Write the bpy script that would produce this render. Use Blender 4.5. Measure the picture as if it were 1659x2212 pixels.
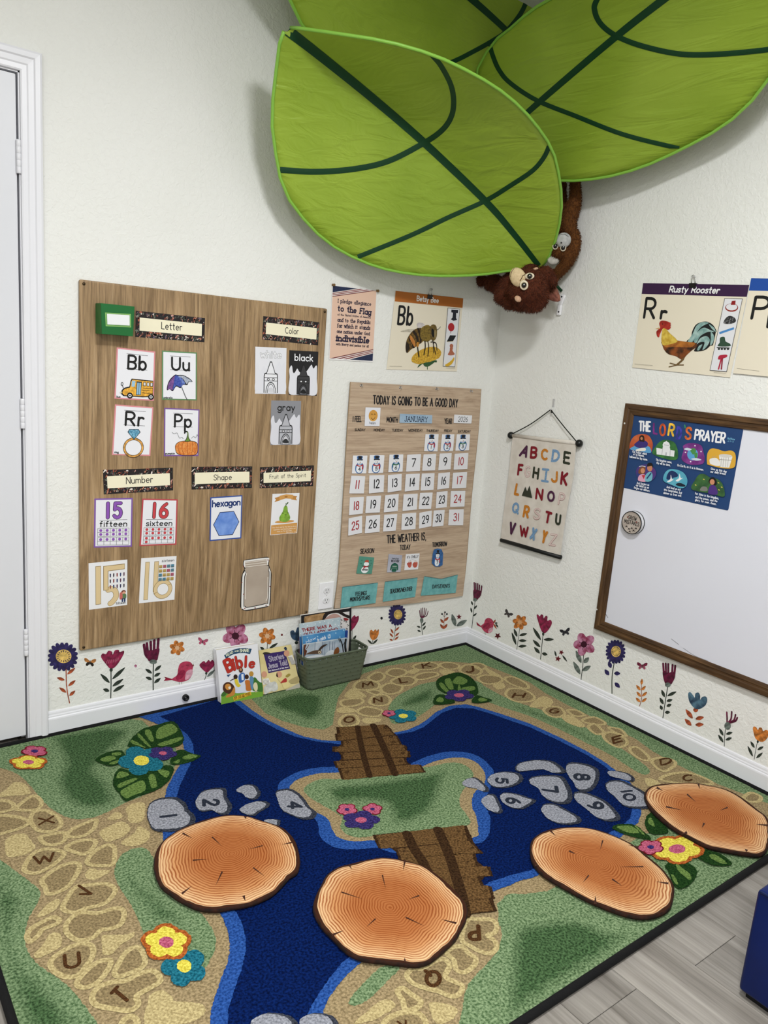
import bpy, bmesh, math, random
from mathutils import Vector, Matrix
from mathutils.bvhtree import BVHTree
random.seed(7)
for _o in list(bpy.data.objects): bpy.data.objects.remove(_o)
scene = bpy.context.scene
COL = scene.collection
PI = math.pi
# ------------------------------------------------------------------ camera
IW, IH, FPX = 1659.0, 2212.0, 1660.1
CAM = Vector((-2.529, -2.5272, 1.3468))
ROT = Matrix.Rotation(-0.6602, 3, 'Z') @ Matrix.Rotation(PI/2-0.2007, 3, 'X') @ Matrix.Rotation(0.0799, 3, 'Z')
cam_data = bpy.data.cameras.new('camera'); cam = bpy.data.objects.new('camera', cam_data); COL.objects.link(cam)
cam.matrix_world = Matrix.Translation(CAM) @ ROT.to_4x4()
cam_data.sensor_fit = 'VERTICAL'; cam_data.sensor_height = 36.0; cam_data.sensor_width = 27.0
cam_data.lens = FPX/IH*36.0; cam_data.clip_start = 0.05; cam_data.clip_end = 50
scene.camera = cam
# ------------------------------------------------------------------ world, lamps, exposure
world = bpy.data.worlds.new('world'); scene.world = world; world.use_nodes = True
world.node_tree.nodes['Background'].inputs[0].default_value = (0.9, 0.95, 1, 1)
world.node_tree.nodes['Background'].inputs[1].default_value = 0.05
CEIL = 2.74
def area(name, loc, sx, sy, power, color=(0.975, 0.988, 1.0)):
    d = bpy.data.lights.new(name, 'AREA'); d.shape = 'RECTANGLE'; d.size = sx; d.size_y = sy; d.energy = power; d.color = color
    o = bpy.data.objects.new(name, d); COL.objects.link(o); o.location = loc; return o
area('ceiling_lamp_light', (-1.62, -2.0, CEIL-0.085), 0.34, 0.34, 41)
area('ceiling_lamp_light', (-3.5, -3.2, CEIL-0.085), 0.30, 0.30, 54)
scene.view_settings.view_transform = 'Standard'; scene.view_settings.look = 'None'
scene.view_settings.exposure = 0.40; scene.view_settings.gamma = 1.0; scene.view_settings.use_curve_mapping = False
# ------------------------------------------------------------------ helpers
WL = {}
def lin(c):
    return c/12.92 if c <= 0.04045 else ((c+0.055)/1.055)**2.4
def hexc(h):
    h = h.lstrip('#'); return tuple(lin(int(h[i:i+2], 16)/255) for i in (0, 2, 4))+(1,)
MATS = {}
def nodes(name, rough=0.6, spec=0.3):
    m = bpy.data.materials.new(name); m.use_nodes = True; n = m.node_tree.nodes; b = n['Principled BSDF']
    b.inputs['Roughness'].default_value = rough; b.inputs['Specular IOR Level'].default_value = spec
    return m, n, m.node_tree.links, b
def flat(h, rough=0.6, spec=0.3, metal=0.0):
    k = ('flat', h, rough, spec, metal)
    if k not in MATS:
        m, n, l, b = nodes('paint_'+h.strip('#'), rough, spec); b.inputs['Base Color'].default_value = hexc(h)
        b.inputs['Metallic'].default_value = metal; MATS[k] = m
    return MATS[k]
def N(n, t, **kw):
    x = n.new(t)
    for k, v in kw.items():
        if k in x.inputs: x.inputs[k].default_value = v
        else: setattr(x, k, v)
    return x
def ramp(n, stops):
    r = n.new('ShaderNodeValToRGB'); e = r.color_ramp.elements
    while len(e) < len(stops): e.new(0.5)
    for q, (p, c) in zip(e, stops): q.position = p; q.color = hexc(c) if isinstance(c, str) else c
    return r
def mottle(h1, h2, scale=60, rough=0.6, lo=0.35, hi=0.65, bump=0.0, bscale=None, stretch=(1, 1, 1), detail=3, dist=0.0, spec=0.3):
    """two colours mixed by noise: watercolour prints, fabrics, carpet pile"""
    k = ('mot', h1, h2, scale, rough, lo, hi, bump, bscale, stretch, detail, dist)
    if k in MATS: return MATS[k]
    m, n, l, b = nodes('mottle_'+h1.strip('#'), rough, spec)
    tc = N(n, 'ShaderNodeTexCoord'); mp = N(n, 'ShaderNodeMapping'); mp.inputs['Scale'].default_value = stretch
    l.new(tc.outputs['Object'], mp.inputs[0])
    t = N(n, 'ShaderNodeTexNoise', Scale=scale, Detail=detail, Distortion=dist); l.new(mp.outputs[0], t.inputs['Vector'])
    r = ramp(n, [(lo, h1), (hi, h2)]); l.new(t.outputs['Fac'], r.inputs[0]); l.new(r.outputs[0], b.inputs['Base Color'])
    if bump:
        t2 = t
        if bscale: t2 = N(n, 'ShaderNodeTexNoise', Scale=bscale, Detail=3); l.new(mp.outputs[0], t2.inputs['Vector'])
        bp = N(n, 'ShaderNodeBump', Strength=bump, Distance=0.004); l.new(t2.outputs['Fac'], bp.inputs['Height']); l.new(bp.outputs[0], b.inputs['Normal'])
    MATS[k] = m; return m
def shade(h, f):
    h = h.lstrip('#'); return '#%02x%02x%02x' % tuple(max(0, min(255, int(int(h[i:i+2], 16)*f))) for i in (0, 2, 4))
def water(h, v=0.28, scale=70):
    return mottle(shade(h, 1-v), shade(h, 1+v), scale, 0.6)
def pile(h1, h2, scale=170):
    return mottle(shade(h1, .86), shade(h2, .98), scale, 0.95, 0.36, 0.64, 0.7, 210, detail=3, spec=0.05)
def asmat(c): return c if isinstance(c, bpy.types.Material) else flat(c)

def tag(o, label=None, cat=None, group=None, kind=None):
    if label: o['label'] = label
    if cat: o['category'] = cat
    if group: o['group'] = group
    if kind: o['kind'] = kind
    return o
def link(name, data, loc, parent=None):
    o = bpy.data.objects.new(name, data); COL.objects.link(o); loc = Vector(loc); WL[o] = loc.copy()
    if parent is not None: o.parent = parent; o.location = loc-WL[parent]
    else: o.location = loc
    return o
def thing(name, label, cat, loc, group=None):
    return tag(link(name, None, loc), label, cat, group)
def mesh(name, vs, fs, mats, parent=None, mi=None, smooth=False, origin=None, base=False):
    if not isinstance(mats, (list, tuple)): mats = [mats]
    vs = [Vector(v) for v in vs]
    if origin is None:
        lo = [min(v[i] for v in vs) for i in range(3)]; hi = [max(v[i] for v in vs) for i in range(3)]
        origin = Vector([(a+b)/2 for a, b in zip(lo, hi)])
        if base: origin.z = lo[2]
    origin = Vector(origin)
    me = bpy.data.meshes.new(name); me.from_pydata([v-origin for v in vs], [], fs)
    for m in mats: me.materials.append(asmat(m))
    if mi: me.polygons.foreach_set('material_index', mi)
    if smooth: me.polygons.foreach_set('use_smooth', [True]*len(me.polygons))
    me.update()
    return link(name, me, origin, parent)
def from_bm(name, bm, mats, parent=None, smooth=False, base=False, recalc=True):
    if recalc: bmesh.ops.recalc_face_normals(bm, faces=bm.faces[:])
    bm.verts.index_update()
    vs = [v.co.copy() for v in bm.verts]; fs = [[v.index for v in f.verts] for f in bm.faces]; mi = [f.material_index for f in bm.faces]; bm.free()
    return mesh(name, vs, fs, mats, parent, mi, smooth, base=base)
def bm_box(bm, lo, hi, bevel=0.0, seg=1, M=None):
    g = bmesh.ops.create_cube(bm, size=1.0); vs = g['verts']
    for v in vs: v.co = Vector([(lo[i]+hi[i])/2+v.co[i]*(hi[i]-lo[i]) for i in range(3)])
    if bevel:
        es = list({e for v in vs for e in v.link_edges}); r = bmesh.ops.bevel(bm, geom=es, offset=bevel, segments=seg, affect='EDGES', profile=0.5)
        vs = list({v for f in r['faces'] for v in f.verts} | {v for v in vs if v.is_valid})
    if M is not None:
        for v in vs: v.co = M @ v.co
    return vs
def box(name, lo, hi, mat, parent=None, bevel=0.0, seg=1, base=False, smooth=False):
    bm = bmesh.new(); bm_box(bm, lo, hi, bevel, seg); return from_bm(name, bm, mat, parent, smooth, base)
def tube(name, pts, r, mat, parent=None, seg=8, closed=False, smooth=True):
    vs, fs = tube_data(pts, r, seg, closed); return mesh(name, vs, fs, mat, parent, smooth=smooth)
def tube_data(pts, r, seg=8, closed=False, off=0):
    pts = [Vector(p) for p in pts]; n = len(pts); vs = []; fs = []
    rr = r if isinstance(r, (list, tuple)) else [r]*n
    up = None
    for i, p in enumerate(pts):
        a = pts[(i-1) % n] if (closed or i > 0) else p; b = pts[(i+1) % n] if (closed or i < n-1) else p
        d = (b-a).normalized() if (b-a).length > 1e-9 else Vector((0, 0, 1))
        if up is None: up = Vector((0, 0, 1)) if abs(d.z) < .9 else Vector((1, 0, 0))
        s = d.cross(up).normalized(); up = s.cross(d).normalized()
        for k in range(seg):
            t = 2*PI*k/seg; vs.append(p+(s*math.cos(t)+up*math.sin(t))*rr[i])
    m = n if closed else n-1
    for i in range(m):
        for k in range(seg):
            a = off+i*seg+k; b = off+i*seg+(k+1) % seg; c = off+((i+1) % n)*seg+(k+1) % seg; d = off+((i+1) % n)*seg+k
            fs.append((a, b, c, d))
    if not closed: fs.append([off+k for k in range(seg)][::-1]); fs.append([off+(n-1)*seg+k for k in range(seg)])
    return vs, fs
def lathe(bm, prof, seg=16, M=Matrix(), cap=True):
    rings = []
    for r, z in prof:
        rings.append([bm.verts.new(M @ Vector((r*math.cos(2*PI*k/seg), r*math.sin(2*PI*k/seg), z))) for k in range(seg)])
    for a, b in zip(rings, rings[1:]):
        for k in range(seg): bm.faces.new((a[k], a[(k+1) % seg], b[(k+1) % seg], b[k]))
    if cap: bm.faces.new(rings[0][::-1]); bm.faces.new(rings[-1])
def ray(x, y): return ROT @ Vector(((x-IW/2)/FPX, -(y-IH/2)/FPX, -1.0))

class Plane:
    def __init__(s, o, U, V): s.o = Vector(o); s.U = Vector(U).normalized(); s.V = Vector(V).normalized(); s.N = s.U.cross(s.V).normalized()
    def px(s, x, y, h=0.0):
        d = ray(x, y); t = (s.o+s.N*h-CAM).dot(s.N)/d.dot(s.N); q = CAM+d*t-s.o
        return (q.dot(s.U), q.dot(s.V))
    def pt(s, u, v, h=0.0): return s.o+s.U*u+s.V*v+s.N*h
WA = Plane((0, 0, 0), (1, 0, 0), (0, 0, 1))          # left wall
WB = Plane((0, 0, 0), (0, -1, 0), (0, 0, 1))         # right wall
FLR = Plane((0, 0, 0), (1, 0, 0), (0, 1, 0))
def crop(x0, y0, s): return lambda x, y: (x0+x/s, y0+y/s)
FULL = lambda x, y: (x, y)
def parse(t): return [tuple(float(q) for q in p.split(',')) for p in t.split()]
def smooth_closed(p, n=5):
    out = []; m = len(p)
    for i in range(m):
        a, b, c, d = p[i-1], p[i], p[(i+1) % m], p[(i+2) % m]
        for k in range(n):
            t = k/n; t2 = t*t; t3 = t2*t
            out.append(tuple(.5*(2*b[j]+(c[j]-a[j])*t+(2*a[j]-5*b[j]+4*c[j]-d[j])*t2+(3*b[j]-a[j]-3*c[j]+d[j])*t3) for j in range(len(b))))
    return out
def smooth_open(p, n=5):
    if len(p) < 3: return list(p)
    q = [tuple(2*a-b for a, b in zip(p[0], p[1]))]+list(p)+[tuple(2*a-b for a, b in zip(p[-1], p[-2]))]; out = []
    for i in range(1, len(q)-2):
        a, b, c, d = q[i-1], q[i], q[i+1], q[i+2]
        for k in range(n):
            t = k/n; t2 = t*t; t3 = t2*t
            out.append(tuple(.5*(2*b[j]+(c[j]-a[j])*t+(2*a[j]-5*b[j]+4*c[j]-d[j])*t2+(3*b[j]-a[j]-3*c[j]+d[j])*t3) for j in range(len(b))))
    out.append(tuple(p[-1])); return out
# ------------------------------------------------------------------ stroke lettering
GL = {
'A': '70;0,0 35,100 70,0;13,36 57,36', 'B': '58;0,0 0,100 30,100 @30,76,26,24,90,-90 0,52;30,52 @30,26,28,26,90,-90 0,0',
'C': '64;@36,50,36,50,50,310', 'D': '64;0,0 0,100 20,100 @20,50,44,50,90,-90 0,0', 'E': '50;50,100 0,100 0,0 50,0;0,53 42,53',
'F': '48;48,100 0,100 0,0;0,53 40,53', 'G': '68;@36,50,36,50,50,330 68,45 40,45', 'H': '60;0,0 0,100;60,0 60,100;0,52 60,52',
'I': '10;5,0 5,100', 'J': '44;44,100 44,28 @22,26,22,26,0,-170', 'K': '56;0,0 0,100;54,100 0,42;16,56 56,0', 'L': '46;0,100 0,0 46,0',
'M': '76;0,0 8,100 38,30 68,100 76,0', 'N': '62;0,0 0,100 62,0 62,100', 'O': '72;@36,50,36,50,90,450',
'P': '56;0,0 0,100 28,100 @28,73,28,27,90,-90 0,46', 'Q': '76;@36,50,36,50,90,450;50,28 76,-8',
'R': '58;0,0 0,100 28,100 @28,73,28,27,90,-90 0,46;26,46 58,0', 'S': '54;~52,84 44,97 26,100 8,92 4,74 16,58 36,48 51,34 48,12 28,0 10,4 0,16',
'T': '60;0,100 60,100;30,100 30,0', 'U': '62;0,100 0,32 @31,32,31,32,180,360 62,100', 'V': '66;0,100 33,0 66,100',
'W': '92;0,100 23,0 46,80 69,0 92,100', 'X': '62;0,0 62,100;0,100 62,0', 'Y': '62;0,100 31,48 62,100;31,48 31,0', 'Z': '58;0,100 58,100 0,0 58,0',
'a': '50;@25,31,25,31,0,360;50,62 50,0', 'b': '50;0,100 0,0;@25,31,25,31,180,-180', 'c': '46;@27,31,27,31,50,310', 'd': '50;50,100 50,0;@25,31,25,31,0,360',
'e': '52;2,33 50,33 @26,31,25,31,5,310', 'f': '34;34,96 25,100 16,93 13,80 13,0;0,62 30,62', 'g': '50;@25,31,25,31,0,360;50,62 50,-10 @25,-10,25,22,0,-150',
'h': '46;0,100 0,0;0,38 @23,38,23,24,180,0 46,0', 'i': '8;4,62 4,0;4,86 4,89', 'j': '16;14,62 14,-14 @2,-14,12,18,0,-100;14,86 14,89',
'k': '44;0,100 0,0;40,62 0,24;14,36 44,0', 'l': '8;4,100 4,0', 'm': '76;0,62 0,0;0,40 @19,40,19,22,180,0 38,0;38,40 @57,40,19,22,180,0 76,0',
'n': '46;0,62 0,0;0,38 @23,38,23,24,180,0 46,0', 'o': '50;@25,31,25,31,90,450', 'p': '50;0,62 0,-34;@25,31,25,31,180,-180', 'q': '50;50,62 50,-34;@25,31,25,31,0,360',
'r': '34;0,62 0,0;0,36 @20,38,20,24,180,50', 's': '38;~36,52 28,61 14,61 4,54 5,42 18,33 32,26 36,14 28,2 12,0 0,8', 't': '34;15,92 15,12 @26,12,11,12,180,280;0,62 32,62',
'u': '46;0,62 0,24 @23,24,23,24,180,360 46,62;46,62 46,0', 'v': '44;0,62 22,0 44,62', 'w': '64;0,62 16,0 32,52 48,0 64,62', 'x': '42;0,0 42,62;0,62 42,0',
'y': '44;0,62 22,4;44,62 12,-32', 'z': '42;0,62 42,62 0,0 42,0',
'0': '54;@27,50,27,50,90,450', '1': '10;5,0 5,100', '2': '52;~2,76 10,94 27,100 44,93 50,76 44,56 24,30 0,0;0,0 52,0',
'3': '50;~2,86 14,98 28,100 44,92 46,76 38,60 20,54;~20,54 40,50 50,30 44,10 26,0 10,3 0,16', '4': '56;40,0 40,100 0,32 56,32',
'5': '50;48,100 8,100 5,55 @23,32,27,33,125,-145', '6': '52;~44,98 20,78 4,50 1,28;@26,28,25,28,0,360', '7': '52;0,100 52,100 18,0',
'8': '50;@25,76,21,24,90,450;@25,27,25,27,90,450', '9': '52;@26,72,25,28,0,360;~51,72 50,50 38,20 26,0',
"'": '6;3,100 3,82', '.': '6;3,0 3,3', ',': '8;5,2 1,-14', '/': '40;0,-5 40,105', ':': '6;3,0 3,3;3,50 3,53', '-': '30;0,45 30,45', '&': '60;60,0 10,80 @22,84,14,16,180,0 4,30 @24,22,22,22,170,300 60,40', ' ': '34'}
_gc = {}
def glyph(c):
    if c in _gc: return _gc[c]
    parts = GL.get(c, GL[' ']).split(';'); w = float(parts[0]); st = []
    for s in parts[1:]:
        sm = s.startswith('~'); pts = []
        for tk in s.lstrip('~').split():
            if tk[0] == '@':
                cx, cy, rx, ry, a0, a1 = [float(q) for q in tk[1:].split(',')]; n = max(4, int(abs(a1-a0)/24))
                for i in range(n+1):
                    a = math.radians(a0+(a1-a0)*i/n); pts.append((cx+rx*math.cos(a), cy+ry*math.sin(a)))
            else: pts.append(tuple(float(q) for q in tk.split(',')))
        st.append(smooth_open(pts, 3) if sm else pts)
    _gc[c] = (w, st); return _gc[c]
LSTEP = 0.00006
class Art:
    """flat print collected polygon by polygon on a plane, later stamped as one mesh part"""
    def __init__(s, plane, h=0.0, k=FULL):
        s.pl = plane; s.h = h; s.k = k; s.z = h+0.0002; s.quad = None; s.clear()
    def clear(s): s.vs = []; s.fs = []; s.mi = []; s.ms = []; s.mk = {}
    def m(s, c):
        c = asmat(c)
        if c.name not in s.mk: s.mk[c.name] = len(s.ms); s.ms.append(c)
        return s.mk[c.name]
    def uv(s, x, y): return s.pl.px(*s.k(x, y), s.h)
    def setq(s, t): s.quad = [s.uv(*p) for p in parse(t)]; return s
    def q(s, x, y):
        a, b, c, d = s.quad; x /= 100; y /= 100
        return tuple((a[i]*(1-x)+b[i]*x)*(1-y)+(d[i]*(1-x)+c[i]*x)*y for i in (0, 1))
    def pts(s, t, pc=False): return [(s.q if pc else s.uv)(*p) for p in (parse(t) if isinstance(t, str) else t)]
    def raw(s, p, c, step=True, dz=None):
        if step: s.z += LSTEP
        z = s.z if dz is None else dz
        a = sum(p[i-1][0]*p[i][1]-p[i][0]*p[i-1][1] for i in range(len(p)))
        if a < 0: p = p[::-1]
        o = len(s.vs); s.vs += [s.pl.pt(u, v, z) for u, v in p]; s.fs.append(list(range(o, o+len(p)))); s.mi.append(s.m(c))
    def poly(s, t, c, sm=False, pc=False, step=True):
        p = s.pts(t, pc); s.raw(smooth_closed(p) if sm else p, c, step)
    def blob(s, t, c, pc=False, step=True): s.poly(t, c, True, pc, step)
    def ell(s, x, y, rx, ry, c, rot=0, pc=False, n=18, step=True, a0=0, a1=360):
        r = math.radians(rot); p = []
        m = n if a1-a0 >= 360 else n+1
        for i in range(m):
            t = math.radians(a0+(a1-a0)*i/n); X = rx*math.cos(t); Y = ry*math.sin(t); p.append((x+X*math.cos(r)-Y*math.sin(r), y+X*math.sin(r)+Y*math.cos(r)))
        s.poly(p, c, False, pc, step)
    def rib(s, p, w, c, closed=False, step=True, caps=True, slab=0):
        """ribbon of width w (metres) along uv points"""
        if step: s.z += LSTEP
        s.z += 6e-6
        q = [p[0]]
        for e in p[1:]:
            if math.hypot(e[0]-q[-1][0], e[1]-q[-1][1]) > 1e-6: q.append(e)
        if closed and len(q) > 2 and math.hypot(q[0][0]-q[-1][0], q[0][1]-q[-1][1]) < 1e-6: q.pop()
        if not closed and len(q) > 3 and math.hypot(q[0][0]-q[-1][0], q[0][1]-q[-1][1]) < 1e-6: closed = True; q.pop()
        p = q; mi = s.m(c); n = len(p); hw = w/2
        if not closed:
            for i in range(1, n-1):
                ax, ay, bx_, by_ = p[i][0]-p[i-1][0], p[i][1]-p[i-1][1], p[i+1][0]-p[i][0], p[i+1][1]-p[i][1]
                if ax*bx_+ay*by_ < .35*math.hypot(ax, ay)*math.hypot(bx_, by_):
                    s.rib(p[:i+1], w, c, False, False); s.rib(p[i:], w, c, False, False); return
        if n == 1: p = [p[0], (p[0][0]+1e-5, p[0][1])]; n = 2
        def nrm(a, b): dx, dy = b[0]-a[0], b[1]-a[1]; L = math.hypot(dx, dy); return (-dy/L, dx/L)
        o = len(s.vs); L = []; R = []
        for i in range(n):
            n1 = nrm(p[i-1], p[i]) if (closed or i > 0) else None; n2 = nrm(p[i], p[(i+1) % n]) if (closed or i < n-1) else None
            n1 = n1 or n2; n2 = n2 or n1
            d = 1+n1[0]*n2[0]+n1[1]*n2[1]; k = min(1/d, 1.6) if d > .05 else 1.6
            m = ((n1[0]+n2[0])*k, (n1[1]+n2[1])*k) if d > .05 else n1
            z = s.z+i*1.5e-6
            L.append(len(s.vs)); s.vs.append(s.pl.pt(p[i][0]+m[0]*hw, p[i][1]+m[1]*hw, z)); R.append(len(s.vs)); s.vs.append(s.pl.pt(p[i][0]-m[0]*hw, p[i][1]-m[1]*hw, z))
        for i in range(n if closed else n-1):
            j = (i+1) % n; s.fs.append([R[i], R[j], L[j], L[i]]); s.mi.append(mi)
        if not closed and caps:
            for e, nb, li, ri in ((p[0], p[1], L[0], R[0]), (p[-1], p[-2], R[-1], L[-1])):
                nx, ny = nrm(nb, e); dx, dy = ny, -nx; f = []
                z = s.z if e is p[0] else s.z+(n-1)*1.5e-6
                for k in (1, 2, 3):
                    t = PI*k/4; f.append(len(s.vs)); s.vs.append(s.pl.pt(e[0]+hw*(-math.cos(t)*nx+math.sin(t)*dx), e[1]+hw*(-math.cos(t)*ny+math.sin(t)*dy), z))
                s.fs.append([li]+f+[ri]); s.mi.append(mi)
        s.z += n*1.5e-6
    def line(s, t, w, c, closed=False, sm=False, pc=False, step=True):
        p = s.pts(t, pc)
        if sm: p = smooth_closed(p) if closed else smooth_open(p)
        if not pc:
            e = parse(t)[0] if isinstance(t, str) else t[0]; a = s.uv(*e); b = s.uv(e[0]+1, e[1]); c_ = s.uv(e[0], e[1]+1)
            g = max(math.hypot(a[0]-b[0], a[1]-b[1])*.5+.5*math.hypot(a[0]-c_[0], a[1]-c_[1]), 1e-6); b = (a[0]+g, a[1])
        if pc: a = s.q(40, 50); b = s.q(41, 50)
        s.rib(p, w*math.hypot(a[0]-b[0], a[1]-b[1]) if w > 0 else -w, c, closed, step)
    def text(s, t, p0, p1, pu, c, w=0.13, gap=22, slab=0, pc=False, outline=None, ow=0.1, fit=True):
        """lettering with baseline p0 to p1 and cap height up to pu (local pixels)"""
        f = s.q if pc else s.uv
        o = f(*p0); X = f(*p1); Y = f(*pu); X = (X[0]-o[0], X[1]-o[1]); Y = (Y[0]-o[0], Y[1]-o[1]); H = math.hypot(*Y)
        tot = sum(glyph(ch)[0]+gap for ch in t)-gap; strokes = []; x = 0
        for gi, ch in enumerate(t):
            gw, st = glyph(ch)
            for q in st: strokes.append((gi, [(x+a, b) for a, b in q]))
            if slab and ch.isalpha():
                for q in st:
                    for e, e2 in ((q[0], q[1]), (q[-1], q[-2])):
                        if abs(e[0]-e2[0]) < .5*abs(e[1]-e2[1]) and min(abs(e[1]-g) for g in (0, 62, 100, -34)) < 3: strokes.append((gi, [(x+e[0]-slab, e[1]), (x+e[0]+slab, e[1])]))
            x += gw+gap
        mp = lambda q: [(o[0]+X[0]*a/tot+Y[0]*b/100, o[1]+X[1]*a/tot+Y[1]*b/100) for a, b in q]
        for width, col in (((w+2*ow), outline), (w, c)):
            if col is None: continue
            z0 = s.z+LSTEP; last = -1; top = z0
            for gi, q in strokes:
                if gi != last: s.z = z0+(gi % 2)*5e-5; last = gi
                s.rib(mp(q), width*H, col, step=False); top = max(top, s.z)
            s.z = top
    def qtext(s, t, x0, y0, x1, h, c, **kw): s.text(t, (x0, y0), (x1, y0), (x0, y0-h), c, pc=True, **kw)
    def build(s, name, parent):
        if not s.fs: return None
        o = mesh(name, s.vs, s.fs, s.ms, parent, s.mi); s.clear(); return o
def sheet(name, plane, uvs, h0, th, mat, parent=None, edge=None, radius=0.0):
    """thin card cut to the uv outline, front face at h0+th"""
    if radius:
        out = []; n = len(uvs)
        for i in range(n):
            p = Vector(uvs[i]); a = Vector(uvs[i-1]); b = Vector(uvs[(i+1) % n])
            a = p+(a-p).normalized()*radius; b = p+(b-p).normalized()*radius
            for k in range(4):
                t = k/3; out.append(tuple(a*(1-t)**2+p*2*t*(1-t)+b*t*t))
        uvs = out
    a = sum(uvs[i-1][0]*uvs[i][1]-uvs[i][0]*uvs[i-1][1] for i in range(len(uvs)))
    if a < 0: uvs = uvs[::-1]
    n = len(uvs); vs = [plane.pt(u, v, h0+th) for u, v in uvs]+[plane.pt(u, v, h0) for u, v in uvs]
    fs = [list(range(n)), list(range(2*n-1, n-1, -1))]+[[i, i+n, (i+1) % n+n, (i+1) % n] for i in range(n)]
    mats = [mat]+([edge] if edge else []); mi = [0, 0]+[1 if edge else 0]*n
    return mesh(name, vs, fs, mats, parent, mi)
def card(name, label, cat, plane, h0, k, quad, mat='#e6e6ea', th=0.0006, group=None, radius=0.0):
    """a paper thing: the sheet is the thing; returns (thing, Art on its face)"""
    a = Art(plane, h0+th, k); uvs = a.pts(quad); o = sheet(name, plane, uvs, h0, th, mat, radius=radius); tag(o, label, cat, group)
    if len(uvs) == 4: a.quad = uvs
    return o, a
# ------------------------------------------------------------------ the room
def wall_mat():
    m, n, l, b = nodes('wall_paint', 0.75, 0.25)
    tc = N(n, 'ShaderNodeTexCoord')
    a = N(n, 'ShaderNodeTexNoise', Scale=75, Detail=3, Roughness=0.5, Distortion=0.6); l.new(tc.outputs['Object'], a.inputs['Vector'])
    r = ramp(n, [(0.42, (0, 0, 0, 1)), (0.60, (1, 1, 1, 1))]); l.new(a.outputs['Fac'], r.inputs[0])
    bp = N(n, 'ShaderNodeBump', Strength=0.34, Distance=0.0022); l.new(r.outputs[0], bp.inputs['Height']); l.new(bp.outputs[0], b.inputs['Normal'])
    c = N(n, 'ShaderNodeTexNoise', Scale=2.0, Detail=2); l.new(tc.outputs['Object'], c.inputs['Vector'])
    r2 = ramp(n, [(0.3, '#e5e5e0'), (0.7, '#e9e9e5')]); l.new(c.outputs['Fac'], r2.inputs[0]); l.new(r2.outputs[0], b.inputs['Base Color'])
    return m
WALL = wall_mat(); WHITE = flat('#e2e2e7', 0.35, 0.4); PLASTIC = flat('#ececef', 0.3, 0.5); BLACK = flat('#0b0b0c', 0.4, 0.4)
XL, YB = -4.4, -4.8
def struct(o): o['kind'] = 'structure'; return o
DX1, DX0, DZ = -1.978, -2.80, 2.043          # door opening
def quads(name, rects, mat):
    vs = []; fs = []
    for r in rects: fs.append(list(range(len(vs), len(vs)+4))); vs += r
    return struct(mesh(name, vs, fs, mat, origin=(0, 0, 0)))
bm = bmesh.new()
for lo, hi in (((DX1, 0, 0), (0.12, 0.12, CEIL)), ((XL, 0, 0), (DX0, 0.12, CEIL)), ((DX0, 0, DZ), (DX1, 0.12, CEIL))): bm_box(bm, lo, hi)
struct(from_bm('wall_left', bm, WALL))
struct(box('wall_right', (0, YB, 0), (0.12, 0, CEIL), WALL))
struct(box('wall_back', (XL, YB-0.12, 0), (0, YB, CEIL), WALL))
struct(box('wall_side', (XL-0.12, YB, 0), (XL, 0.12, CEIL), WALL))
struct(box('ceiling', (XL, YB, CEIL), (0, 0, CEIL+0.1), flat('#eeeeea', 0.8)))
# floor and its planks
def plank_mat():
    m, n, l, b = nodes('grey_vinyl_plank', 0.42, 0.35)
    tc = N(n, 'ShaderNodeTexCoord'); oi = N(n, 'ShaderNodeObjectInfo')
    ad = N(n, 'ShaderNodeVectorMath', operation='ADD'); l.new(tc.outputs['Object'], ad.inputs[0])
    ml = N(n, 'ShaderNodeVectorMath', operation='SCALE'); ml.inputs['Scale'].default_value = 7.3; l.new(oi.outputs['Location'], ml.inputs[0]); l.new(ml.outputs[0], ad.inputs[1])
    mp = N(n, 'ShaderNodeMapping'); mp.inputs['Scale'].default_value = (17, 0.9, 1); l.new(ad.outputs[0], mp.inputs[0])
    t = N(n, 'ShaderNodeTexNoise', Scale=1.2, Detail=7, Roughness=0.55, Distortion=1.3); l.new(mp.outputs[0], t.inputs['Vector'])
    r = ramp(n, [(0.2, '#6c645b'), (0.42, '#a29b92'), (0.55, '#b4ada4'), (0.75, '#c4bdb3')]); l.new(t.outputs['Fac'], r.inputs[0])
    mp2 = N(n, 'ShaderNodeMapping'); mp2.inputs['Scale'].default_value = (90, 4, 1); l.new(ad.outputs[0], mp2.inputs[0])
    t2 = N(n, 'ShaderNodeTexNoise', Scale=2.0, Detail=4); l.new(mp2.outputs[0], t2.inputs['Vector'])
    r2 = ramp(n, [(0.3, (0.80, 0.80, 0.80, 1)), (0.6, (1, 1, 1, 1))]); l.new(t2.outputs['Fac'], r2.inputs[0])
    mx = N(n, 'ShaderNodeMixRGB', blend_type='MULTIPLY'); mx.inputs[0].default_value = 1; l.new(r.outputs[0], mx.inputs[1]); l.new(r2.outputs[0], mx.inputs[2])
    v = N(n, 'ShaderNodeHueSaturation'); mr = N(n, 'ShaderNodeMapRange'); mr.inputs['To Min'].default_value = 0.56; mr.inputs['To Max'].default_value = 0.70
    l.new(oi.outputs['Random'], mr.inputs[0]); l.new(mr.outputs[0], v.inputs['Value']); l.new(mx.outputs[0], v.inputs['Color']); l.new(v.outputs[0], b.inputs['Base Color'])
    return m
PLANK = plank_mat()
floor = struct(box('floor', (XL, YB, -0.06), (0.0, 0.14, -0.0045), flat('#5b554f', 0.7)))
PW, PL = 0.181, 1.22
bm = bmesh.new(); bm_box(bm, (-PW/2+.0006, -PL/2+.0006, -0.004), (PW/2-.0006, PL/2-.0006, 0), 0.0009)
pm = bpy.data.meshes.new('plank'); bm.to_mesh(pm); bm.free(); pm.materials.append(PLANK)
xs = -0.738; offs = {0: -1.785, 2: -1.75}
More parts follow.
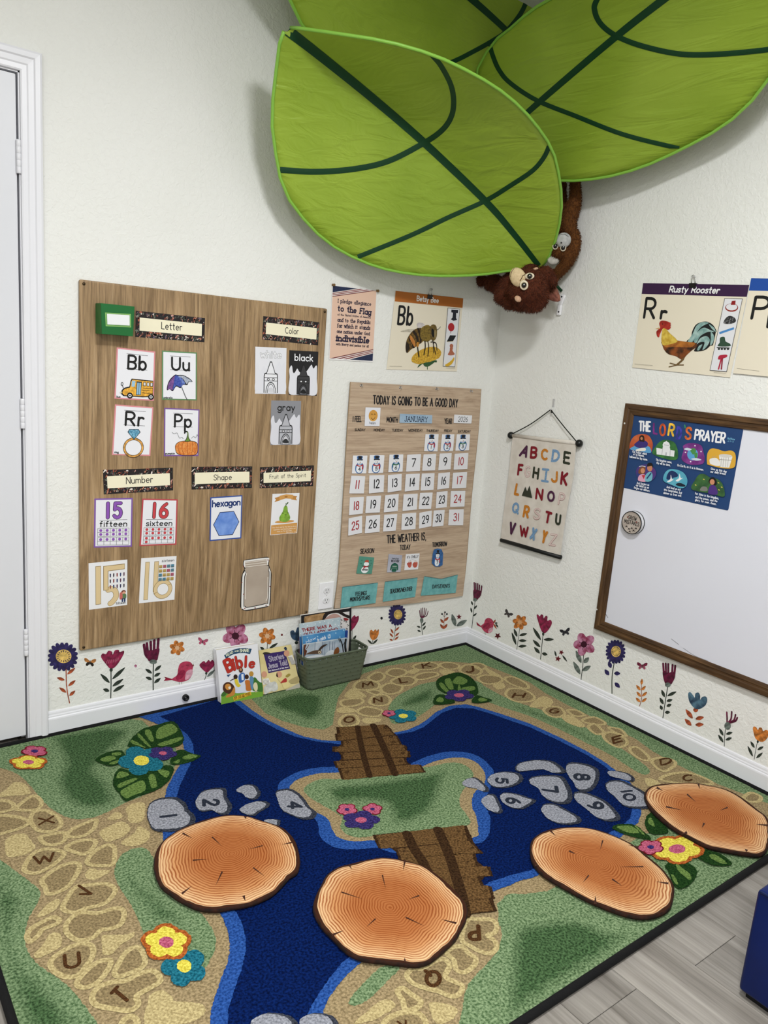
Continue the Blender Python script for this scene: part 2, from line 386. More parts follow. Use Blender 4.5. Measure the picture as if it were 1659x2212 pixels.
for k in range(-5, 14):
    x1 = xs-PW*k; xc = x1-PW/2
    e = offs.get(k, -1.2-((k*0.47) % 1.22))
    for j in range(-2, 3):
        yc = e+PL*(j+0.5)
        if yc+PL/2 < -3.2 or yc-PL/2 > 0.05 or xc+PW/2 > 0.08: continue
        if yc+PL/2 > 0.13:
            box('plank', (xc-PW/2+.0006, yc-PL/2+.0006, -.004), (xc+PW/2-.0006, 0.0 if xc > DX1 or xc < DX0 else .118, 0), PLANK, floor, .0009); continue
        link('plank', pm, (xc, yc, 0), floor)
# baseboards
def extrude_profile(name, prof, path, mat):
    """prof (out, up); path list of (origin, outward vector)"""
    vs = []; n = len(prof)
    for o, out in path: vs += [Vector(o)+Vector(out)*a+Vector((0, 0, b)) for a, b in prof]
    fs = []
    for i in range(len(path)-1):
        for k in range(n-1): fs.append((i*n+k, i*n+k+1, (i+1)*n+k+1, (i+1)*n+k))
    fs.append(list(range(n))); fs.append(list(range((len(path)-1)*n, len(path)*n))[::-1])
    bm = bmesh.new(); bv = [bm.verts.new(v) for v in vs]
    for f in fs: bm.faces.new([bv[i] for i in f])
    return struct(from_bm(name, bm, mat, base=True))
BP = [(0, 0), (.0125, 0), (.0125, .066), (.0115, .0705), (.0085, .0735), (.0085, .0775), (.0065, .0815), (.006, .087), (.0045, .0915), (.002, .0935), (0, .0935)]
extrude_profile('baseboard_left', BP, [((DX1+.057, 0, 0), (0, -1, 0)), ((0, 0, 0), (-1, -1, 0))], WHITE)
extrude_profile('baseboard_right', BP, [((0, 0, 0), (-1, -1, 0)), ((0, YB, 0), (-1, 0, 0))], WHITE)
# door casing: a profile run up, across and down with mitres
CP = [(0, 0), (0, .009), (.004, .011), (.016, .011), (.020, .0135), (.034, .0145), (.038, .018), (.050, .019), (.0555, .017), (.057, .012), (.057, 0)]
bm = bmesh.new(); st = []
for sgn, x0, z0, mz in ((1, DX1, 0, 0), (1, DX1, DZ, 1), (-1, DX0, DZ, 1), (-1, DX0, 0, 0)):
    st.append([bm.verts.new((x0+sgn*w, -d, z0+mz*w)) for w, d in CP])
for a, b in zip(st, st[1:]):
    for k in range(len(CP)-1): bm.faces.new((a[k], a[k+1], b[k+1], b[k]))
bm.faces.new(st[0]); bm.faces.new(st[-1][::-1])
struct(from_bm('trim_1', bm, WHITE, base=True))
bm = bmesh.new()                                # jamb lining the opening and its stop
for lo, hi in (((DX1-.004, 0.0, 0), (DX1, .12, DZ)), ((DX0, 0.0, 0), (DX0+.004, .12, DZ)), ((DX0, 0, DZ-.004), (DX1, .12, DZ)),
               ((DX1-.016, .042, 0), (DX1-.004, .055, DZ-.004)), ((DX0, .042, DZ-.016), (DX1, .055, DZ-.004))): bm_box(bm, lo, hi)
struct(from_bm('trim_2', bm, WHITE, base=True))
struct(box('door_backing', (DX0-.1, .125, 0), (DX1+.1, .135, DZ+.1), BLACK)); bpy.data.objects['door_backing'].name = 'gap_shade_sheet'  # added black sheet, paints the shade seen through the door gaps
door = struct(link('door_1', None, (DX1, 0.0, 0)))
box('door_panel', (DX0+.006, .0015, .024), (DX1-.0095, .037, DZ-.009), flat('#d7d8dd', 0.4, 0.4), door, 0.0015)
for py in (340, 893, 1388):
    u, v = WA.px(46, py); hg = link('hinge', None, (DX1-.006, -.004, v), door); 
    for j in range(5):
        bm = bmesh.new(); lathe(bm, [(.0062, 0), (.0066, .0006), (.0066, .0172), (.0062, .0178)], 10, Matrix.Translation((DX1-.006, -.0045, v-.045+j*.018)))
        from_bm('knuckle', bm, WHITE, hg, True)
# door stop on the baseboard
u, v = WA.px(400, 1506, .0125); t = thing('door_stop', 'round black rubber door stop on the white baseboard', 'door stop', (u, -.0125, v))
bm = bmesh.new(); M = Matrix.Translation((u, -.0125, v)) @ Matrix.Rotation(PI/2, 4, 'X')
lathe(bm, [(.0025, .004), (.005, .004), (.0065, .012), (.0105, .013), (.0125, .009), (.0125, 0)], 20, M); from_bm('rubber_ring', bm, flat('#111112', 0.5), t, True)
bm = bmesh.new(); lathe(bm, [(.0042, 0), (.0042, .006), (.003, .0072)], 12, M); from_bm('screw', bm, flat('#c9c9cc', 0.3, 0.5, 1.0), t, True)
# electrical outlet
t = thing('wall_outlet', 'white double electrical outlet on the wall between wooden board and calendar', 'outlet', (-.836, 0, .36))
box('cover_plate', (-.871, -.006, .303), (-.801, 0, .418), PLASTIC, t, 0.0025, 2)
for zc in (.383, .340):
    bm = bmesh.new(); M = Matrix.Translation((-.836, -.006, zc)) @ Matrix.Rotation(PI/2, 4, 'X') @ Matrix.Scale(0.84, 4, (0, 1, 0))
    lathe(bm, [(.0172, -.001), (.0172, .0015), (.0165, .0022)], 24, M); r = from_bm('receptacle', bm, flat('#dfdfe2', 0.35), t)
    for dx, hh in ((-.0055, .0075), (.0055, .006)): box('slot', (-.836+dx-.0009, -.0087, zc+.001-hh/2+.002), (-.836+dx+.0009, -.0081, zc+.001+hh/2+.002), BLACK, r)
    bm = bmesh.new(); lathe(bm, [(.0022, 0), (.0022, .0004)], 10, Matrix.Translation((-.836, -.0082, zc-.0075)) @ Matrix.Rotation(PI/2, 4, 'X')); from_bm('slot', bm, BLACK, r)
bm = bmesh.new(); lathe(bm, [(.0028, 0), (.0028, .001), (.002, .0015)], 12, Matrix.Translation((-.836, -.006, .3615)) @ Matrix.Rotation(PI/2, 4, 'X')); from_bm('screw', bm, flat('#d0d0d0', .3, .5), t)
# ceiling lamps
for i, (x, y) in enumerate(((-1.62, -2.0), (-3.5, -3.2))):
    t = thing('ceiling_lamp', ('square flush ceiling lamp above the rug', 'square flush ceiling lamp behind the camera')[i], 'lamp', (x, y, CEIL))
    box('housing', (x-.19, y-.19, CEIL-.03), (x+.19, y+.19, CEIL), WHITE, t, .004)
    m, n, l, b = nodes('lamp_diffuser', .5); b.inputs['Base Color'].default_value = (.9, .9, .88, 1); b.inputs['Emission Color'].default_value = (1, .97, .93, 1); b.inputs['Emission Strength'].default_value = 4
    box('diffuser', (x-.165, y-.165, CEIL-.075), (x+.165, y+.165, CEIL-.03), m, t, .006)
# ------------------------------------------------------------------ the wooden display board and its cards
def wood_mat(name, stops, axis=(14, 14, 0.9), scale=1.6, fine=(120, 120, 3), rough=0.45, dist=2.2, lo=0.58):
    m, n, l, b = nodes(name, rough, 0.35)
    tc = N(n, 'ShaderNodeTexCoord'); mp = N(n, 'ShaderNodeMapping'); mp.inputs['Scale'].default_value = axis; l.new(tc.outputs['Object'], mp.inputs[0])
    t = N(n, 'ShaderNodeTexNoise', Scale=scale, Detail=6, Roughness=0.6, Distortion=dist); l.new(mp.outputs[0], t.inputs['Vector'])
    r = ramp(n, stops); l.new(t.outputs['Fac'], r.inputs[0])
    mp2 = N(n, 'ShaderNodeMapping'); mp2.inputs['Scale'].default_value = fine; l.new(tc.outputs['Object'], mp2.inputs[0])
    t2 = N(n, 'ShaderNodeTexNoise', Scale=1.6, Detail=5, Roughness=0.7); l.new(mp2.outputs[0], t2.inputs['Vector'])
    r2 = ramp(n, [(0.34, (lo, lo*.95, lo*.9, 1)), (0.56, (1.06, 1.04, 1.0, 1))]); l.new(t2.outputs['Fac'], r2.inputs[0])
    mx = N(n, 'ShaderNodeMixRGB', blend_type='MULTIPLY'); mx.inputs[0].default_value = 1; l.new(r.outputs[0], mx.inputs[1]); l.new(r2.outputs[0], mx.inputs[2]); l.new(mx.outputs[0], b.inputs['Base Color'])
    return m
K1 = crop(160, 590, 2.9625); K2 = crop(160, 990, 2.9625)
BH = 0.016
q = [WA.px(x, y, BH) for x, y in ((172, 604), (706, 666), (668, 1332), (173, 1400))]
bx0 = (q[0][0]+q[3][0])/2; bx1 = (q[1][0]+q[2][0])/2; bz1 = (q[0][1]+q[1][1])/2; bz0 = (q[2][1]+q[3][1])/2
BWOOD = wood_mat('board_oak_print', [(0.22, '#67523a'), (0.4, '#8c7354'), (0.55, '#a38866'), (0.75, '#b79d7a')], (7, 7, .8), 1.7, (130, 130, 4), .45, 3.2)
bm = bmesh.new(); bm_box(bm, (bx0, -BH, bz0), (bx1, -.0005, bz1), 0.005, 3)
board = tag(from_bm('display_board', bm, BWOOD, None, False), 'large brown wood-grain display board on the wall beside the door', 'board')
for x, z in ((bx0+.012, bz1-.012), (bx1-.012, bz1-.012), (bx0+.012, bz0+.012), (bx1-.012, bz0+.012)):
    bm = bmesh.new(); lathe(bm, [(.0045, 0), (.0045, .002), (.003, .0035), (.0012, .004)], 12, Matrix.Translation((x, -BH, z)) @ Matrix.Rotation(PI/2, 4, 'X')); from_bm('screw', bm, flat('#4a3c2a', 0.3, 0.5, 0.8), board, True)
# green magnetic bin
gb = Art(WA, BH+.052, crop(160, 590, 9.759)); F4 = gb.pts('555,645 1268,690 1282,1330 565,1290'); L4 = WA.px(160+436/9.759, 590+640/9.759, BH)
gx0 = (F4[0][0]+F4[3][0])/2; gx1 = (F4[1][0]+F4[2][0])/2; gz1 = (F4[0][1]+F4[1][1])/2; gz0 = (F4[2][1]+F4[3][1])/2
GREEN = flat('#12642c', 0.4, 0.4)
t = thing('magnetic_bin', 'dark green plastic pocket bin with blank label on top left of wooden board', 'bin', (gx0, -BH, gz0))
bm = bmesh.new(); y0, y1, w = -BH-.0005, -BH-.052, .003
bm_box(bm, (gx0, y1, gz0), (gx1, y1+w, gz1), .001); bm_box(bm, (gx0, y0-w, gz0), (gx1, y0, gz1), .001)
bm_box(bm, (gx0, y1+w, gz0), (gx0+w, y0-w, gz1)); bm_box(bm, (gx1-w, y1+w, gz0), (gx1, y0-w, gz1)); bm_box(bm, (gx0+w, y1+w, gz0), (gx1-w, y0-w, gz0+w))
for v in bm.verts:
    if v.co.y < -BH-.03: v.co.x += (.002 if v.co.x < (gx0+gx1)/2 else -.002)*(gz1-v.co.z)/(gz1-gz0)*2
from_bm('bin_body', bm, GREEN, t)
gb.blob('655,835 1195,868 1200,1140 672,1112', '#7fae5e', False) if False else gb.poly('652,830 1196,862 1202,1145 668,1118', '#86b565')
gb.poly('672,850 1180,880 1184,1128 686,1100', '#5f9150'); gb.build('label_frame', t)
gb.poly('692,858 1170,886 1172,1105 702,1080', '#e6e8ea'); gb.build('blank_label', t)
# mushroom-patterned heading strips
def heading(k, quad, inner, text, p0, p1, pu, label):
    o, a = card('heading_card', label, 'heading card', WA, BH, k, quad, '#221c1d')
    rnd = random.Random(text)
    x0, y0, x1, y1 = 5.5, 27, 95.5, 76
    n = 0
    while n < 170:
        x, y = rnd.uniform(1.5, 98.5), rnd.uniform(4, 96)
        if x0-1 < x < x1+1 and y0-3 < y < y1+3: continue
        n += 1; c = rnd.choice(['#a8604a', '#b87a63', '#c9948a', '#5b6358', '#4a5248', '#6d7568', '#3d3a36', '#8d4a3c', '#e8dcd2', '#54322f', '#6b5a68'])
        s = rnd.uniform(.6, 1.9); kind = rnd.random()
        if kind < .22: a.ell(x, y, s*1.5, s*4.2, c, 0, True, 8, False, 180, 360); a.poly([(x-.3, y), (x+.3, y), (x+.3, y+6), (x-.3, y+6)], '#cdb9a5', False, True, False)
        elif kind < .6: a.ell(x, y, s*.7, s*5, c, rnd.uniform(0, 20), True, 7, False)
        else: a.ell(x, y, s*.5, s*2, c, 0, True, 7, False)
    tag(a.build('floral_border', o), kind='stuff')
    a.z += .0003; a.poly(inner, '#efe8cc'); a.build('blank_panel', o)
    a.text(text, p0, p1, pu, '#242021', w=.12); a.build('lettering', o)
heading(K1, '395,240 838,288 834,443 392,408', '420,284 818,325 816,403 418,368', 'Letter', (560, 357), (690, 367), (560, 314), 'floral bordered heading card reading Letter on wooden board')
heading(K1, '1211,275 1570,315 1562,462 1205,425', '1229,316 1553,352 1550,425 1226,390', 'Color', (1352, 385), (1436, 391), (1352, 347), 'floral bordered heading card reading Color on wooden board')
heading(K2, '185,75 632,60 634,205 190,231', '210,115 612,95 614,172 214,192', 'Number', (334, 163), (503, 153), (334, 122), 'floral bordered heading card reading Number on wooden board')
heading(K2, '752,55 1140,52 1138,190 752,200', '772,92 1122,85 1122,155 772,165', 'Shape', (894, 140), (1008, 136), (894, 106), 'floral bordered heading card reading Shape on wooden board')
heading(K2, '1190,57 1535,45 1530,178 1188,192', '1212,93 1517,78 1514,146 1212,158', 'Fruit of the Spirit', (1251, 130), (1482, 119), (1251, 106), 'floral bordered heading card reading Fruit of the Spirit')
INK = '#161617'
def framed(name, label, k, quad, border, bw=(3.4, 2.6), cat='card', inner='#e7e7ec'):
    o, a = card(name, label, cat, WA, BH, k, quad, border)
    a.poly(f'{bw[0]},{bw[1]} {100-bw[0]},{bw[1]} {100-bw[0]},{100-bw[1]} {bw[0]},{100-bw[1]}', inner, False, True); a.build('white_panel', o)
    return o, a
def letters(o, a, s, x0, x1, ytop, ybase):
    a.line(f'{x0-4},{ytop} {x1+4},{ytop}', 1.0, INK, pc=True); a.line(f'{x0-4},{ybase} {x1+4},{ybase}', 1.0, INK, pc=True, step=False)
    ym = (ytop+ybase)/2+2
    for i in range(5): a.line(f'{x0+i*11},{ym} {x0+i*11+5},{ym}', .7, '#9a9a9e', pc=True, step=False)
    a.qtext(s, x0+1, ybase, x1, ybase-ytop-3, INK, w=.17, gap=26); a.build('lettering', o)
# --- Bb
o, a = framed('letter_card', 'pink bordered letter card Bb with yellow school bus', K1, '273,475 520,502 510,818 258,803', '#d98f95')
letters(o, a, 'Bb', 30, 76, 10, 39)
Y = water('#d9a13a', .15, 120)
a.poly('38,63 41,58 97,59 97,92 70,94 22,94 16,90 17,82 24,77 36,74', INK, pc=True); a.poly('40,64 43,60 96,61 96,90 70,92 24,92 19,88 20,83 26,79 38,76', Y, pc=True)
a.poly('42,62 51,62 49,74 41,74', '#9cc0d4', pc=True); a.poly('54,63 67,63 66,90 53,90', INK, pc=True, step=False); a.poly('55.5,65 60,65 59,89 54.5,89', '#8fb4cc', pc=True); a.poly('61,65 65.5,65 65,89 60,89', '#8fb4cc', pc=True, step=False)
for x in (71, 80, 89): a.poly(f'{x},63 {x+7},63 {x+7},71 {x},71', INK, pc=True); a.poly(f'{x+1.2},64 {x+5.8},64 {x+5.8},70 {x+1.2},70', '#d8dbe0', pc=True)
for y in (75, 80, 85): a.line(f'69,{y} 96,{y}', 1, INK, pc=True)
for x in (38, 92): a.ell(x, 92, 7.5, 6, INK, pc=True); a.ell(x, 92, 4, 3.2, '#e4e4e6', pc=True); a.ell(x, 92, 2, 1.6, INK, pc=True)
a.ell(17, 70, 3.2, 3.6, INK, pc=True); a.ell(17, 70, 1.8, 2.2, '#d6d8dc', pc=True); a.line('18,73 22,80', 1.4, INK, pc=True); a.ell(15, 87, 2.5, 2, '#d8cfa8', pc=True); a.build('bus_picture', o)
a.qtext('bus', 5, 97, 14, 3.4, INK, w=.2); a.build('caption', o)
# --- Uu
o, a = framed('letter_card', 'green bordered letter card Uu with patterned umbrella', K1, '563,495 786,508 785,815 562,810', '#5f8a5c')
letters(o, a, 'Uu', 27, 77, 10, 38)
a.line('54,70 66,91 72,99', 2.6, INK, pc=True); a.line('54,70 66,91 72,98', 1.2, '#8d9094', pc=True)
a.blob('14,80 15,70 22,58 36,48 44,48 60,48 78,54 87,61 76,62 72,68 60,68 52,75 40,72 30,82 22,78', INK, pc=True)
a.blob('16,79 17,70 24,59 36,50 38,60 31,70 29,80 22,77', mottle('#5a3f7c', '#8c5d9a', 140), pc=True); a.blob('37,50 45,51 54,62 52,73 40,70 31,79 32,70', mottle('#2d3f93', '#4f62b5', 140), pc=True)
a.blob('44,50 58,56 66,66 60,67 54,73 55,62', mottle('#3d55a8', '#7b8fc8', 140), pc=True); a.blob('46,50 62,50 78,56 85,61 75,61 70,66 60,56', mottle('#8d95a8', '#b9bfca', 140), pc=True); a.build('umbrella_picture', o)
a.qtext('umbrella', 4, 97, 29, 3.6, INK, w=.2); a.build('caption', o)
# --- Rr
o, a = framed('letter_card', 'pink bordered letter card Rr with diamond ring', K1, '262,840 508,858 488,1170 242,1164', '#d98f95')
letters(o, a, 'Rr', 29, 76, 10, 39)
a.ell(54, 84, 27, 20.5, INK, pc=True, n=32); a.ell(54, 84, 25.8, 19.5, water('#c8934a', .2, 120), pc=True, n=32); a.ell(54, 84, 21.5, 16, INK, pc=True, n=32); a.ell(54, 84, 20.5, 15.2, '#e7e7ec', pc=True, n=32)
a.poly('40,47 64,46 70,52 54,68 36,53', INK, pc=True); a.poly('41,48 63,47 68,52 54,66.5 38,53', mottle('#3f86a8', '#8cc3da', 140), pc=True)
for t2 in ('38,53 68,52', '46,53 54,66', '60,52 54,66', '41,48 46,53 52,47.5 60,52 63,47'): a.line(t2, .9, '#2c5d7c', pc=True)
a.build('ring_picture', o); a.qtext('ring', 6, 96, 16, 4.2, INK, w=.2); a.build('caption', o)
# --- Pp
o, a = framed('letter_card', 'purple bordered letter card Pp with orange pumpkin', K1, '577,862 803,872 796,1170 575,1172', '#7d5a9c')
letters(o, a, 'Pp', 29, 76, 10, 38)
a.line('22,50 28,53 36,51 40,57 44,62 50,60 54,63', 1.0, INK, sm=True, pc=True); a.line('78,62 84,58 90,61 94,54 97,58', 1.0, INK, sm=True, pc=True)
PO = mottle('#d2702a', '#e09a52', 130)
a.blob('31,82 34,74 44,69 60,67 78,67 92,70 97,76 97,92 90,98 70,99 50,98 36,94', INK, pc=True); a.blob('32,82 35,75 44,70 60,68.5 78,68.5 91,71 96,77 96,91 89,97 70,98 50,97 37,93', PO, pc=True)
for t2 in ('44,71 40,82 46,96', '55,69 50,82 57,97', '68,69 66,82 69,98', '80,69 82,82 79,97', '89,71 93,82 88,96'): a.line(t2, 1.1, '#9c4a1c', sm=True, pc=True)
a.blob('58,69 63,62 66,52 62,49 58,53 56,49 62,46 68,49 70,60 75,68', INK, pc=True); a.blob('60,68 65,62 67,53 64,48.5 68,50 69,61 73,67', '#6a8a3c', pc=True); a.build('pumpkin_picture', o)
a.qtext('pumpkin', 4, 96, 30, 3.8, INK, w=.2); a.build('caption', o)
# --- colour crayon cards
def crayon(k, quad, base, drip, word, wcol, wout, cray, dark, label, inside, tw):
    o, a = card('color_card', label, 'card', WA, BH, k, quad, drip)
    a.blob('0,44 6,34 10,36 13,48 18,50 24,44 28,40 34,46 42,50 52,48 62,44 72,34 78,30 82,36 86,38 92,32 97,34 98,60 98,97 50,97.5 2,97 2,60', base, pc=True); a.build('paint_drip', o)
    a.qtext(word, 50-tw, 22, 50+tw, 14, wcol, w=.17, outline=wout, ow=.045); a.build('lettering', o)
    a.poly('27,98 27,62 29,56 36,54 47,30 53,30 64,54 71,56 73,62 73,98', INK, pc=True); a.poly('29.5,98 29.5,63 31,58 37,56 48.3,32.5 51.7,32.5 63,56 69,58 70.5,63 70.5,98', cray, pc=True)
    a.line('30,57 70,57', 1.6, INK, pc=True); a.line('29,65 71,65', 1.6, INK, pc=True); a.line('29,72 71,72', 1.6, INK, pc=True)
    for x in (42, 58): a.ell(x, 68.5, 5, 2.6, INK, pc=True); a.ell(x, 68.5, 3, 1.6, '#e6e6ea', pc=True)
    a.ell(50, 98, 17, 24, INK, pc=True, a0=180, a1=360); a.ell(50, 98, 15, 22, cray, pc=True, a0=180, a1=360); a.ell(50, 98, 12, 20, INK, pc=True, a0=180, a1=360); a.ell(50, 98, 10.5, 18.5, inside, pc=True, a0=180, a1=360)
    a.blob('40,94 44,88 52,86 58,90 60,95 50,96', dark, pc=True); a.build('crayon_picture', o)
crayon(K1, '1160,470 1360,480 1354,774 1158,771', '#dfdfe6', '#e2e2e8', 'white', '#ececf0', '#77777c', '#e7e7ec', '#cfcfd4', 'white crayon color card on wooden board', '#e2e2e8', 33)
crayon(K1, '1378,493 1563,503 1553,785 1374,780', '#dfdfe6', '#1f1e20', 'black', '#ececf0', '#1f1e20', '#3a393c', '#1b1b1c', 'black crayon color card with dripping black paint', '#77777c', 31)
crayon(K1, '1262,815 1453,818 1445,1098 1256,1100', '#d8d8e0', '#8b8c92', 'gray', '#161617', '#8b8c92', '#b4b5bc', '#2b2b2d', 'gray crayon color card with dripping gray paint', '#c8c8ce', 28)
# --- number cards
def number(k, quad, border, fill, num, word, cnt, label):
    o, a = framed('number_card', label, k, quad, border, (4, 3))
    w = 36 if num == '15' else 38
    a.qtext(num, 33, 39, 33+w, 29, fill, w=.2, outline=INK, ow=.035, gap=40); a.line('14,44 86,44', .8, INK, pc=True); a.line('14,58 86,58', .8, '#aaaaae', pc=True)
    a.qtext(word, 15, 57, 85, 10.5, INK, w=.17); a.build('lettering', o)
    for f, (y0, y1) in enumerate(((61, 77), (79.5, 95))):
        for i in range(3): y = y0+(y1-y0)*i/2; a.line(f'9,{y} 91,{y}', .8, '#55555a', pc=True, step=False)
        for i in range(6): x = 9+82*i/5; a.line(f'{x},{y0} {x},{y1}', .8, '#55555a', pc=True, step=False)
    a.build('ten_frame', o)
    for i in range(cnt):
        f, r, c = i//10, (i % 10)//5, i % 5; y0 = (61, 79.5)[f]; a.ell(9+82*(c+.5)/5, y0+7.9*(r+.5), 3.8, 2.9, fill, pc=True, n=12, step=False)
    a.build('counter_dots', o)
number(K2, '130,258 376,253 370,566 126,572', '#7f5aa3', '#8b55b0', '15', 'fifteen', 15, 'purple bordered number card 15 with purple counting dots')
number(K2, '436,258 664,262 655,553 418,562', '#b84a50', '#c4434a', '16', 'sixteen', 16, 'red bordered number card 16 with red counting dots')
# --- hexagon
o, a = framed('shape_card', 'blue bordered hexagon shape card on wooden board', K2, '872,250 1077,236 1070,512 867,530', '#2f4f9c')
a.qtext('hexagon', 7, 22, 93, 14, '#22386f', w=.2, gap=18, outline='#22386f', ow=.01); a.build('lettering', o)
a.poly('30,35 74,35 92,61 72,90 28,90 10,63', '#1f2a55', pc=True); a.poly('31,36.5 73,36.5 90,61 71,88.5 29,88.5 12,63', mottle('#5b83d0', '#7ea0e0', 30), pc=True); a.build('hexagon_picture', o)
# --- pear
o, a = card('fruit_card', 'pear card with orange ribbon banner on wooden board', 'card', WA, BH, K2, '1270,228 1443,222 1427,478 1254,492', '#e8e8ea')
TAN = '#cf9a56'
a.poly('2,76 98,74 98,99 2,99', TAN, pc=True); a.build('caption_panel', o)
a.poly('8,10 30,6 30,16 8,20 14,14', '#bb8443', pc=True); a.poly('92,8 70,5 70,15 92,18 87,12', '#bb8443', pc=True); a.poly('26,5 50,2 76,4 76,14 50,12 26,16', TAN, pc=True); a.ell(50, 8, 6, 2, '#a8702f', pc=True)
a.build('ribbon_banner', o); a.ell(50, 69, 36, 3.6, TAN, pc=True); a.build('ground_shape', o)
a.blob('44,34 50,29 57,33 60,44 66,52 70,60 66,67 54,70 42,69 32,66 30,58 36,50 42,42', water('#7ea53c', .12, 60), pc=True); a.line('52,30 51,24', 2, '#3c5a28', pc=True); a.blob('52,27 56,22 60,22 57,26', '#3c5a28', pc=True)
a.ell(42, 48, 2, 1.3, INK, pc=True); a.ell(61, 48, 2, 1.3, INK, pc=True); a.line('49,51 52,53 55,51', 1.2, INK, pc=True, sm=True); a.build('pear_picture', o)
for i, (t2, x0, x1) in enumerate((('Then God said let the land produce', 6, 94), ('vegetation seed bearing plants and', 10, 92), ('trees on the land that', 24, 78))): a.qtext(t2, x0, 83.5+i*5, x1, 2.8, '#f1e6d0', w=.16)
a.qtext('Genesis 1:11', 58, 97.5, 94, 2.6, '#f1e6d0', w=.16); a.build('caption', o)
# --- tracing cards
o, a = card('tracing_card', 'white tracing card with tan block number 15 and crayons', 'card', WA, BH, K2, '93,672 341,648 340,938 95,970', '#e8e8ea')
TC, TE = '#d9c194', '#8d7440'
def band(a, pts, w, closed=False, sm=False): a.line(pts, w+1.6, TE, closed, sm, True); a.line(pts, w, TC, closed, sm, True)
a.poly('17,8 31,8 31,91 17,91', TE, pc=True); a.poly('18,9 30,9 30,90 18,90', TC, pc=True)
a.line('55,92 62,88 70,78 68,66 58,60 50,62', 15, TE, sm=True, pc=True); a.line('55,92 62,88 70,78 68,66 58,60 50,62', 13, TC, sm=True, pc=True)
a.poly('37,9 93,8 93,20 50,21 50,62 37,62', TE, pc=True); a.poly('38.5,10 92,9.5 92,19 48.5,20 48.5,61 38.5,61', TC, pc=True); a.build('block_number', o)
for r in range(3):
    for c in range(5):
        x, y = 55+c*9, 27+r*12.5; col = ['#2c2e52', '#3b2f3a', '#8a3f3c', '#2e3f6c', '#5a3448'][(c+r) % 5]
        a.poly([(x-1.6, y), (x+1.6, y), (x+1.6, y+6), (x, y+9), (x-1.6, y+6)], col, pc=True, step=False)
a.build('small_crayons', o)
a.ell(90, 70, 6, 4, '#6d3b2b', pc=True); a.ell(91, 72, 4.4, 3.2, '#d9a184', pc=True); a.blob('84,75 96,75 96,85 84,85', '#5f7a52', pc=True); a.blob('80,72 86,71 87,84 80,85', '#c46a62', pc=True); a.poly('85,84 89,84 89,92 85,92', '#2d3b62', pc=True); a.poly('91,84 95,84 95,92 91,92', '#2d3b62', pc=True); a.build('child_picture', o)
a.qtext('fifteen', 70, 96, 95, 5, INK, w=.13); a.build('caption', o)
o, a = card('tracing_card', 'white tracing card with tan block number 16 and book covers', 'card', WA, BH, K2, '430,640 656,625 642,905 415,928', '#e8e8ea')
a.poly('12,9 24,9 24,94 12,94', TE, pc=True); a.poly('13,10 23,10 23,93 13,93', TC, pc=True)
a.poly('37,9 50,9 50,66 37,78', TE, pc=True); a.poly('38,10 49,10 49,66 38,76', TC, pc=True)
a.ell(65, 73, 27, 22, TE, pc=True, n=28); a.ell(65, 73, 25.8, 21, TC, pc=True, n=28); a.ell(65, 73, 16.5, 13.5, TE, pc=True, n=28); a.ell(65, 73, 15.5, 12.7, '#e8e8ea', pc=True, n=28); a.line('39,82 48,79', 1.2, TE, pc=True); a.line('80,64 88,62', 1.2, TE, pc=True); a.build('block_number', o)
for r in range(4):
    for c in range(4):
        x, y = 51+c*11.3, 18+r*9.6; a.poly(f'{x},{y} {x+9},{y} {x+9},{y+7} {x},{y+7}', ['#b59a58', '#4a7f96', '#a8566a', '#b59a58', '#547f8f'][(r*3+c*2) % 5], pc=True, step=False); a.line(f'{x},{y+5} {x+9},{y+5}', .9, '#6b5a3a', pc=True)
a.build('small_books', o); a.qtext('sixteen', 58, 11, 93, 5.4, INK, w=.11); a.build('caption', o)
# --- jar cut-out
JO = '1083,655 1100,648 1242,630 1250,655 1246,680 1258,712 1265,740 1258,930 1238,952 1105,978 1075,970 1062,950 1070,760 1082,725 1092,705 1080,690'
o, a = card('jar_cutout', 'glass jar shaped paper cutout at bottom right of wooden board', 'cutout', WA, BH, K2, JO, '#2a2422', radius=.004)
a.blob('1088,658 1105,652 1238,636 1245,656 1241,682 1253,714 1258,745 1250,926 1232,946 1105,970 1080,963 1070,945 1077,762 1090,728 1098,706 1086,688', '#e9e7e4'); a.build('white_rim', o)
a.blob('1096,700 1236,682 1246,716 1250,745 1243,915 1225,932 1112,956 1092,948 1084,935 1088,770 1098,732', '#2a2422'); a.blob('1100,702 1233,686 1242,718 1246,747 1239,912 1222,928 1114,951 1096,944 1088,932 1092,772 1102,734', mottle('#a8998a', '#b7a99a', 8)); a.build('jar_glass', o)
a.poly('1094,662 1232,645 1236,684 1096,700', mottle('#a8998a', '#b7a99a', 8))
for dy in (0, 14, 28): a.line(f'1094,{668+dy} 1234,{650+dy}', 3, '#e9e2d8')
a.line('1104,735 1097,775 1094,900', 4, '#e9e2d8', sm=True); a.line('1228,910 1238,880 1240,760', 4, '#e9e2d8', sm=True); a.build('jar_lid', o)
for x, y in ((1092, 960), (1158, 957), (1228, 940), (1073, 795), (1253, 820), (1085, 870), (1240, 650), (1084, 690)): a.ell(x, y, 4, 4, '#7a2a26', n=8, step=False)
tag(a.build('dots', o), kind='stuff')
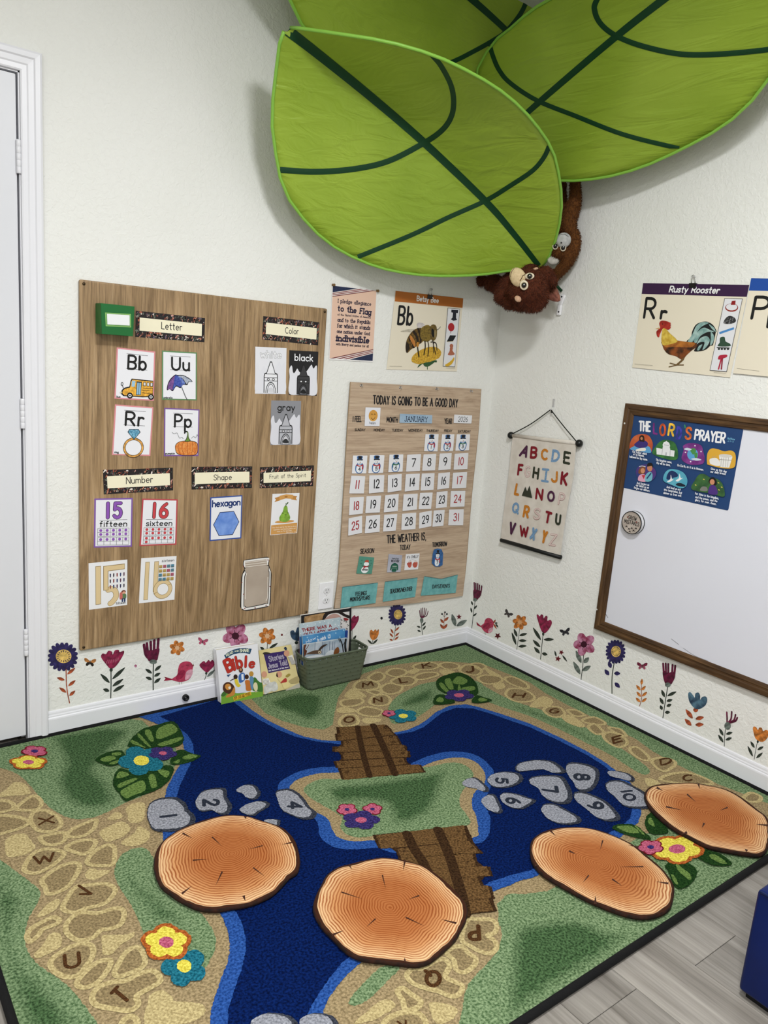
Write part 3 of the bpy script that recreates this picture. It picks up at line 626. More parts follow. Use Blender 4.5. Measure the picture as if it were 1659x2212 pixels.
# ------------------------------------------------------------------ calendar chart
K4 = crop(720, 820, 4.879); K5 = crop(720, 1070, 4.879); K3 = crop(700, 600, 4.608)
CW = wood_mat('calendar_fabric', [(0.25, '#a08a76'), (0.45, '#b6a18c'), (0.6, '#c0ac97'), (0.75, '#c9b7a3')], (1.2, 9, 9), 1.6, (4, 120, 120), 0.8, 2.0, 0.82)
CH = 0.012
tl, tr = WA.px(*K4(187, 25), CH), WA.px(*K4(1560, 100), CH)
left = [WA.px(*p, CH) for p in (K4(187, 25), K4(150, 560), K4(110, 1260), K5(60, 800), K5(12, 1195))]
right = [WA.px(*p, CH) for p in (K4(1560, 100), K4(1530, 560), K4(1460, 1240), K5(1405, 700), K5(1365, 1060))]
lf = smooth_open(left, 6); rt = smooth_open(right, 6); n = len(lf); nu = 24; vs = []; fs = []
for j in range(n):
    for i in range(nu+1):
        t = i/nu; v = j/(n-1); u = (lf[j][0]*(1-t)+rt[j][0]*t, lf[j][1]*(1-t)+rt[j][1]*t)
        w = .0013*math.sin(t*9+v*4)*v+.0009*math.sin(v*17+t*5)*v
        sag = -.012*math.sin(t*PI)*v**6
        vs.append(WA.pt(u[0], u[1]+sag, CH-.0026+w))
for j in range(n-1):
    for i in range(nu): a = j*(nu+1)+i; fs.append((a, a+1, a+nu+2, a+nu+1))
cal = mesh('calendar_chart', vs, fs, CW); tag(cal, 'beige wood-print fabric calendar chart headed today is going to be a good day', 'calendar')
md = cal.modifiers.new('thick', 'SOLIDIFY'); md.thickness = .0015; md.offset = -1
STITCH = flat('#9b8468', .8)
tube('side_binding', [WA.pt(u, v, CH-.003) for u, v in lf], .0022, STITCH, cal, 6); tube('side_binding', [WA.pt(u, v, CH-.003) for u, v in rt], .0022, STITCH, cal, 6)
METAL = flat('#b9b9bb', .25, .5, 1.0)
for x, y in ((290, 62), (702, 85), (1085, 98), (1447, 122)):
    u, v = WA.px(*K4(x, y), CH); p = WA.pt(u, v, CH)
    t = thing('wall_hook', {290: 'leftmost metal cup hook along the calendar top', 702: 'second metal cup hook from the left along the calendar top', 1085: 'third metal cup hook from the left along the calendar top', 1447: 'rightmost metal cup hook along the calendar top'}[x], 'hook', WA.pt(u, v, 0), 'hooks holding the calendar')
    tube('hook_shank', [p+Vector((0, .012, .006)), p+Vector((.001, -.004, .0055)), p+Vector((.0012, -.010, .003)), p+Vector((.001, -.012, -.002)), p+Vector((0, -.010, -.005))], .0014, METAL, t, 6)
    bm = bmesh.new(); lathe(bm, [(.0018, 0), (.0042, .0003), (.0042, .001), (.0018, .0012)], 14, Matrix.Translation(p+Vector((0, 0, 0))) @ Matrix.Rotation(PI/2, 4, 'X'), False); from_bm('grommet', bm, METAL, cal, True)
a4 = Art(WA, CH+.0004, K4); a5 = Art(WA, CH+.0004, K5); BK = '#17161a'
a4.text('TODAY IS GOING TO BE A GOOD DAY', (422, 254), (1308, 288), (424, 168), BK, w=.15, gap=26); a4.build('lettering', cal)
a4.text('I FEEL', (206, 443), (294, 443), (208, 388), BK, w=.15, gap=16); a4.build('lettering', cal); a4.text('MONTH', (563, 447), (677, 450), (565, 395), BK, w=.15); a4.build('lettering', cal); a4.text('YEAR', (1172, 462), (1247, 464), (1174, 410), BK, w=.15); a4.build('lettering', cal)
for s_, x0, x1, y in (('SUNDAY', 226, 336, 540), ('MONDAY', 426, 540, 542), ('TUESDAY', 620, 734, 545), ('WEDNESDAY', 790, 940, 546), ('THURSDAY', 980, 1108, 550), ('FRIDAY', 1167, 1250, 550), ('SATURDAY', 1313, 1443, 557)):
    a4.text(s_, (x0, y), (x1, y+1), (x0+1, y-24), BK, w=.17, gap=14); a4.build('lettering', cal)
a5.text('THE WEATHER IS,', (568, 502), (975, 468), (566, 424), BK, w=.15, gap=24); a5.build('lettering', cal); a5.text('TODAY', (705, 575), (812, 568), (703, 526), BK, w=.16); a5.build('lettering', cal); a5.text('SEASON', (284, 612), (425, 604), (288, 566), BK, w=.16); a5.build('lettering', cal); a5.text('TOMORROW', (1046, 543), (1197, 530), (1045, 498), BK, w=.16)
a5.build('lettering', cal)
VIN = mottle('#c3ae97', '#cbb79f', 20, .15)      # clear pocket strips read as faint lines
for y0, y1 in ((765, 745), (985, 955), (1210, 1160)): a4.line(f'195,{y0} 1440,{y1}', 3, '#a8927a'); a4.build('pocket_seam', cal)
for y0, y1 in ((215, 130), (430, 325)): a5.line(f'150,{y0} 1390,{y1}', 3, '#a8927a'); a5.build('pocket_seam', cal)
TEAL = mottle('#62a0a2', '#74b2b2', 40, .7)
for quad, lines in (('100,968 470,922 445,1135 78,1190', (('FEELINGS', 234, 1058, 350, 1046, 38), ('MONTHS/YEARS', 176, 1118, 384, 1094, 40))), ('548,912 888,868 862,1070 525,1122', (('SEASONS/WEATHER', 597, 1032, 828, 1002, 40),)), ('962,855 1140,882 1312,838 1290,1028 925,1058', (('DAYS/EVENTS', 1045, 980, 1225, 970, 36),))):
    o, a = card('storage_pocket', 'x', 'pocket', WA, CH+.0012, K5, quad, TEAL, .003); o.parent = cal; o.location = WL[o]-WL[cal]
    for kk in ('label', 'category'): del o[kk]
    a.z += .0002
    qd = parse(quad); top = qd[:3] if len(qd) == 5 else qd[:2]
    a.line(' '.join('%f,%f' % p for p in top), 4, '#2e5a60')
    for tx, x0, y0, x1, y1, h in lines: a.text(tx, (x0, y0), (x1, y1), (x0+2, y0-h), BK, w=.17, gap=16)
    a.build('lettering', o)
# date cards
DATES = {1: '972,575 1110,575 1098,757 957,755', 2: '1147,577 1276,577 1262,752 1130,755', 3: '1302,577 1442,577 1430,745 1287,750', 4: '208,800 360,800 346,988 196,990', 5: '385,795 540,797 525,982 370,987',
6: '593,790 738,788 730,970 580,977', 7: '780,792 925,784 912,962 767,970', 8: '952,788 1086,782 1072,957 937,960', 9: '1122,780 1248,775 1236,945 1107,957', 10: '1280,782 1424,773 1413,942 1268,950',
11: '190,1013 337,1018 322,1200 168,1200', 12: '380,1010 538,1005 530,1185 375,1200', 13: '577,1006 722,994 717,1168 573,1190', 14: '765,998 912,990 903,1162 753,1180', 15: '933,990 1068,985 1057,1160 921,1170',
16: '1108,987 1230,977 1220,1143 1095,1160', 17: '1263,982 1411,974 1400,1140 1250,1148', 18: '175,22 323,15 310,192 166,210', 19: '350,10 504,2 490,180 338,188', 20: '547,0 690,-15 680,165 532,180', 21: '742,-10 890,-18 880,150 730,165',
22: '915,-25 1048,-30 1030,142 900,145', 23: '1090,-35 1205,-45 1195,125 1080,137', 24: '1240,-45 1392,-48 1382,118 1232,122', 25: '162,243 304,215 303,395 158,425', 26: '345,218 494,205 488,385 332,400', 27: '537,205 675,196 658,372 524,382',
28: '725,195 874,182 866,355 717,366', 29: '908,185 1038,160 1033,325 903,352', 30: '1060,160 1175,153 1160,320 1045,332', 31: '1222,150 1376,147 1368,315 1212,316'}
def snowman(a, scarf, num, o):
    a.blob('30,4 66,4 64,22 66,40 78,56 76,80 64,98 36,98 22,82 22,58 34,42 32,24', '#3a6aa6', pc=True); a.blob('36,28 62,28 66,38 60,47 40,47 34,38', '#e9ecf0', pc=True); a.blob('36,52 62,52 72,62 70,82 60,95 40,95 28,82 29,62', mottle('#d3dde8', '#eef1f4', 60), pc=True)
    a.poly('36,3 62,3 60,22 38,22', '#1d1d22', pc=True); a.poly('28,21 70,21 69,27 30,27', '#1d1d22', pc=True); a.poly('36,19 62,19 62,22 36,22', '#35557c', pc=True)
    a.ell(44, 35, 1.8, 1.6, INK, pc=True, n=8); a.ell(56, 35, 1.8, 1.6, INK, pc=True, n=8); a.poly('50,37 58,39 50,41', '#c4452f', pc=True); a.line('43,43 50,45 57,42', 1.5, INK, sm=True, pc=True)
    x = 74 if scarf == '#a8262c' else 26; d = -6 if x > 50 else 6
    a.blob('28,50 50,56 72,49 72,55 50,62 28,56', scarf, pc=True); a.poly(f'{x},54 {x+d},56 {x+d-2},78 {x+2},76', scarf, pc=True); a.build('snowman_picture', o)
    a.qtext(num, 46 if num == '1' else 43, 84, 51 if num == '1' else 57, 18, INK, w=.2); a.build('lettering', o)
_W = 'zero one two three four five six seven eight nine ten eleven twelve thirteen fourteen fifteen sixteen seventeen eighteen nineteen'.split()
def word(d): return _W[d] if d < 20 else {2: 'twenty', 3: 'thirty'}[d//10]+('-'+_W[d % 10] if d % 10 else '')
for d, qd in DATES.items():
    k = K4 if d < 18 else K5; red = d in (10, 11, 17, 18, 24, 25, 31)
    if d < 7:
        sc = '#a8262c' if d in (1, 2, 4, 5) else '#1f6140'
        o, a = card('date_card', 'snowman date card number %s with %s scarf on calendar' % (word(d), 'red' if d in (1, 2, 4, 5) else 'green'), 'date card', WA, CH+.0018, k, qd, '#e6e6ea', .0008, 'date cards on the calendar', .002)
        snowman(a, sc, str(d), o)
    else:
        o, a = card('date_card', 'plain white date card with %s number %s' % ('red' if red else 'black', word(d)), 'date card', WA, CH+.0018, k, qd, '#e2e2e6', .0008, 'date cards on the calendar', .002)
        s_ = str(d); w = {1: 26, 2: 50}[len(s_)]-(16 if '1' in s_ and d != 11 else 0)-(26 if d == 11 else 0)
        a.qtext(s_, 50-w/2, 72, 50+w/2, 46, '#a3282e' if red else '#1b1b1e', w=.14, gap=26); a.build('lettering', o)
# picture cards in the pockets
o, a = card('feeling_card', 'happy face feeling card in the calendar pocket', 'card', WA, CH+.0018, K4, '340,292 499,297 487,490 330,488', '#e2e3ea', .0008, None, .002)
a.ell(53, 44, 30, 31, mottle('#c98f3c', '#d9a552', 10), pc=True, n=28); a.line('40,38 44,34 48,38', 2.5, '#4a3213', sm=True, pc=True); a.line('58,38 62,34 67,38', 2.5, '#4a3213', sm=True, pc=True); a.line('40,56 52,65 66,54', 3, '#5d2f17', sm=True, pc=True); a.build('face_picture', o); a.qtext('happy', 30, 88, 72, 12, '#3a3a40', w=.12); a.build('lettering', o)
o, a = card('month_card', 'pale blue month card reading January', 'card', WA, CH+.0018, K4, '703,360 1044,375 1040,462 697,456', mottle('#8ba6bf', '#a9bfd2', 14), .0008, None, .002); a.qtext('JANUARY', 15, 82, 85, 56, '#1d2a44', w=.13, slab=9); a.build('lettering', o)
o, a = card('year_card', 'white year card reading 2026', 'card', WA, CH+.0018, K4, '1276,368 1464,378 1455,463 1269,458', '#e2e2e6', .0008, None, .002); a.qtext('2026', 24, 80, 76, 58, '#242428', w=.1); a.build('lettering', o)
o, a = card('season_card', 'green season card with a winter snowman', 'card', WA, CH+.0018, K5, '276,642 432,655 405,828 243,825', '#54917f', .0008, None, .002)
a.ell(54, 42, 17, 12, '#eceff0', pc=True); a.ell(50, 76, 24, 20, '#eceff0', pc=True); a.blob('40,30 46,20 62,18 68,30 54,32', '#b4503a', pc=True); a.blob('38,52 56,56 70,50 68,57 52,62 40,62', '#a8262c', pc=True); a.poly('40,58 48,60 44,74 38,72', '#a8262c', pc=True); a.line('36,60 26,48', 2, '#40322a', pc=True); a.line('70,58 84,46', 2, '#40322a', pc=True)
for x, y in ((20, 22), (80, 20), (84, 36), (18, 40)): a.line(f'{x-4},{y} {x+4},{y}', 1.4, '#1f4a40', pc=True); a.line(f'{x},{y-4} {x},{y+4}', 1.4, '#1f4a40', pc=True)
a.build('snowman_picture', o); a.qtext('winter', 32, 80, 70, 12, INK, w=.2); a.build('lettering', o)
o, a = card('weather_card', 'grey weather card with a green sweater', 'card', WA, CH+.0018, K5, '585,618 728,632 708,808 566,812', mottle('#a3a5b4', '#b9bac6', 8), .0008, None, .002)
a.blob('40,50 50,46 62,50 76,60 80,86 72,88 68,74 66,96 34,96 34,74 28,88 20,86 26,60', '#1f5a48', pc=True); a.line('36,66 66,66', 3, '#cfd8cf', pc=True); a.line('36,76 66,76', 2, '#9fc0ae', pc=True); a.build('sweater_picture', o)
a.qtext('sweater', 26, 26, 76, 10, INK, w=.14); a.qtext('WEATHER', 22, 42, 80, 12, INK, w=.16); a.build('lettering', o)
o, a = card('weather_card', 'white weather card reading chilly with red mittens', 'card', WA, CH+.0018, K5, '765,620 910,612 893,780 748,790', '#e4e4e8', .0008, None, .002)
MIT = mottle('#a8453a', '#c0604e', 60)
a.blob('26,50 40,46 48,56 48,74 40,86 28,82 20,70 14,60 20,54', MIT, pc=True); a.blob('88,50 72,46 62,56 56,66 62,80 74,88 88,82 92,66', MIT, pc=True); a.poly('22,44 42,40 46,50 26,54', '#d9cdc8', pc=True); a.poly('68,44 88,44 90,54 66,54', '#d9cdc8', pc=True); a.line('30,42 50,36 78,44', 1.2, '#8d8480', sm=True, pc=True); a.build('mitten_picture', o)
a.qtext("it's CHILLY", 10, 26, 92, 15, INK, w=.16); a.build('lettering', o)
o, a = card('weather_card', 'blue snowman card number 7 below the word tomorrow', 'card', WA, CH+.0018, K5, '1062,572 1100,560 1140,568 1158,610 1152,735 1120,752 1065,745 1040,715 1048,620', mottle('#27507f', '#3a6aa6', 60), .0008)
a.setq('1050,570 1160,570 1145,752 1035,752'); snowman(a, '#a8262c', '7', o)
# ------------------------------------------------------------------ pledge poster
def pin(px, k, plane, label, h=0, col='#8a6a42'):
    u, v = plane.px(*k(*px), h+.008); t = thing('push_pin', label, 'pin', plane.pt(u, v, h), 'wooden push pins on the pledge poster')
    M = Matrix.Translation(plane.pt(u, v, h)) @ plane.N.to_track_quat('Z', 'Y').to_matrix().to_4x4()
    bm = bmesh.new(); lathe(bm, [(.005, .001), (.0052, .002), (.003, .0035), (.003, .008), (.0052, .0105), (.005, .0125), (.003, .0132)], 12, M); from_bm('pin_head', bm, mottle(shade(col, .7), col, 200), t, True)
    bm = bmesh.new(); lathe(bm, [(.0006, -.006), (.0006, .001)], 6, M); from_bm('pin_needle', bm, METAL, t)
o, a = card('pledge_poster', 'salmon pink pledge of allegiance poster with flag stripes', 'poster', WA, .002, K3, '83,75 525,125 488,840 48,815', '#e6e3e2')
a.setq('88,79 521,130 483,828 55,801'); a.poly('0,0 100,0 100,100 0,100', '#e0bda8', pc=True); a.build('pink_ground', o)
NAVY = mottle('#232c4a', '#39425f', 300, .7, .55, .7)
for side in (0, 1):
    a.poly('0,0 56,0 0,9' if side == 0 else '100,100 46,100 100,89', NAVY, pc=True)
    for i, c in enumerate(('#e4d8d2', '#7c2d35', '#e4d8d2', '#7c2d35', '#e4d8d2', '#6b262e')):
        y = 9+i*1.0; y2 = 89-i*1.0
        a.poly(f'0,{y} {56+i*7},0 {63+i*7},0 0,{y+1.05}' if side == 0 else f'100,{y2} {46-i*7.5},100 {38.5-i*7.5},100 100,{y2-1.05}', c, pc=True, step=False)
    a.build('flag_corner', o)
SB = '#241f38'
for tx, p0, p1, h, w in (('I pledge allegiance', (138, 246), (466, 278), 34, .2), ('to the Flag', (138, 328), (464, 368), 52, .24), ('of the United States of America', (134, 374), (461, 404), 18, .2), ('and to the Republic', (133, 434), (460, 460), 34, .2), ('for which it stands', (130, 492), (456, 517), 36, .2), ('one nation under God', (127, 546), (451, 571), 30, .2), ('indivisible', (123, 626), (444, 650), 56, .24), ('with liberty and justice for all', (120, 668), (440, 692), 20, .2)):
    a.text(tx, p0, p1, (p0[0]+h*.05, p0[1]-h), SB, w=w, gap=24, slab=13)
a.build('lettering', o)
pin((97, 72), K3, WA, 'wooden push pin at left corner of the pledge poster'); pin((535, 131), K3, WA, 'wooden push pin at right corner of the pledge poster')
# ------------------------------------------------------------------ animal alphabet posters
def binder_clip(plane, k, px, h, label, top):
    """black binder clip at a poster's top edge with two wire handles"""
    u, v = plane.px(*k(*px), h); t = thing('binder_clip', label, 'clip', plane.pt(u, v, 0), 'binder clips on alphabet posters')
    P3 = lambda a, b, c: plane.pt(u+a, v+b, h+c)
    vs = [P3(-.013, -.016, .0015), P3(.013, -.016, .0015), P3(.013, 0, .008), P3(-.013, 0, .008), P3(-.013, 0, -h+.0005), P3(.013, 0, -h+.0005)]
    o = mesh('clip_body', vs, [(0, 1, 2, 3), (3, 2, 5, 4)], BLACK, t); md = o.modifiers.new('t', 'SOLIDIFY'); md.thickness = .0008
    for c0, bend in ((.004, .002), (.002, .008)):
        tube('wire_handle', [P3(-.007, .001, c0), P3(-.0075, .010, c0+bend*.3), P3(-.004, .018, c0+bend*.7), P3(-.006, .024, c0+bend), P3(0, .027, c0+bend), P3(.006, .024, c0+bend), P3(.004, .018, c0+bend*.7), P3(.0075, .010, c0+bend*.3), P3(.007, .001, c0)], .0009, METAL, t, 5)
    tube('nail', [P3(.001, .020, -h), P3(.001, .0215, .012)], .0011, METAL, t, 6)
CREAM = '#e3dac6'
def poster(name, label, plane, k, quad, band, bandcol, h=.003):
    a0 = Art(plane, h, k); q4 = a0.pts(quad); n = 14; vs = []; fs = []
    for j in range(n+1):                                   # gently curling sheet: bottom lifts from the wall
        y = j/n
        for i in range(5):
            x = i/4; p = [(q4[0][e]*(1-x)+q4[1][e]*x)*(1-y)+(q4[3][e]*(1-x)+q4[2][e]*x)*y for e in (0, 1)]
            vs.append(plane.pt(p[0], p[1], h-.0006+.0*y))
    for j in range(n):
        for i in range(4): a_ = j*5+i; fs.append((a_, a_+1, a_+6, a_+5))
    o = mesh(name, vs, fs, CREAM); tag(o, label, 'poster'); md = o.modifiers.new('t', 'SOLIDIFY'); md.thickness = .0004; md.offset = -1
    a0.quad = q4
    if band: a0.poly(band, bandcol); a0.build('title_band', o)
    return o, a0
o, a = poster('alphabet_poster', 'cream bee alphabet poster with orange title band', WA, K3, '712,130 1385,205 1322,932 622,912', '712,130 1385,205 1378,300 704,235', '#ad6528')
a.text('Betsy Bee', (924, 228), (1138, 250), (927, 180), '#ececec', w=.2, gap=18); a.text('Bb', (735, 460), (872, 468), (752, 285), INK, w=.15, gap=30); a.build('lettering', o)
GOLD = mottle('#a87c22', '#d9b13e', 160); BROWN = mottle('#3b2c14', '#7a5c28', 120)
a.blob('880,840 872,800 900,760 960,720 1040,690 1110,690 1155,720 1165,755 1140,800 1060,835 960,860', GOLD); a.blob('990,850 1060,835 1110,820 1100,840 1060,870 1030,885 1000,880', '#2f5230'); a.blob('930,895 945,865 985,850 950,880', '#2f5230'); a.line('1028,875 1028,910', 8, '#3d5b33'); a.blob('1090,830 1120,822 1118,842 1100,838', '#2f5230'); a.build('flower_picture', o)
a.blob('760,535 830,515 920,512 1010,525 940,545 840,540', mottle('#a8a08e', '#c8c0b0', 60)); a.blob('920,470 935,448 975,450 1000,470 980,490 940,498', mottle('#b8b0ae', '#cfc8c8', 60)); a.build('wings', o)
a.blob('822,748 810,680 830,600 880,530 940,500 985,510 1000,560 985,630 920,680 870,710', BROWN)
for t2 in ('822,748 812,690 822,640 850,690', '840,610 850,580 895,640 905,690 880,700 870,650', '880,540 900,528 938,600 940,660 925,672 915,600', '925,510 940,503 968,570 968,640 955,650 948,580'): a.blob(t2, '#241a10')
a.blob('850,600 865,575 905,640 900,690', mottle('#a8622c', '#c4873e', 120)); a.blob('960,520 985,485 1030,470 1060,490 1080,540 1070,600 1030,635 980,625 955,580', mottle('#5b4a1e', '#8d7430', 140)); a.blob('1048,530 1052,490 1080,465 1110,475 1122,520 1120,580 1100,620 1075,625 1055,590', mottle('#4a3c1c', '#7a6430', 140)); a.blob('1068,560 1066,520 1082,508 1096,540 1094,580 1080,590', '#15120e'); a.blob('1095,530 1110,520 1116,560 1108,600 1096,590', '#8a7a50')
a.line('1118,520 1140,508 1156,488', 4, '#18140f', sm=True)
for t2, w in (('925,640 930,700 942,785', 13), ('1002,630 1005,690 992,765', 11), ('1030,630 1040,690 1030,780', 9), ('1080,625 1092,690 1108,760', 8), ('1060,640 1090,640 1115,660 1122,725', 8), ('1090,640 1085,700 1088,750', 7)): a.line(t2, w, '#1d150c', sm=True)
a.blob('916,650 936,640 940,675 922,690', '#b37a2c'); a.build('bee_picture', o)
a.poly('1228,300 1350,310 1300,888 1180,882', '#2a2a2c'); a.poly('1231,304 1346,313 1297,884 1184,878', '#dcdcdf'); a.build('side_panel', o)
a.poly('1264,318 1332,322 1328,352 1312,350 1310,400 1320,420 1285,428 1258,415 1275,395 1280,348 1262,344', '#22232c'); a.ell(1262, 492, 32, 42, '#a8262c'); a.line('1257,535 1257,552', 5, '#7a1a20'); a.poly('1250,572 1312,574 1280,632 1216,638', '#1a1a1c'); a.poly('1216,636 1280,630 1282,638 1222,642', '#d8d0b8')
a.ell(1264, 678, 18, 20, '#a8644a'); a.blob('1250,695 1278,695 1275,725 1296,760 1262,772 1228,765 1245,730', '#a8644a'); a.blob('1200,868 1235,845 1270,815 1288,790 1292,815 1265,860 1225,882', '#d0a52c'); a.build('small_pictures', o)
a.line('650,878 770,882', 2, '#6a655c'); a.line('1210,897 1300,900', 2, '#6a655c'); a.build('fine_print', o)
binder_clip(WA, K3, (1050, 172), .003, 'black binder clip holding the bee poster', 0)
KR = crop(1280, 580, 4.377)
o, a = poster('alphabet_poster', 'cream rooster alphabet poster with purple title band', WB, KR, '478,138 1482,155 1300,1030 375,935', '478,138 1482,155 1458,268 465,240', '#35193f', .004)
a.text('Rusty Rooster', (725, 222), (1195, 234), (740, 168), '#ececec', w=.21, gap=18); a.text('R', (488, 462), (580, 468), (512, 282), INK, w=.15); a.text('r', (645, 470), (692, 472), (661, 365), INK, w=.26); a.build('lettering', o)
TAIL = mottle('#6f9490', '#a3bdb8', 60)
a.blob('890,695 930,650 945,590 980,530 1040,505 1090,505 1140,535 1172,590 1165,610 1140,720 1115,730 1075,765 1020,782 960,780 985,720', '#17191a')
for t2 in ('900,695 945,620 985,540 1040,508 1100,515 1040,545 990,600 950,690', '960,690 985,610 1050,560 1110,580 1150,600 1090,600 1020,640 985,700', '985,720 1020,660 1080,640 1110,680 1080,740 1040,770 1060,700 1010,700', '1120,600 1150,640 1140,700 1115,725 1120,660', '1100,525 1150,560 1165,600 1130,570', '990,770 1010,730 1040,720 1010,770'): a.blob(t2, TAIL)
a.build('tail_feathers', o)
a.blob('655,690 660,720 680,770 720,810 790,830 850,862 890,820 940,775 985,740 980,705 900,695 800,680 720,650', mottle('#2f1d12', '#8a4a20', 40)); a.blob('665,715 700,690 780,680 900,695 970,705 930,745 800,740 700,745', mottle('#8a5020', '#b8722c', 40)); a.blob('665,570 690,565 730,610 790,665 800,695 720,720 665,722 652,660', mottle('#b8922c', '#d8bc52', 60)); a.build('body', o)
a.blob('632,520 650,495 690,495 742,515 735,525 745,535 735,545 742,553 730,575 705,578 670,565 640,620 630,650 612,640 605,600 620,580 640,560', mottle('#8a2018', '#b8382a', 60)); a.poly('595,570 630,558 640,572 610,574', '#c9a070'); a.ell(665, 525, 5, 5, '#18120e'); a.build('comb', o)
for t2, w in (('862,852 835,880 800,910', 18), ('800,912 735,895', 9), ('800,912 725,930', 9), ('800,912 862,912', 9), ('840,880 860,860', 12)): a.line(t2, w, '#6a5230')
a.build('feet', o)
a.poly('1250,282 1422,286 1272,978 1110,965', '#2a2a2c'); a.poly('1254,287 1417,291 1268,973 1115,961', '#dcdce0'); a.build('side_panel', o)
a.ell(1318, 370, 62, 40, '#8a2a22'); a.ell(1318, 365, 54, 32, '#dcdce0'); a.poly('1320,308 1356,304 1352,345 1310,345', '#8a1a1c'); a.blob('1240,515 1262,470 1300,448 1345,465 1358,500 1320,522 1270,525', mottle('#2a2a2c', '#77777a', 120, .6, .5, .6)); a.poly('1200,602 1338,555 1342,575 1205,622', '#4a86c0')
a.blob('1210,655 1250,648 1262,690 1300,710 1302,735 1190,735 1205,700', '#2f4a38'); a.line('1180,748 1296,752', 8, '#1d2420')
for x in (1198, 1226, 1254, 1284): a.ell(x, 760, 11, 12, '#2a302c')
a.blob('1190,850 1205,822 1270,815 1275,835 1240,850 1200,862', '#a8223c'); a.line('1222,850 1195,950', 14, '#a8223c'); a.line('1232,850 1222,950', 14, '#8a1a30'); a.build('small_pictures', o)
a.line('402,902 572,918', 2, '#6a655c'); a.line('1150,982 1265,992', 2, '#6a655c'); a.build('fine_print', o)
binder_clip(WB, KR, (955, 140), .004, 'black binder clip holding the rooster poster', 0)
o, a = poster('alphabet_poster', 'cream alphabet poster with blue title band cut off at right edge', WB, KR, '1500,92 2500,110 2320,1085 1328,990', '1500,92 2500,110 2475,228 1478,208', '#1d4a9c', .0065)
a.text('P', (1505, 470), (1640, 474), (1545, 270), INK, w=.15); a.text('p', (1668, 480), (1740, 482), (1700, 275), INK, w=.16); a.build('lettering', o); a.line('1365,945 1575,970', 2, '#6a655c'); a.build('fine_print', o)
# ------------------------------------------------------------------ alphabet banner
KB = crop(1060, 840, 5.673); SH = .02
FAB = mottle('#cdc5ba', '#d8d1c7', 25, .9, bump=.15, bscale=400)
aB = Art(WB, SH, KB)
cl = [WB.px(*KB(x, y), SH) for x, y in ((272, 560), (235, 900), (180, 1350), (122, 1850))]; cr = [WB.px(*KB(x, y), SH) for x, y in ((1048, 660), (1010, 1050), (930, 1500), (852, 2040))]
lf = smooth_open(cl, 5); rt = smooth_open(cr, 5); n = len(lf); vs = []; fs = []
for j in range(n):
    for i in range(13):
        t = i/12; vs.append(WB.pt(lf[j][0]*(1-t)+rt[j][0]*t, lf[j][1]*(1-t)+rt[j][1]*t, SH-.002+.0012*math.sin(t*7+j*.6)))
for j in range(n-1):
    for i in range(12): e = j*13+i; fs.append((e, e+1, e+14, e+13))
banner = thing('alphabet_banner', 'cream fabric alphabet wall hanging with colorful appliqué letters'.replace('é', 'e'), 'wall hanging', WB.pt(rt[-1][0], rt[-1][1], 0))
o = mesh('cloth', vs, fs, FAB, banner); md = o.modifiers.new('t', 'SOLIDIFY'); md.thickness = .0015; md.offset = -1
pL, pR = [WB.pt(*WB.px(*KB(*p), SH), SH-.003) for p in ((268, 572), (1046, 664))]
tube('top_sleeve', [pL, (pL+pR)/2+Vector((0, 0, -.001)), pR], .0085, FAB, banner, 12)
for p, d in ((pL, (pL-pR).normalized()), (pR, (pR-pL).normalized())):
    bm = bmesh.new(); bmesh.ops.create_uvsphere(bm, u_segments=16, v_segments=10, radius=.0155, matrix=Matrix.Translation(p+d*.013)); from_bm('end_knob', bm, flat('#161716', .35), banner, True)
bL, bR = [WB.pt(*WB.px(*KB(*p), SH), SH-.003) for p in ((122, 1853), (853, 2065))]
tube('bottom_rod', [bL, bR], .0095, flat('#0e0f0e', .5), banner, 10)
hook_uv = WB.px(*KB(735, 255), .014); hp = WB.pt(*hook_uv, .014)
tube('hanging_cord', smooth_open([tuple(pL+Vector((-.004, 0, .008))), tuple((pL+hp)/2+Vector((-.002, 0, -.004))), tuple(hp)], 6), .0022, flat('#23251f', .8), banner, 6)
tube('hanging_cord', smooth_open([tuple(pR+Vector((-.004, 0, .008))), tuple((pR+hp)/2+Vector((-.002, 0, .002))), tuple(hp)], 6), .0022, flat('#23251f', .8), banner, 6)
bm = bmesh.new(); bmesh.ops.create_uvsphere(bm, u_segments=8, v_segments=6, radius=.005, matrix=Matrix.Translation(hp+Vector((-.003, -.010, -.008)))); from_bm('knot', bm, flat('#23251f', .8), banner, True)
t = thing('adhesive_hook', 'small clear adhesive hook holding the alphabet wall hanging', 'hook', WB.pt(hook_uv[0], hook_uv[1], 0))
m, n_, l_, b_ = nodes('clear_plastic', .15, .5); b_.inputs['Base Color'].default_value = (.9, .9, .9, 1); b_.inputs['Transmission Weight'].default_value = .6
u0, v0 = hook_uv
bm = bmesh.new(); bm_box(bm, (-.003, -(u0+.006), v0+.012), (-.0003, -(u0-.006), v0+.045), .001); from_bm('hook_plate', bm, m, t)
tube('hook_arm', [WB.pt(u0, v0+.014, .002), WB.pt(u0, v0+.002, .006), WB.pt(u0, v0-.004, .014), WB.pt(u0, v0+.004, .019)], .0022, m, t, 8)
LC = {'p': '#4a2440', 'r': '#7a1622', 'o': '#bd7726', 'b': '#7193b5', 'g': '#2f3326', 'k': None}
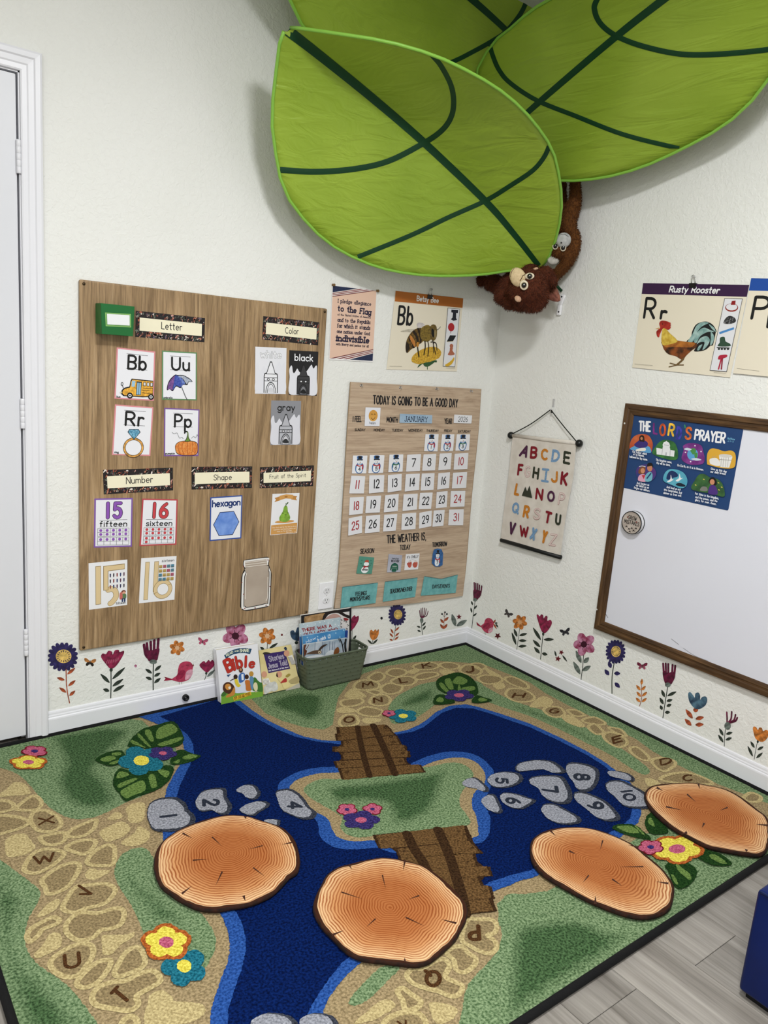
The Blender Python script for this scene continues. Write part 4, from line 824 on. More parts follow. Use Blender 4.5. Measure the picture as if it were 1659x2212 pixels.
ROWS = [('A', 'p', 345, 826, 445, 842, 392, 685), ('B', 'r', 478, 852, 568, 856, 490, 702), ('C', 'o', 610, 868, 705, 880, 618, 725), ('D', 'b', 740, 893, 842, 898, 756, 742), ('E', 'g', 884, 914, 975, 928, 896, 760),
('F', 'r', 322, 1060, 392, 1066, 336, 915), ('G', 'k', 412, 1080, 482, 1088, 424, 940), ('H', 'g', 508, 1095, 590, 1112, 522, 950), ('I', 'b', 652, 1125, 690, 1133, 668, 985), ('J', 'o', 738, 1145, 822, 1152, 744, 1000), ('K', 'r', 852, 1170, 940, 1185, 868, 1010),
('L', 'o', 285, 1300, 352, 1308, 310, 1155), ('N', 'r', 545, 1352, 640, 1368, 560, 1208), ('O', 'p', 688, 1375, 785, 1390, 700, 1240), ('P', 'k', 826, 1415, 895, 1425, 848, 1272),
('Q', 'b', 256, 1520, 350, 1530, 272, 1385), ('R', 'o', 392, 1572, 470, 1585, 415, 1422), ('S', 'k', 524, 1592, 605, 1605, 536, 1458), ('T', 'r', 655, 1635, 738, 1655, 678, 1490), ('U', 'g', 788, 1660, 862, 1676, 800, 1520),
('V', 'p', 215, 1775, 295, 1790, 240, 1625), ('W', 'r', 352, 1805, 468, 1825, 358, 1665), ('X', 'b', 480, 1838, 545, 1855, 515, 1695), ('Y', 'o', 618, 1880, 680, 1895, 648, 1728), ('Z', 'k', 718, 1915, 798, 1925, 740, 1775)]
for ch, c, x0, y0, x1, y1, ux, uy in ROWS:
    # inset so the stroke's width stays within the traced letter
    if c == 'k':
        aB.text(ch, (x0+6, y0-6), (x1-6, y1-6), (ux+6, uy+8), '#c08c90', w=.16); aB.text(ch, (x0+6, y0-6), (x1-6, y1-6), (ux+6, uy+8), '#d8cdc4', w=.09)
    else: aB.text(ch, (x0+13, y0-12), (x1-13, y1-12), (ux+12, uy+16), mottle(shade(LC[c], .9), shade(LC[c], 1.1), 200, .9), w=.26)
    if ch == 'I': aB.line('628,1126 702,1136', 24, LC['b']); aB.line('640,985 710,992', 24, LC['b'])
    aB.build('letter', banner)
aB.poly('386,1308 430,1198 452,1255 482,1185 514,1338', LC['g']); aB.build('letter', banner)
# ------------------------------------------------------------------ whiteboard
KW = crop(1270, 860, 4.265); FH = .022
y_tl = WB.px(1352, 870.5, FH); y_bl = WB.px(1280, 1354, FH); tr1 = WB.px(1659, 907, FH); br1 = WB.px(1659, 1512, FH)
wu0 = (y_tl[0]+y_bl[0])/2; wz1 = (y_tl[1]+tr1[1])/2; wz0 = (y_bl[1]+br1[1])/2; wu1 = wu0+1.22; FW = .042
FWOOD = wood_mat('frame_oak', [(0.25, '#2f2012'), (0.45, '#4d3620'), (0.6, '#5f452a'), (0.75, '#6f5334')], (14, 1.2, 14), 1.8, (150, 6, 150), .45)
FWOODV = wood_mat('frame_oak_upright', [(0.25, '#2f2012'), (0.45, '#4d3620'), (0.6, '#5f452a'), (0.75, '#6f5334')], (14, 14, 1.2), 1.8, (150, 150, 6), .45)
wb = thing('whiteboard', 'large whiteboard in a brown wooden frame on the right wall', 'whiteboard', WB.pt((wu0+wu1)/2, wz0, 0))
o = sheet('white_surface', WB, [(wu0+.02, wz0+.02), (wu1-.02, wz0+.02), (wu1-.02, wz1-.02), (wu0+.02, wz1-.02)], .004, .008, flat('#dcdde6', .18, .5), wb)
def rail(a, b, c, d, mat):           # mitred frame rail with a stepped face
    # outer edge a->b, inner edge d->c
    prof = [(0, .001), (0, FH-.003), (.06, FH), (.42, FH), (.5, FH-.003), (.62, FH-.003), (.7, FH-.001), (.93, FH-.003), (1, FH-.008), (1, .001)]
    vs = [WB.pt(a[0]+(d[0]-a[0])*t, a[1]+(d[1]-a[1])*t, h) for t, h in prof]+[WB.pt(b[0]+(c[0]-b[0])*t, b[1]+(c[1]-b[1])*t, h) for t, h in prof]; n = len(prof)
    bm = bmesh.new(); bv = [bm.verts.new(v) for v in vs]
    for i in range(n): bm.faces.new((bv[i], bv[(i+1) % n], bv[n+(i+1) % n], bv[n+i]))
    bm.faces.new(bv[:n]); bm.faces.new(bv[n:][::-1]); from_bm('frame_rail', bm, mat, wb)
A_, B_, C_, D_ = (wu0, wz1), (wu1, wz1), (wu1, wz0), (wu0, wz0); I_ = [(wu0+FW, wz1-FW), (wu1-FW, wz1-FW), (wu1-FW, wz0+FW), (wu0+FW, wz0+FW)]
rail(A_, B_, I_[1], I_[0], FWOOD); rail(D_, C_, I_[2], I_[3], FWOOD); rail(A_, D_, I_[3], I_[0], FWOODV); rail(B_, C_, I_[2], I_[1], FWOODV)
for px in ((1349, 914.5), (1289, 1316.5)):
    u, v = WB.px(*px, FH); bm = bmesh.new(); lathe(bm, [(.0035, 0), (.0035, .001), (.002, .002)], 12, Matrix.Translation(WB.pt(u, v, FH-.001)) @ Matrix.Rotation(-PI/2, 4, 'Y')); from_bm('screw', bm, flat('#d9d9d6', .3, .5), wb, True)
aw = Art(WB, .012, FULL)
aw.line('1306,1315 1308,1325 1313,1334', 1.2, '#5a5a60', sm=True); aw.line('1450,1380 1466,1392', 1, '#77777c'); aw.line('1476,1400 1500,1416 1530,1428', 1, '#8a8a90', sm=True); tag(aw.build('pen_mark', wb), kind='stuff')
# prayer poster
PH = .0125
o, a = card('prayer_poster', "navy blue Lord's Prayer poster on the whiteboard corner", 'poster', WB, PH, KW, '416,150 1432,286 1292,1037 312,822', '#20406f', .0006, None, .006)
a.z += .0001
HX = [('L', '#7a2f7a', 600, 330, 640, 336, 604, 228), ('O', '#c4552c', 658, 345, 715, 352, 664, 232), ('R', '#e0b23c', 735, 345, 790, 352, 752, 232), ('D', '#3a3a94', 812, 378, 858, 384, 824, 258), ('S', '#d06a34', 893, 378, 950, 386, 905, 262)]
a.text('THE', (474, 298), (572, 305), (476, 215), '#ebebee', w=.21, gap=26)
for ch, c, x0, y0, x1, y1, ux, uy in HX: a.text(ch, (x0+6, y0-6), (x1-4, y1-6), (ux+4, uy+8), mottle(shade(c, .85), shade(c, 1.15), 60), w=.2)
a.line('893,250 898,272', 12, '#3a8a5c'); a.text('PRAYER', (985, 378), (1258, 412), (996, 292), '#ebebee', w=.2, gap=22); a.text('Matthew', (1288, 382), (1354, 388), (1289, 362), '#6fa8c8', w=.15); a.text('6:9-13', (1290, 404), (1344, 408), (1291, 390), '#6fa8c8', w=.15); a.build('lettering', o)
a.blob('390,470 400,390 440,345 500,332 560,345 595,400 598,450 575,505 500,490', mottle('#b04a2c', '#c8683c', 30)); a.blob('390,470 450,435 520,440 570,450 580,505 490,492', '#5b9ccc'); a.blob('430,425 460,400 480,385 525,390 555,415 540,450 480,460 440,445', '#3a2f74'); a.blob('476,385 478,355 497,340 518,350 524,385 518,405 500,400 485,400', '#2c1d18'); a.ell(497, 372, 11, 15, '#b8805c'); a.blob('440,480 480,462 530,460 530,485 470,490', '#e8e4d8'); a.build('figure_picture', o)
a.blob('598,510 630,440 680,392 740,385 800,410 828,470 832,550 790,570 700,555', mottle('#2c5a34', '#3f7a3c', 40)); a.poly('633,458 662,462 690,468 694,440 690,432 700,408 718,400 726,392 734,402 752,412 760,440 756,452 762,478 802,484 796,540 636,518', '#e4e4e6')
for t2 in ('690,470 684,520', '762,480 758,532', '706,430 748,436', '716,500 720,526', '728,500 724,528'): a.line(t2, 4, '#8d8d94')
a.build('castle_picture', o)
a.blob('866,560 885,480 880,440 930,415 1000,418 1050,440 1068,500 1080,560 1060,605 990,615 920,605', mottle('#6a2a74', '#84408c', 40)); a.ell(968, 518, 50, 56, '#5b9fd0'); a.blob('945,470 985,462 1000,490 975,520 955,500', '#4a8a4a'); a.blob('985,510 1012,505 1010,545 990,550', '#4a8a4a'); a.poly('890,462 930,462 1050,570 960,560', '#c8d4e0') if False else a.blob('888,470 920,458 960,472 930,482', '#c8d4e0'); a.blob('955,560 1000,552 1050,568 1000,576', '#c8d4e0')
for x, y in ((990, 438), (903, 500), (950, 585), (1046, 492)): a.ell(x, y, 7, 7, '#e8dce8', n=8)
a.build('globe_picture', o)
a.blob('1102,600 1105,510 1140,465 1200,470 1260,490 1320,482 1360,510 1366,580 1345,642 1240,645 1120,615', '#d8a63a'); a.poly('1212,530 1336,540 1306,640 1222,635', '#e6e4e0'); a.ell(1272, 532, 62, 16, '#d0ccc6', 4); a.blob('1130,560 1180,550 1212,575 1215,625 1140,610 1126,590', '#e6e4e0')
for x in (1236, 1256, 1278, 1300): a.line(f'{x},548 {x-8},632', 2.5, '#7a7468')
a.line('1216,565 1328,572', 3, '#7a7468'); a.line('1145,555 1160,535', 3, '#b0a898'); a.line('1165,552 1185,532', 3, '#b0a898'); a.build('basket_picture', o)
a.ell(540, 690, 95, 80, mottle('#2f3a78', '#5a3478', 20, .6), 10); a.blob('470,690 480,650 510,630 535,640 530,690 500,700', '#7a4a2c'); a.ell(510, 668, 19, 24, '#c88a68'); a.blob('470,760 476,715 510,700 540,715 540,768', '#d8a0b8'); a.poly('500,710 535,706 520,745', '#b8323c'); a.ell(576, 645, 24, 30, '#c08060'); a.blob('552,630 560,600 590,598 604,620 600,645 592,625', '#1c1614'); a.blob('535,765 540,705 575,680 600,700 590,760', '#6fb0c0'); a.poly('545,735 585,685 592,695 550,748', '#1f3a68'); a.line('480,630 505,625 535,632', 6, '#d8d8d8', sm=True); a.build('couple_picture', o)
a.blob('702,760 715,690 760,655 830,660 890,690 922,750 910,810 860,830 780,800', mottle('#4a9ab4', '#62aec2', 30)); a.blob('730,745 745,690 780,668 825,690 835,720 790,735 770,750', '#1c2f5c'); a.blob('815,795 850,780 900,800 895,815 840,810', '#1a2230'); a.blob('735,768 765,745 770,705 782,745 798,745 775,765 750,775', '#e8e8ea'); a.blob('815,760 845,735 850,695 862,735 880,735 855,755 835,768', '#e8e8ea'); a.build('dove_picture', o)
a.blob('965,840 990,760 1030,705 1080,700 1140,735 1200,745 1250,800 1262,905 1150,880', mottle('#2c5030', '#3f6a38', 40)); a.blob('1118,770 1135,735 1165,730 1192,760 1190,800 1150,800', '#1a1412'); a.ell(1152, 772, 22, 26, '#c88a68'); a.blob('1118,880 1125,820 1150,800 1185,815 1200,885', '#4a2f7a'); a.blob('1040,850 1060,815 1100,820 1105,855', '#7a7a74')
for x, y in ((1210, 780), (1215, 845), (1075, 748), (1000, 800), (1240, 820)): a.ell(x, y, 9, 5, '#c8b45a', 30, n=8)
a.build('child_picture', o)
for rows in (((418, 500, 548, 524, 'Our Father which'), (425, 524, 525, 542, 'art in Heaven,'), (392, 546, 556, 576, 'hallowed be thy name.')), ((634, 575, 780, 600, 'Thy kingdom come,'), (640, 604, 766, 626, 'thy will be done,')), ((832, 626, 1072, 668, 'On Earth, as it is in Heaven.'),), ((1142, 658, 1286, 686, 'Give us this day'), (1138, 684, 1278, 706, 'our daily bread.')), ((460, 790, 572, 808, 'And forgive us'), (452, 810, 570, 834, 'our debts as we'), (434, 832, 578, 862, 'forgive our debtors.')), ((735, 826, 862, 852, 'And lead us not'), (712, 850, 876, 882, 'into temptation, but'), (706, 880, 870, 908, 'deliver us from evil:')), ((998, 886, 1214, 932, 'For thine is the kingdom,'), (1000, 918, 1202, 958, 'and the power, and the'), (998, 944, 1192, 984, 'glory, for ever. Amen.'))):
    for x0, y0, x1, y1, tx in rows: a.text(tx, (x0, y0), (x1, y1), (x0+2, y0-19), '#dfe2ea', w=.19, gap=20)
    a.build('caption', o)
# round magnetic sign
KM = KW; c0 = WB.px(*KM(398, 1148), .035); t = thing('round_magnet', 'round black rimmed magnetic sign with grow and mistakes lettering on whiteboard', 'magnet', WB.pt(c0[0], c0[1], .012))
M = Matrix.Translation(WB.pt(c0[0], c0[1], .0125)) @ Matrix.Rotation(-PI/2, 4, 'Y'); R0 = .044
bm = bmesh.new(); lathe(bm, [(R0, 0), (R0, .003), (R0-.001, .0035), (R0-.001, .018), (R0, .0185), (R0, .0215), (R0-.0025, .022), (R0-.0025, .0195)], 36, M); o_ = from_bm('rim', bm, [BLACK, flat('#d9d9dc', .4)], t)
for p in o_.data.polygons:
    r = [Vector(o_.data.vertices[i].co)+WL[o_] for i in p.vertices]; xm = -sum(v.x for v in r)/len(r)-.0125
    p.material_index = 1 if .0034 < xm < .0183 else 0
a = Art(WB, .0125+.0196, KM); u0, v0 = c0
cf = [(u0+(R0-.0026)*math.cos(i*PI/16), v0+(R0-.0026)*math.sin(i*PI/16)) for i in range(32)]
a.raw(cf, mottle('#a89c92', '#bdb2a8', 40)); a.build('face_disc', t)
a.quad = [(u0-R0, v0+R0), (u0+R0, v0+R0), (u0+R0, v0-R0), (u0-R0, v0-R0)]
a.qtext('GROW', 30, 38, 72, 16, '#1a1614', w=.16); a.qtext('MISTAKES', 14, 58, 88, 16, '#1a1614', w=.16); a.qtext('from your', 34, 24, 66, 7, '#5a504a', w=.14)
for x, y in ((28, 72), (42, 80), (55, 74), (66, 82), (76, 70), (48, 90)): a.blob(f'{x-6},{y+4} {x},{y-5} {x+6},{y+3} {x},{y+1}', '#2a2220', pc=True)
a.ell(28, 30, 4, 4, '#7a4a44', pc=True); a.ell(74, 42, 4, 4, '#7a4a44', pc=True); a.build('lettering', t)
# ------------------------------------------------------------------ flower, bird and butterfly wall stickers
KA = crop(90, 1320, 4.484); KB2 = crop(430, 1300, 4.1475); KC = crop(740, 1230, 4.1475); KD = crop(1000, 1240, 4.608); KE = crop(1290, 1380, 4.496)
NVY, MAG, RUST, DKG, GRG, ORG = water('#2b2552', .2), water('#7c2040', .25), water('#96482c', .25), water('#2d342d', .25), water('#5f6863', .25), water('#b36d31', .25)
WINE = water('#551430', .25); PINKW = mottle('#8a3050', '#c48aa8', 45)
def sticker(name, label, cat, plane, k, px):
    u, v = plane.px(*k(*px), 0); t = thing(name, label, cat, plane.pt(u, v, 0), 'wall stickers along the baseboard'); return t, Art(plane, .0004, k)
def leafp(a, t, l, w, c, nm='leaf'):
    x0, y0, x1, y1 = l; dx, dy = x1-x0, y1-y0; L = math.hypot(dx, dy); nx, ny = -dy/L*w, dx/L*w
    f = [(0, 0), (.25, .8), (.5, 1), (.75, .7), (1, 0), (.75, -.7), (.5, -1), (.25, -.8)]
    a.poly([(x0+dx*q+nx*r, y0+dy*q+ny*r) for q, r in f], c, True); a.build(nm, t)
def leaves(a, t, ls, w, c):
    for l in ls: leafp(a, t, l, w, c)
def stem(a, t, pts, w, c): a.line(pts, w, c, sm=True); a.build('stem', t)
def petals(a, x, y, r0, r1, n, w, c, ph=0, sx=1, sy=1):
    for i in range(n):
        g = 2*PI*i/n+ph; cx, cy = x+sx*math.cos(g)*(r0+r1)/2, y+sy*math.sin(g)*(r0+r1)/2
        a.ell(cx, cy, (r1-r0)/2*(sx*abs(math.cos(g))+sy*abs(math.sin(g))), w*(sx+sy)/2, c, math.degrees(math.atan2(sy*math.sin(g), sx*math.cos(g))), n=14)
def aster(k, plane, label, x, y, rx, ry, cx, cy, crx, cry, stm, sw, lv, lw, lc, sc):
    t, a = sticker('flower_sticker', label, 'wall sticker', plane, k, (x, y)); stem(a, t, stm, sw, sc); leaves(a, t, lv, lw, lc)
    petals(a, x, y, rx*.62, rx, 18, rx*.15, NVY, .1, 1, ry/rx); a.ell(x, y, rx*.82, ry*.82, NVY, n=28); a.build('petals', t)
    a.ell(cx, cy, crx, cry, water('#cfae62', .15), n=24)
    for i in range(16):
        g = 2*PI*i/16; a.line([(cx+crx*.65*math.cos(g), cy+cry*.65*math.sin(g)), (cx+crx*.85*math.cos(g), cy+cry*.85*math.sin(g))], max(2, crx*.09), '#2b2340', step=False)
    a.build('flower_center', t)
def tulip(k, plane, label, head, col, calyx, stm, sw, lv, lw, lc, dash=None):
    h = parse(head); t, a = sticker('flower_sticker', label, 'wall sticker', plane, k, h[0])
    if stm: stem(a, t, stm, sw, DKG)
    leaves(a, t, lv, lw, lc); a.blob(head, col)
    if dash:
        for d in dash: a.line(d, 2.5, '#c48a98', step=False)
    a.build('petals', t)
    if calyx: a.ell(*calyx, DKG); a.build('calyx', t)
def comb(k, plane, label, tips, base, wdt, calyx, stm, sw, lv, lw, lc, col=WINE, cup=None):
    t, a = sticker('flower_sticker', label, 'wall sticker', plane, k, base); stem(a, t, stm, sw, DKG); leaves(a, t, lv, lw, lc)
    tp = parse(tips); n = len(tp)
    for i, (x, y) in enumerate(tp):
        bx = base[0]+(i-(n-1)/2)*wdt*.55; mx, my = base[0]+(x-base[0])*.85, base[1]+(y-base[1])*.45
        a.line([(bx, base[1]), ((bx+mx)/2+(mx-bx)*.2, (base[1]+my)/2), (mx, my), (x, y)], wdt, col, sm=True)
    if cup: a.blob(cup, col)
    a.build('petals', t)
    if calyx: a.ell(*calyx, GRG); a.build('calyx', t)
def daisy(k, plane, label, x, y, r, n, col, cc, stm=None, sw=5, lv=(), lw=14, lc=DKG, ph=0, pw=.36, sy=1.0, dots=True, nm='flower_sticker'):
    t, a = sticker(nm, label, 'wall sticker', plane, k, (x, y))
    if stm: stem(a, t, stm, sw, DKG)
    leaves(a, t, lv, lw, lc); petals(a, x, y, r*.12, r, n, r*pw, col, ph, 1, sy); a.build('petals', t); a.ell(x, y, r*.3, r*.3*sy, cc)
    if dots:
        for i in range(7): g = i*.9; a.line([(x, y), (x+r*.5*math.cos(g), y+r*.5*sy*math.sin(g))], r*.05, cc, step=False)
    a.build('flower_center', t)
def butterfly(k, plane, label, x, y, s, rot, c1, c2):
    t, a = sticker('butterfly_sticker', label, 'wall sticker', plane, k, (x, y)); r = math.radians(rot)
    f = lambda pts: [(x+s*(px*math.cos(r)-py*math.sin(r)), y+s*(px*math.sin(r)+py*math.cos(r))) for px, py in pts]
    for sg in (-1, 1):
        a.poly(f([(0, 0), (sg*.5, -.55), (sg*1.0, -.6), (sg*.9, -.1), (sg*.4, .1)]), c1, True); a.build('upper_wing', t)
        a.poly(f([(0, .05), (sg*.45, .05), (sg*.7, .45), (sg*.45, .7), (sg*.15, .4)]), c2, True); a.build('lower_wing', t)
    a.poly(f([(-.07, -.3), (.07, -.3), (.06, .45), (-.06, .45)]), '#1d1818'); a.build('insect_body', t)
def star(a, t, x, y, r, c, ph=0.0):
    a.poly([(x+(r if i % 2 == 0 else r*.45)*math.cos(ph+i*PI/5), y+(r if i % 2 == 0 else r*.45)*math.sin(ph+i*PI/5)) for i in range(10)], c); a.build('petals', t); a.ell(x, y, r*.18, r*.18, '#2a0c12'); a.build('flower_center', t)
def dot(k, plane, label, x, y, r, c):
    a = Art(plane, .0004, k); a.ell(x, y, r, r*1.1, c, n=14); tag(a.build('berry_sticker', None), label, 'wall sticker', 'wall stickers along the baseboard')
def bird(k, plane, label, body, wing, belly, tail, beak, eye, legs, x, y):
    t, a = sticker('bird_sticker', label, 'wall sticker', plane, k, (x, y))
    for l in legs: a.line(l, 3, '#3a2a2c'); a.build('leg', t)
    a.blob(tail, water('#8c2038', .15)); a.build('tail', t); a.blob(body, water('#ad3a55', .12)); a.build('bird_body', t); a.blob(belly, water('#d09aa8', .1)); a.build('belly', t); a.blob(wing, water('#8c2340', .15)); a.build('wing', t)
    a.poly(beak, '#6a2f28'); a.build('beak', t); a.line(eye, 3, '#4a1422', sm=True); a.build('eye', t)
aster(KA, WA, 'navy aster sticker with rust leaves nearest the door', 205, 442, 143, 137, 211, 436, 76, 66, '236,560 240,700 250,790 270,890', 9, [(248, 612, 325, 550), (222, 668, 148, 645), (258, 725, 328, 670), (238, 788, 170, 740), (268, 820, 325, 770)], 15, RUST, RUST)
butterfly(KA, WA, 'tan and black butterfly sticker right of the navy aster by the door', 468, 495, 56, 5, water('#a8703c', .2), '#241d18')
tulip(KA, WA, 'magenta tulip sticker with white dashes under the wooden board', '575,445 590,410 622,415 645,385 680,392 688,420 710,380 745,375 755,395 795,385 792,420 745,500 705,545 665,558 620,510', MAG, (672, 570, 16, 18), '671,575 672,700 669,842', 9, [(658, 695, 570, 608), (683, 660, 808, 545), (685, 728, 790, 658), (692, 780, 800, 715), (655, 775, 595, 755)], 17, DKG, ['625,485 632,510', '640,475 648,505', '658,472 664,500', '676,470 680,498', '694,468 696,496', '712,464 712,492', '730,458 726,484', '745,452 738,476'])
dot(KA, WA, 'tiny pink petal sticker between two tall flowers under the board', 910, 531, 13, PINKW)
comb(KA, WA, 'wine red fan flower sticker below the wooden board', '990,325 1018,312 1055,298 1090,283 1130,268', (1078, 470), 24, (1080, 490, 36, 22), '1082,512 1079,640 1080,768', 10, [(1068, 603, 1005, 560), (1095, 578, 1158, 525), (1068, 662, 1008, 640), (1090, 632, 1150, 598), (1090, 697, 1152, 648)], 15, DKG, WINE, '1000,390 1030,380 1080,375 1138,360 1130,430 1112,480 1040,485 1015,430')
daisy(KA, WA, 'loose orange blossom sticker above the pink bird on the left wall', 1312, 356, 68, 6, ORG, '#d9b08a', ph=.3)
bird(KA, WA, 'pink bird sticker on the left wall facing the books', '1260,660 1310,620 1322,560 1340,510 1390,487 1440,495 1465,530 1460,570 1455,620 1420,665 1360,685 1300,680', '1300,655 1330,590 1370,570 1390,590 1375,630 1340,660', '1390,640 1400,590 1430,568 1460,570 1458,615 1425,655 1390,665', '1185,675 1200,655 1190,638 1255,655 1265,665', '1462,522 1475,508 1470,525 1478,530 1464,538', '1400,522 1412,530 1425,522', ['1333,680 1332,712', '1355,682 1356,708'], 1380, 600)
butterfly(KA, WA, 'pink butterfly sticker under the wooden board', 1560, 293, 48, 12, water('#a8506a', .2), water('#a8506a', .2))
tulip(KB2, WA, 'small magenta tulip sticker partly behind the white book', '5,575 20,545 45,530 60,545 85,520 100,535 120,520 140,560 100,610 65,632', MAG, (64, 640, 10, 12), '66,640 60,670 50,696', 6, [(72, 672, 140, 610)], 13, GRG)
daisy(KB2, WA, 'large pink blossom sticker above the white book', 325, 306, 108, 5, PINKW, '#3a0e22', ph=.35, pw=.42)
daisy(KB2, WA, 'orange blossom sticker with stem above the tan book', 610, 306, 70, 6, ORG, '#d9b08a', '612,365 609,440', 5, [(632, 415, 705, 370), (585, 432, 548, 405)], 12, DKG, .2)
dot(KB2, WA, 'tiny red berry sticker left of the blue sticker flower', 742, 296, 9, '#6a1c1c')
tulip(KB2, WA, 'dark blue flower sticker partly behind the books in the basket', '820,300 818,265 845,255 862,275 880,230 905,240 910,300 890,350 860,345 835,330', water('#33475c', .25), (872, 366, 16, 14), None, 0, [], 1, DKG)
tulip(KB2, WA, 'red tulip sticker rising behind the green basket', '1360,255 1362,160 1392,120 1405,135 1428,124 1428,165 1395,225 1372,250', MAG, None, '1372,240 1368,345', 5, [(1378, 345, 1408, 300)], 10, DKG)
dot(KB2, WA, 'tiny black berry sticker right of the basket', 1635, 147, 11, '#1d1d24')
tulip(KB2, WA, 'small orange tulip sticker right of the basket', '1528,290 1530,262 1545,250 1560,264 1580,246 1592,260 1608,245 1608,290 1585,332 1555,342 1535,320', ORG, None, '1557,340 1553,376', 5, [(1550, 378, 1510, 340), (1556, 378, 1600, 335)], 9, DKG)
aster(KC, WA, 'navy aster sticker with rust leaves under the calendar', 488, 407, 77, 95, 495, 403, 38, 43, '478,495 468,560 458,632', 5, [(472, 550, 508, 515), (455, 575, 430, 530), (470, 600, 508, 565), (452, 605, 420, 570), (465, 632, 502, 600), (450, 636, 420, 625)], 8, RUST, DKG)
comb(KC, WA, 'slim striped fan flower sticker under the calendar', '690,368 703,352 718,345 733,346 748,352 765,374', (711, 430), 7, (708, 456, 15, 24), '706,478 710,530 718,584', 5, [(698, 520, 665, 508), (712, 508, 745, 472), (700, 558, 670, 545), (720, 540, 745, 505)], 8, DKG)
t, a = sticker('flower_sticker', 'rust leaved sprig sticker with three black berries', 'wall sticker', WA, KC, (908, 450)); stem(a, t, '914,390 910,460 905,530', 4, RUST)
for x, y in ((891, 400), (917, 384), (934, 400)): a.line([(911, 425), (x, y)], 2, '#2a2420'); a.ell(x, y, 8, 9, '#1d1d20', n=10); a.build('berry', t)
leaves(a, t, [(905, 480, 876, 444), (912, 462, 948, 427), (905, 532, 874, 490), (905, 532, 938, 488)], 11, RUST)
t, a = sticker('flower_sticker', 'two grey leaves sticker with dark red star blossom by the corner', 'wall sticker', WA, KC, (1040, 480)); leaves(a, t, [(1012, 508, 980, 400), (1020, 508, 1114, 453)], 20, GRG); star(a, t, 1043, 425, 26, '#6a1420', -.3)
comb(KC, WB, 'wine red fan flower sticker standing in the room corner', '1180,120 1195,127 1212,130 1228,142 1248,150', (1192, 262), 13, (1188, 272, 17, 16), '1187,288 1172,400 1158,528', 5, [(1166, 320, 1154, 283), (1178, 355, 1205, 322), (1160, 388, 1148, 342), (1172, 418, 1202, 393)], 8, DKG, WINE, '1172,190 1195,180 1230,190 1245,195 1225,245 1205,275 1178,268')
bird(KD, WB, 'pink bird sticker with twig in beak on the right wall', '180,520 210,490 222,455 250,437 285,448 305,480 302,520 290,570 255,588 215,572', '200,525 225,490 265,490 270,515 240,545 215,545', '250,575 262,545 285,532 300,535 292,572 265,587', '137,478 150,490 180,518 176,526 142,508', '303,470 318,480 304,490', '270,480 280,484 290,478', ['212,572 212,600', '226,578 226,604'], 240, 520)
t, a = sticker('twig_sticker', 'small rust and black twig sticker at the bird beak', 'wall sticker', WB, KD, (325, 500)); leaves(a, t, [(305, 492, 325, 452), (305, 492, 336, 548)], 8, RUST); leaves(a, t, [(318, 488, 345, 488), (325, 495, 352, 532)], 8, DKG)
t, a = sticker('flower_sticker', 'single dark red star blossom sticker below the right wall bird', 'wall sticker', WB, KD, (346, 616)); star(a, t, 346, 616, 36, '#5a1018', .3)
butterfly(KD, WB, 'dark grey butterfly sticker above the orange blossom', 450, 395, 44, 35, water('#3a3636', .2), water('#4a4242', .2))
daisy(KD, WB, 'orange blossom sticker with dark leaves on the right wall', 568, 480, 68, 6, ORG, '#d2a070', '566,540 552,640 536,752', 5, [(540, 625, 508, 545), (530, 705, 487, 582), (562, 612, 640, 592), (557, 662, 634, 664), (552, 722, 634, 714)], 14, DKG, .25)
tulip(KD, WB, 'tall magenta tulip sticker on the right wall', '735,415 745,402 765,420 778,402 798,408 805,440 825,415 843,425 842,465 870,455 886,480 875,520 835,575 805,588 780,560 755,490', MAG, (800, 597, 11, 18), '797,605 785,720 772,848', 7, [(776, 658, 698, 532), (805, 652, 905, 650), (770, 728, 697, 655), (765, 790, 710, 728), (788, 790, 843, 802)], 16, DKG)
butterfly(KD, WB, 'black butterfly sticker between the tulip and the pink blossom', 1018, 575, 50, -12, water('#26262c', .2), water('#303036', .2))
t, a = sticker('flower_sticker', 'pair of dark red star blossoms sticker with small leaves', 'wall sticker', WB, KD, (960, 810)); star(a, t, 980, 780, 28, '#6a1420', .2); star(a, t, 946, 843, 32, '#6a1420', -.1); leaves(a, t, [(930, 822, 914, 762), (990, 808, 1038, 872)], 9, DKG)
daisy(KD, WB, 'large pink blossom sticker with grey leaves on the right wall', 1205, 700, 104, 5, PINKW, '#3a0e22', '1202,800 1192,920 1176,1050', 7, [(1178, 885, 1125, 762), (1168, 998, 1100, 872), (1205, 884, 1254, 830), (1190, 962, 1272, 915)], 22, GRG, .6, .42, 1.02)
aster(KD, WB, 'navy aster sticker with drop shaped leaves on the right wall', 1521, 773, 97, 118, 1526, 770, 48, 56, '1506,880 1485,1020 1484,1188', 9, [(1475, 935, 1450, 870), (1455, 1007, 1412, 950), (1505, 988, 1567, 990), (1513, 1082, 1562, 1130)], 20, NVY, DKG)
butterfly(KE, WB, 'wine butterfly sticker above the orange leaf sprig', 437, 262, 50, 3, water('#6a2038', .2), water('#8a4a5a', .2))
t, a = sticker('flower_sticker', 'orange brown leaf sprig sticker on the right wall', 'wall sticker', WB, KE, (430, 540)); stem(a, t, '428,440 432,540 428,600 412,652', 6, RUST); leaves(a, t, [(430, 446, 436, 388), (420, 500, 380, 448), (432, 498, 472, 458), (424, 562, 384, 512), (436, 558, 486, 515), (420, 614, 376, 572), (434, 612, 482, 576)], 13, ORG)
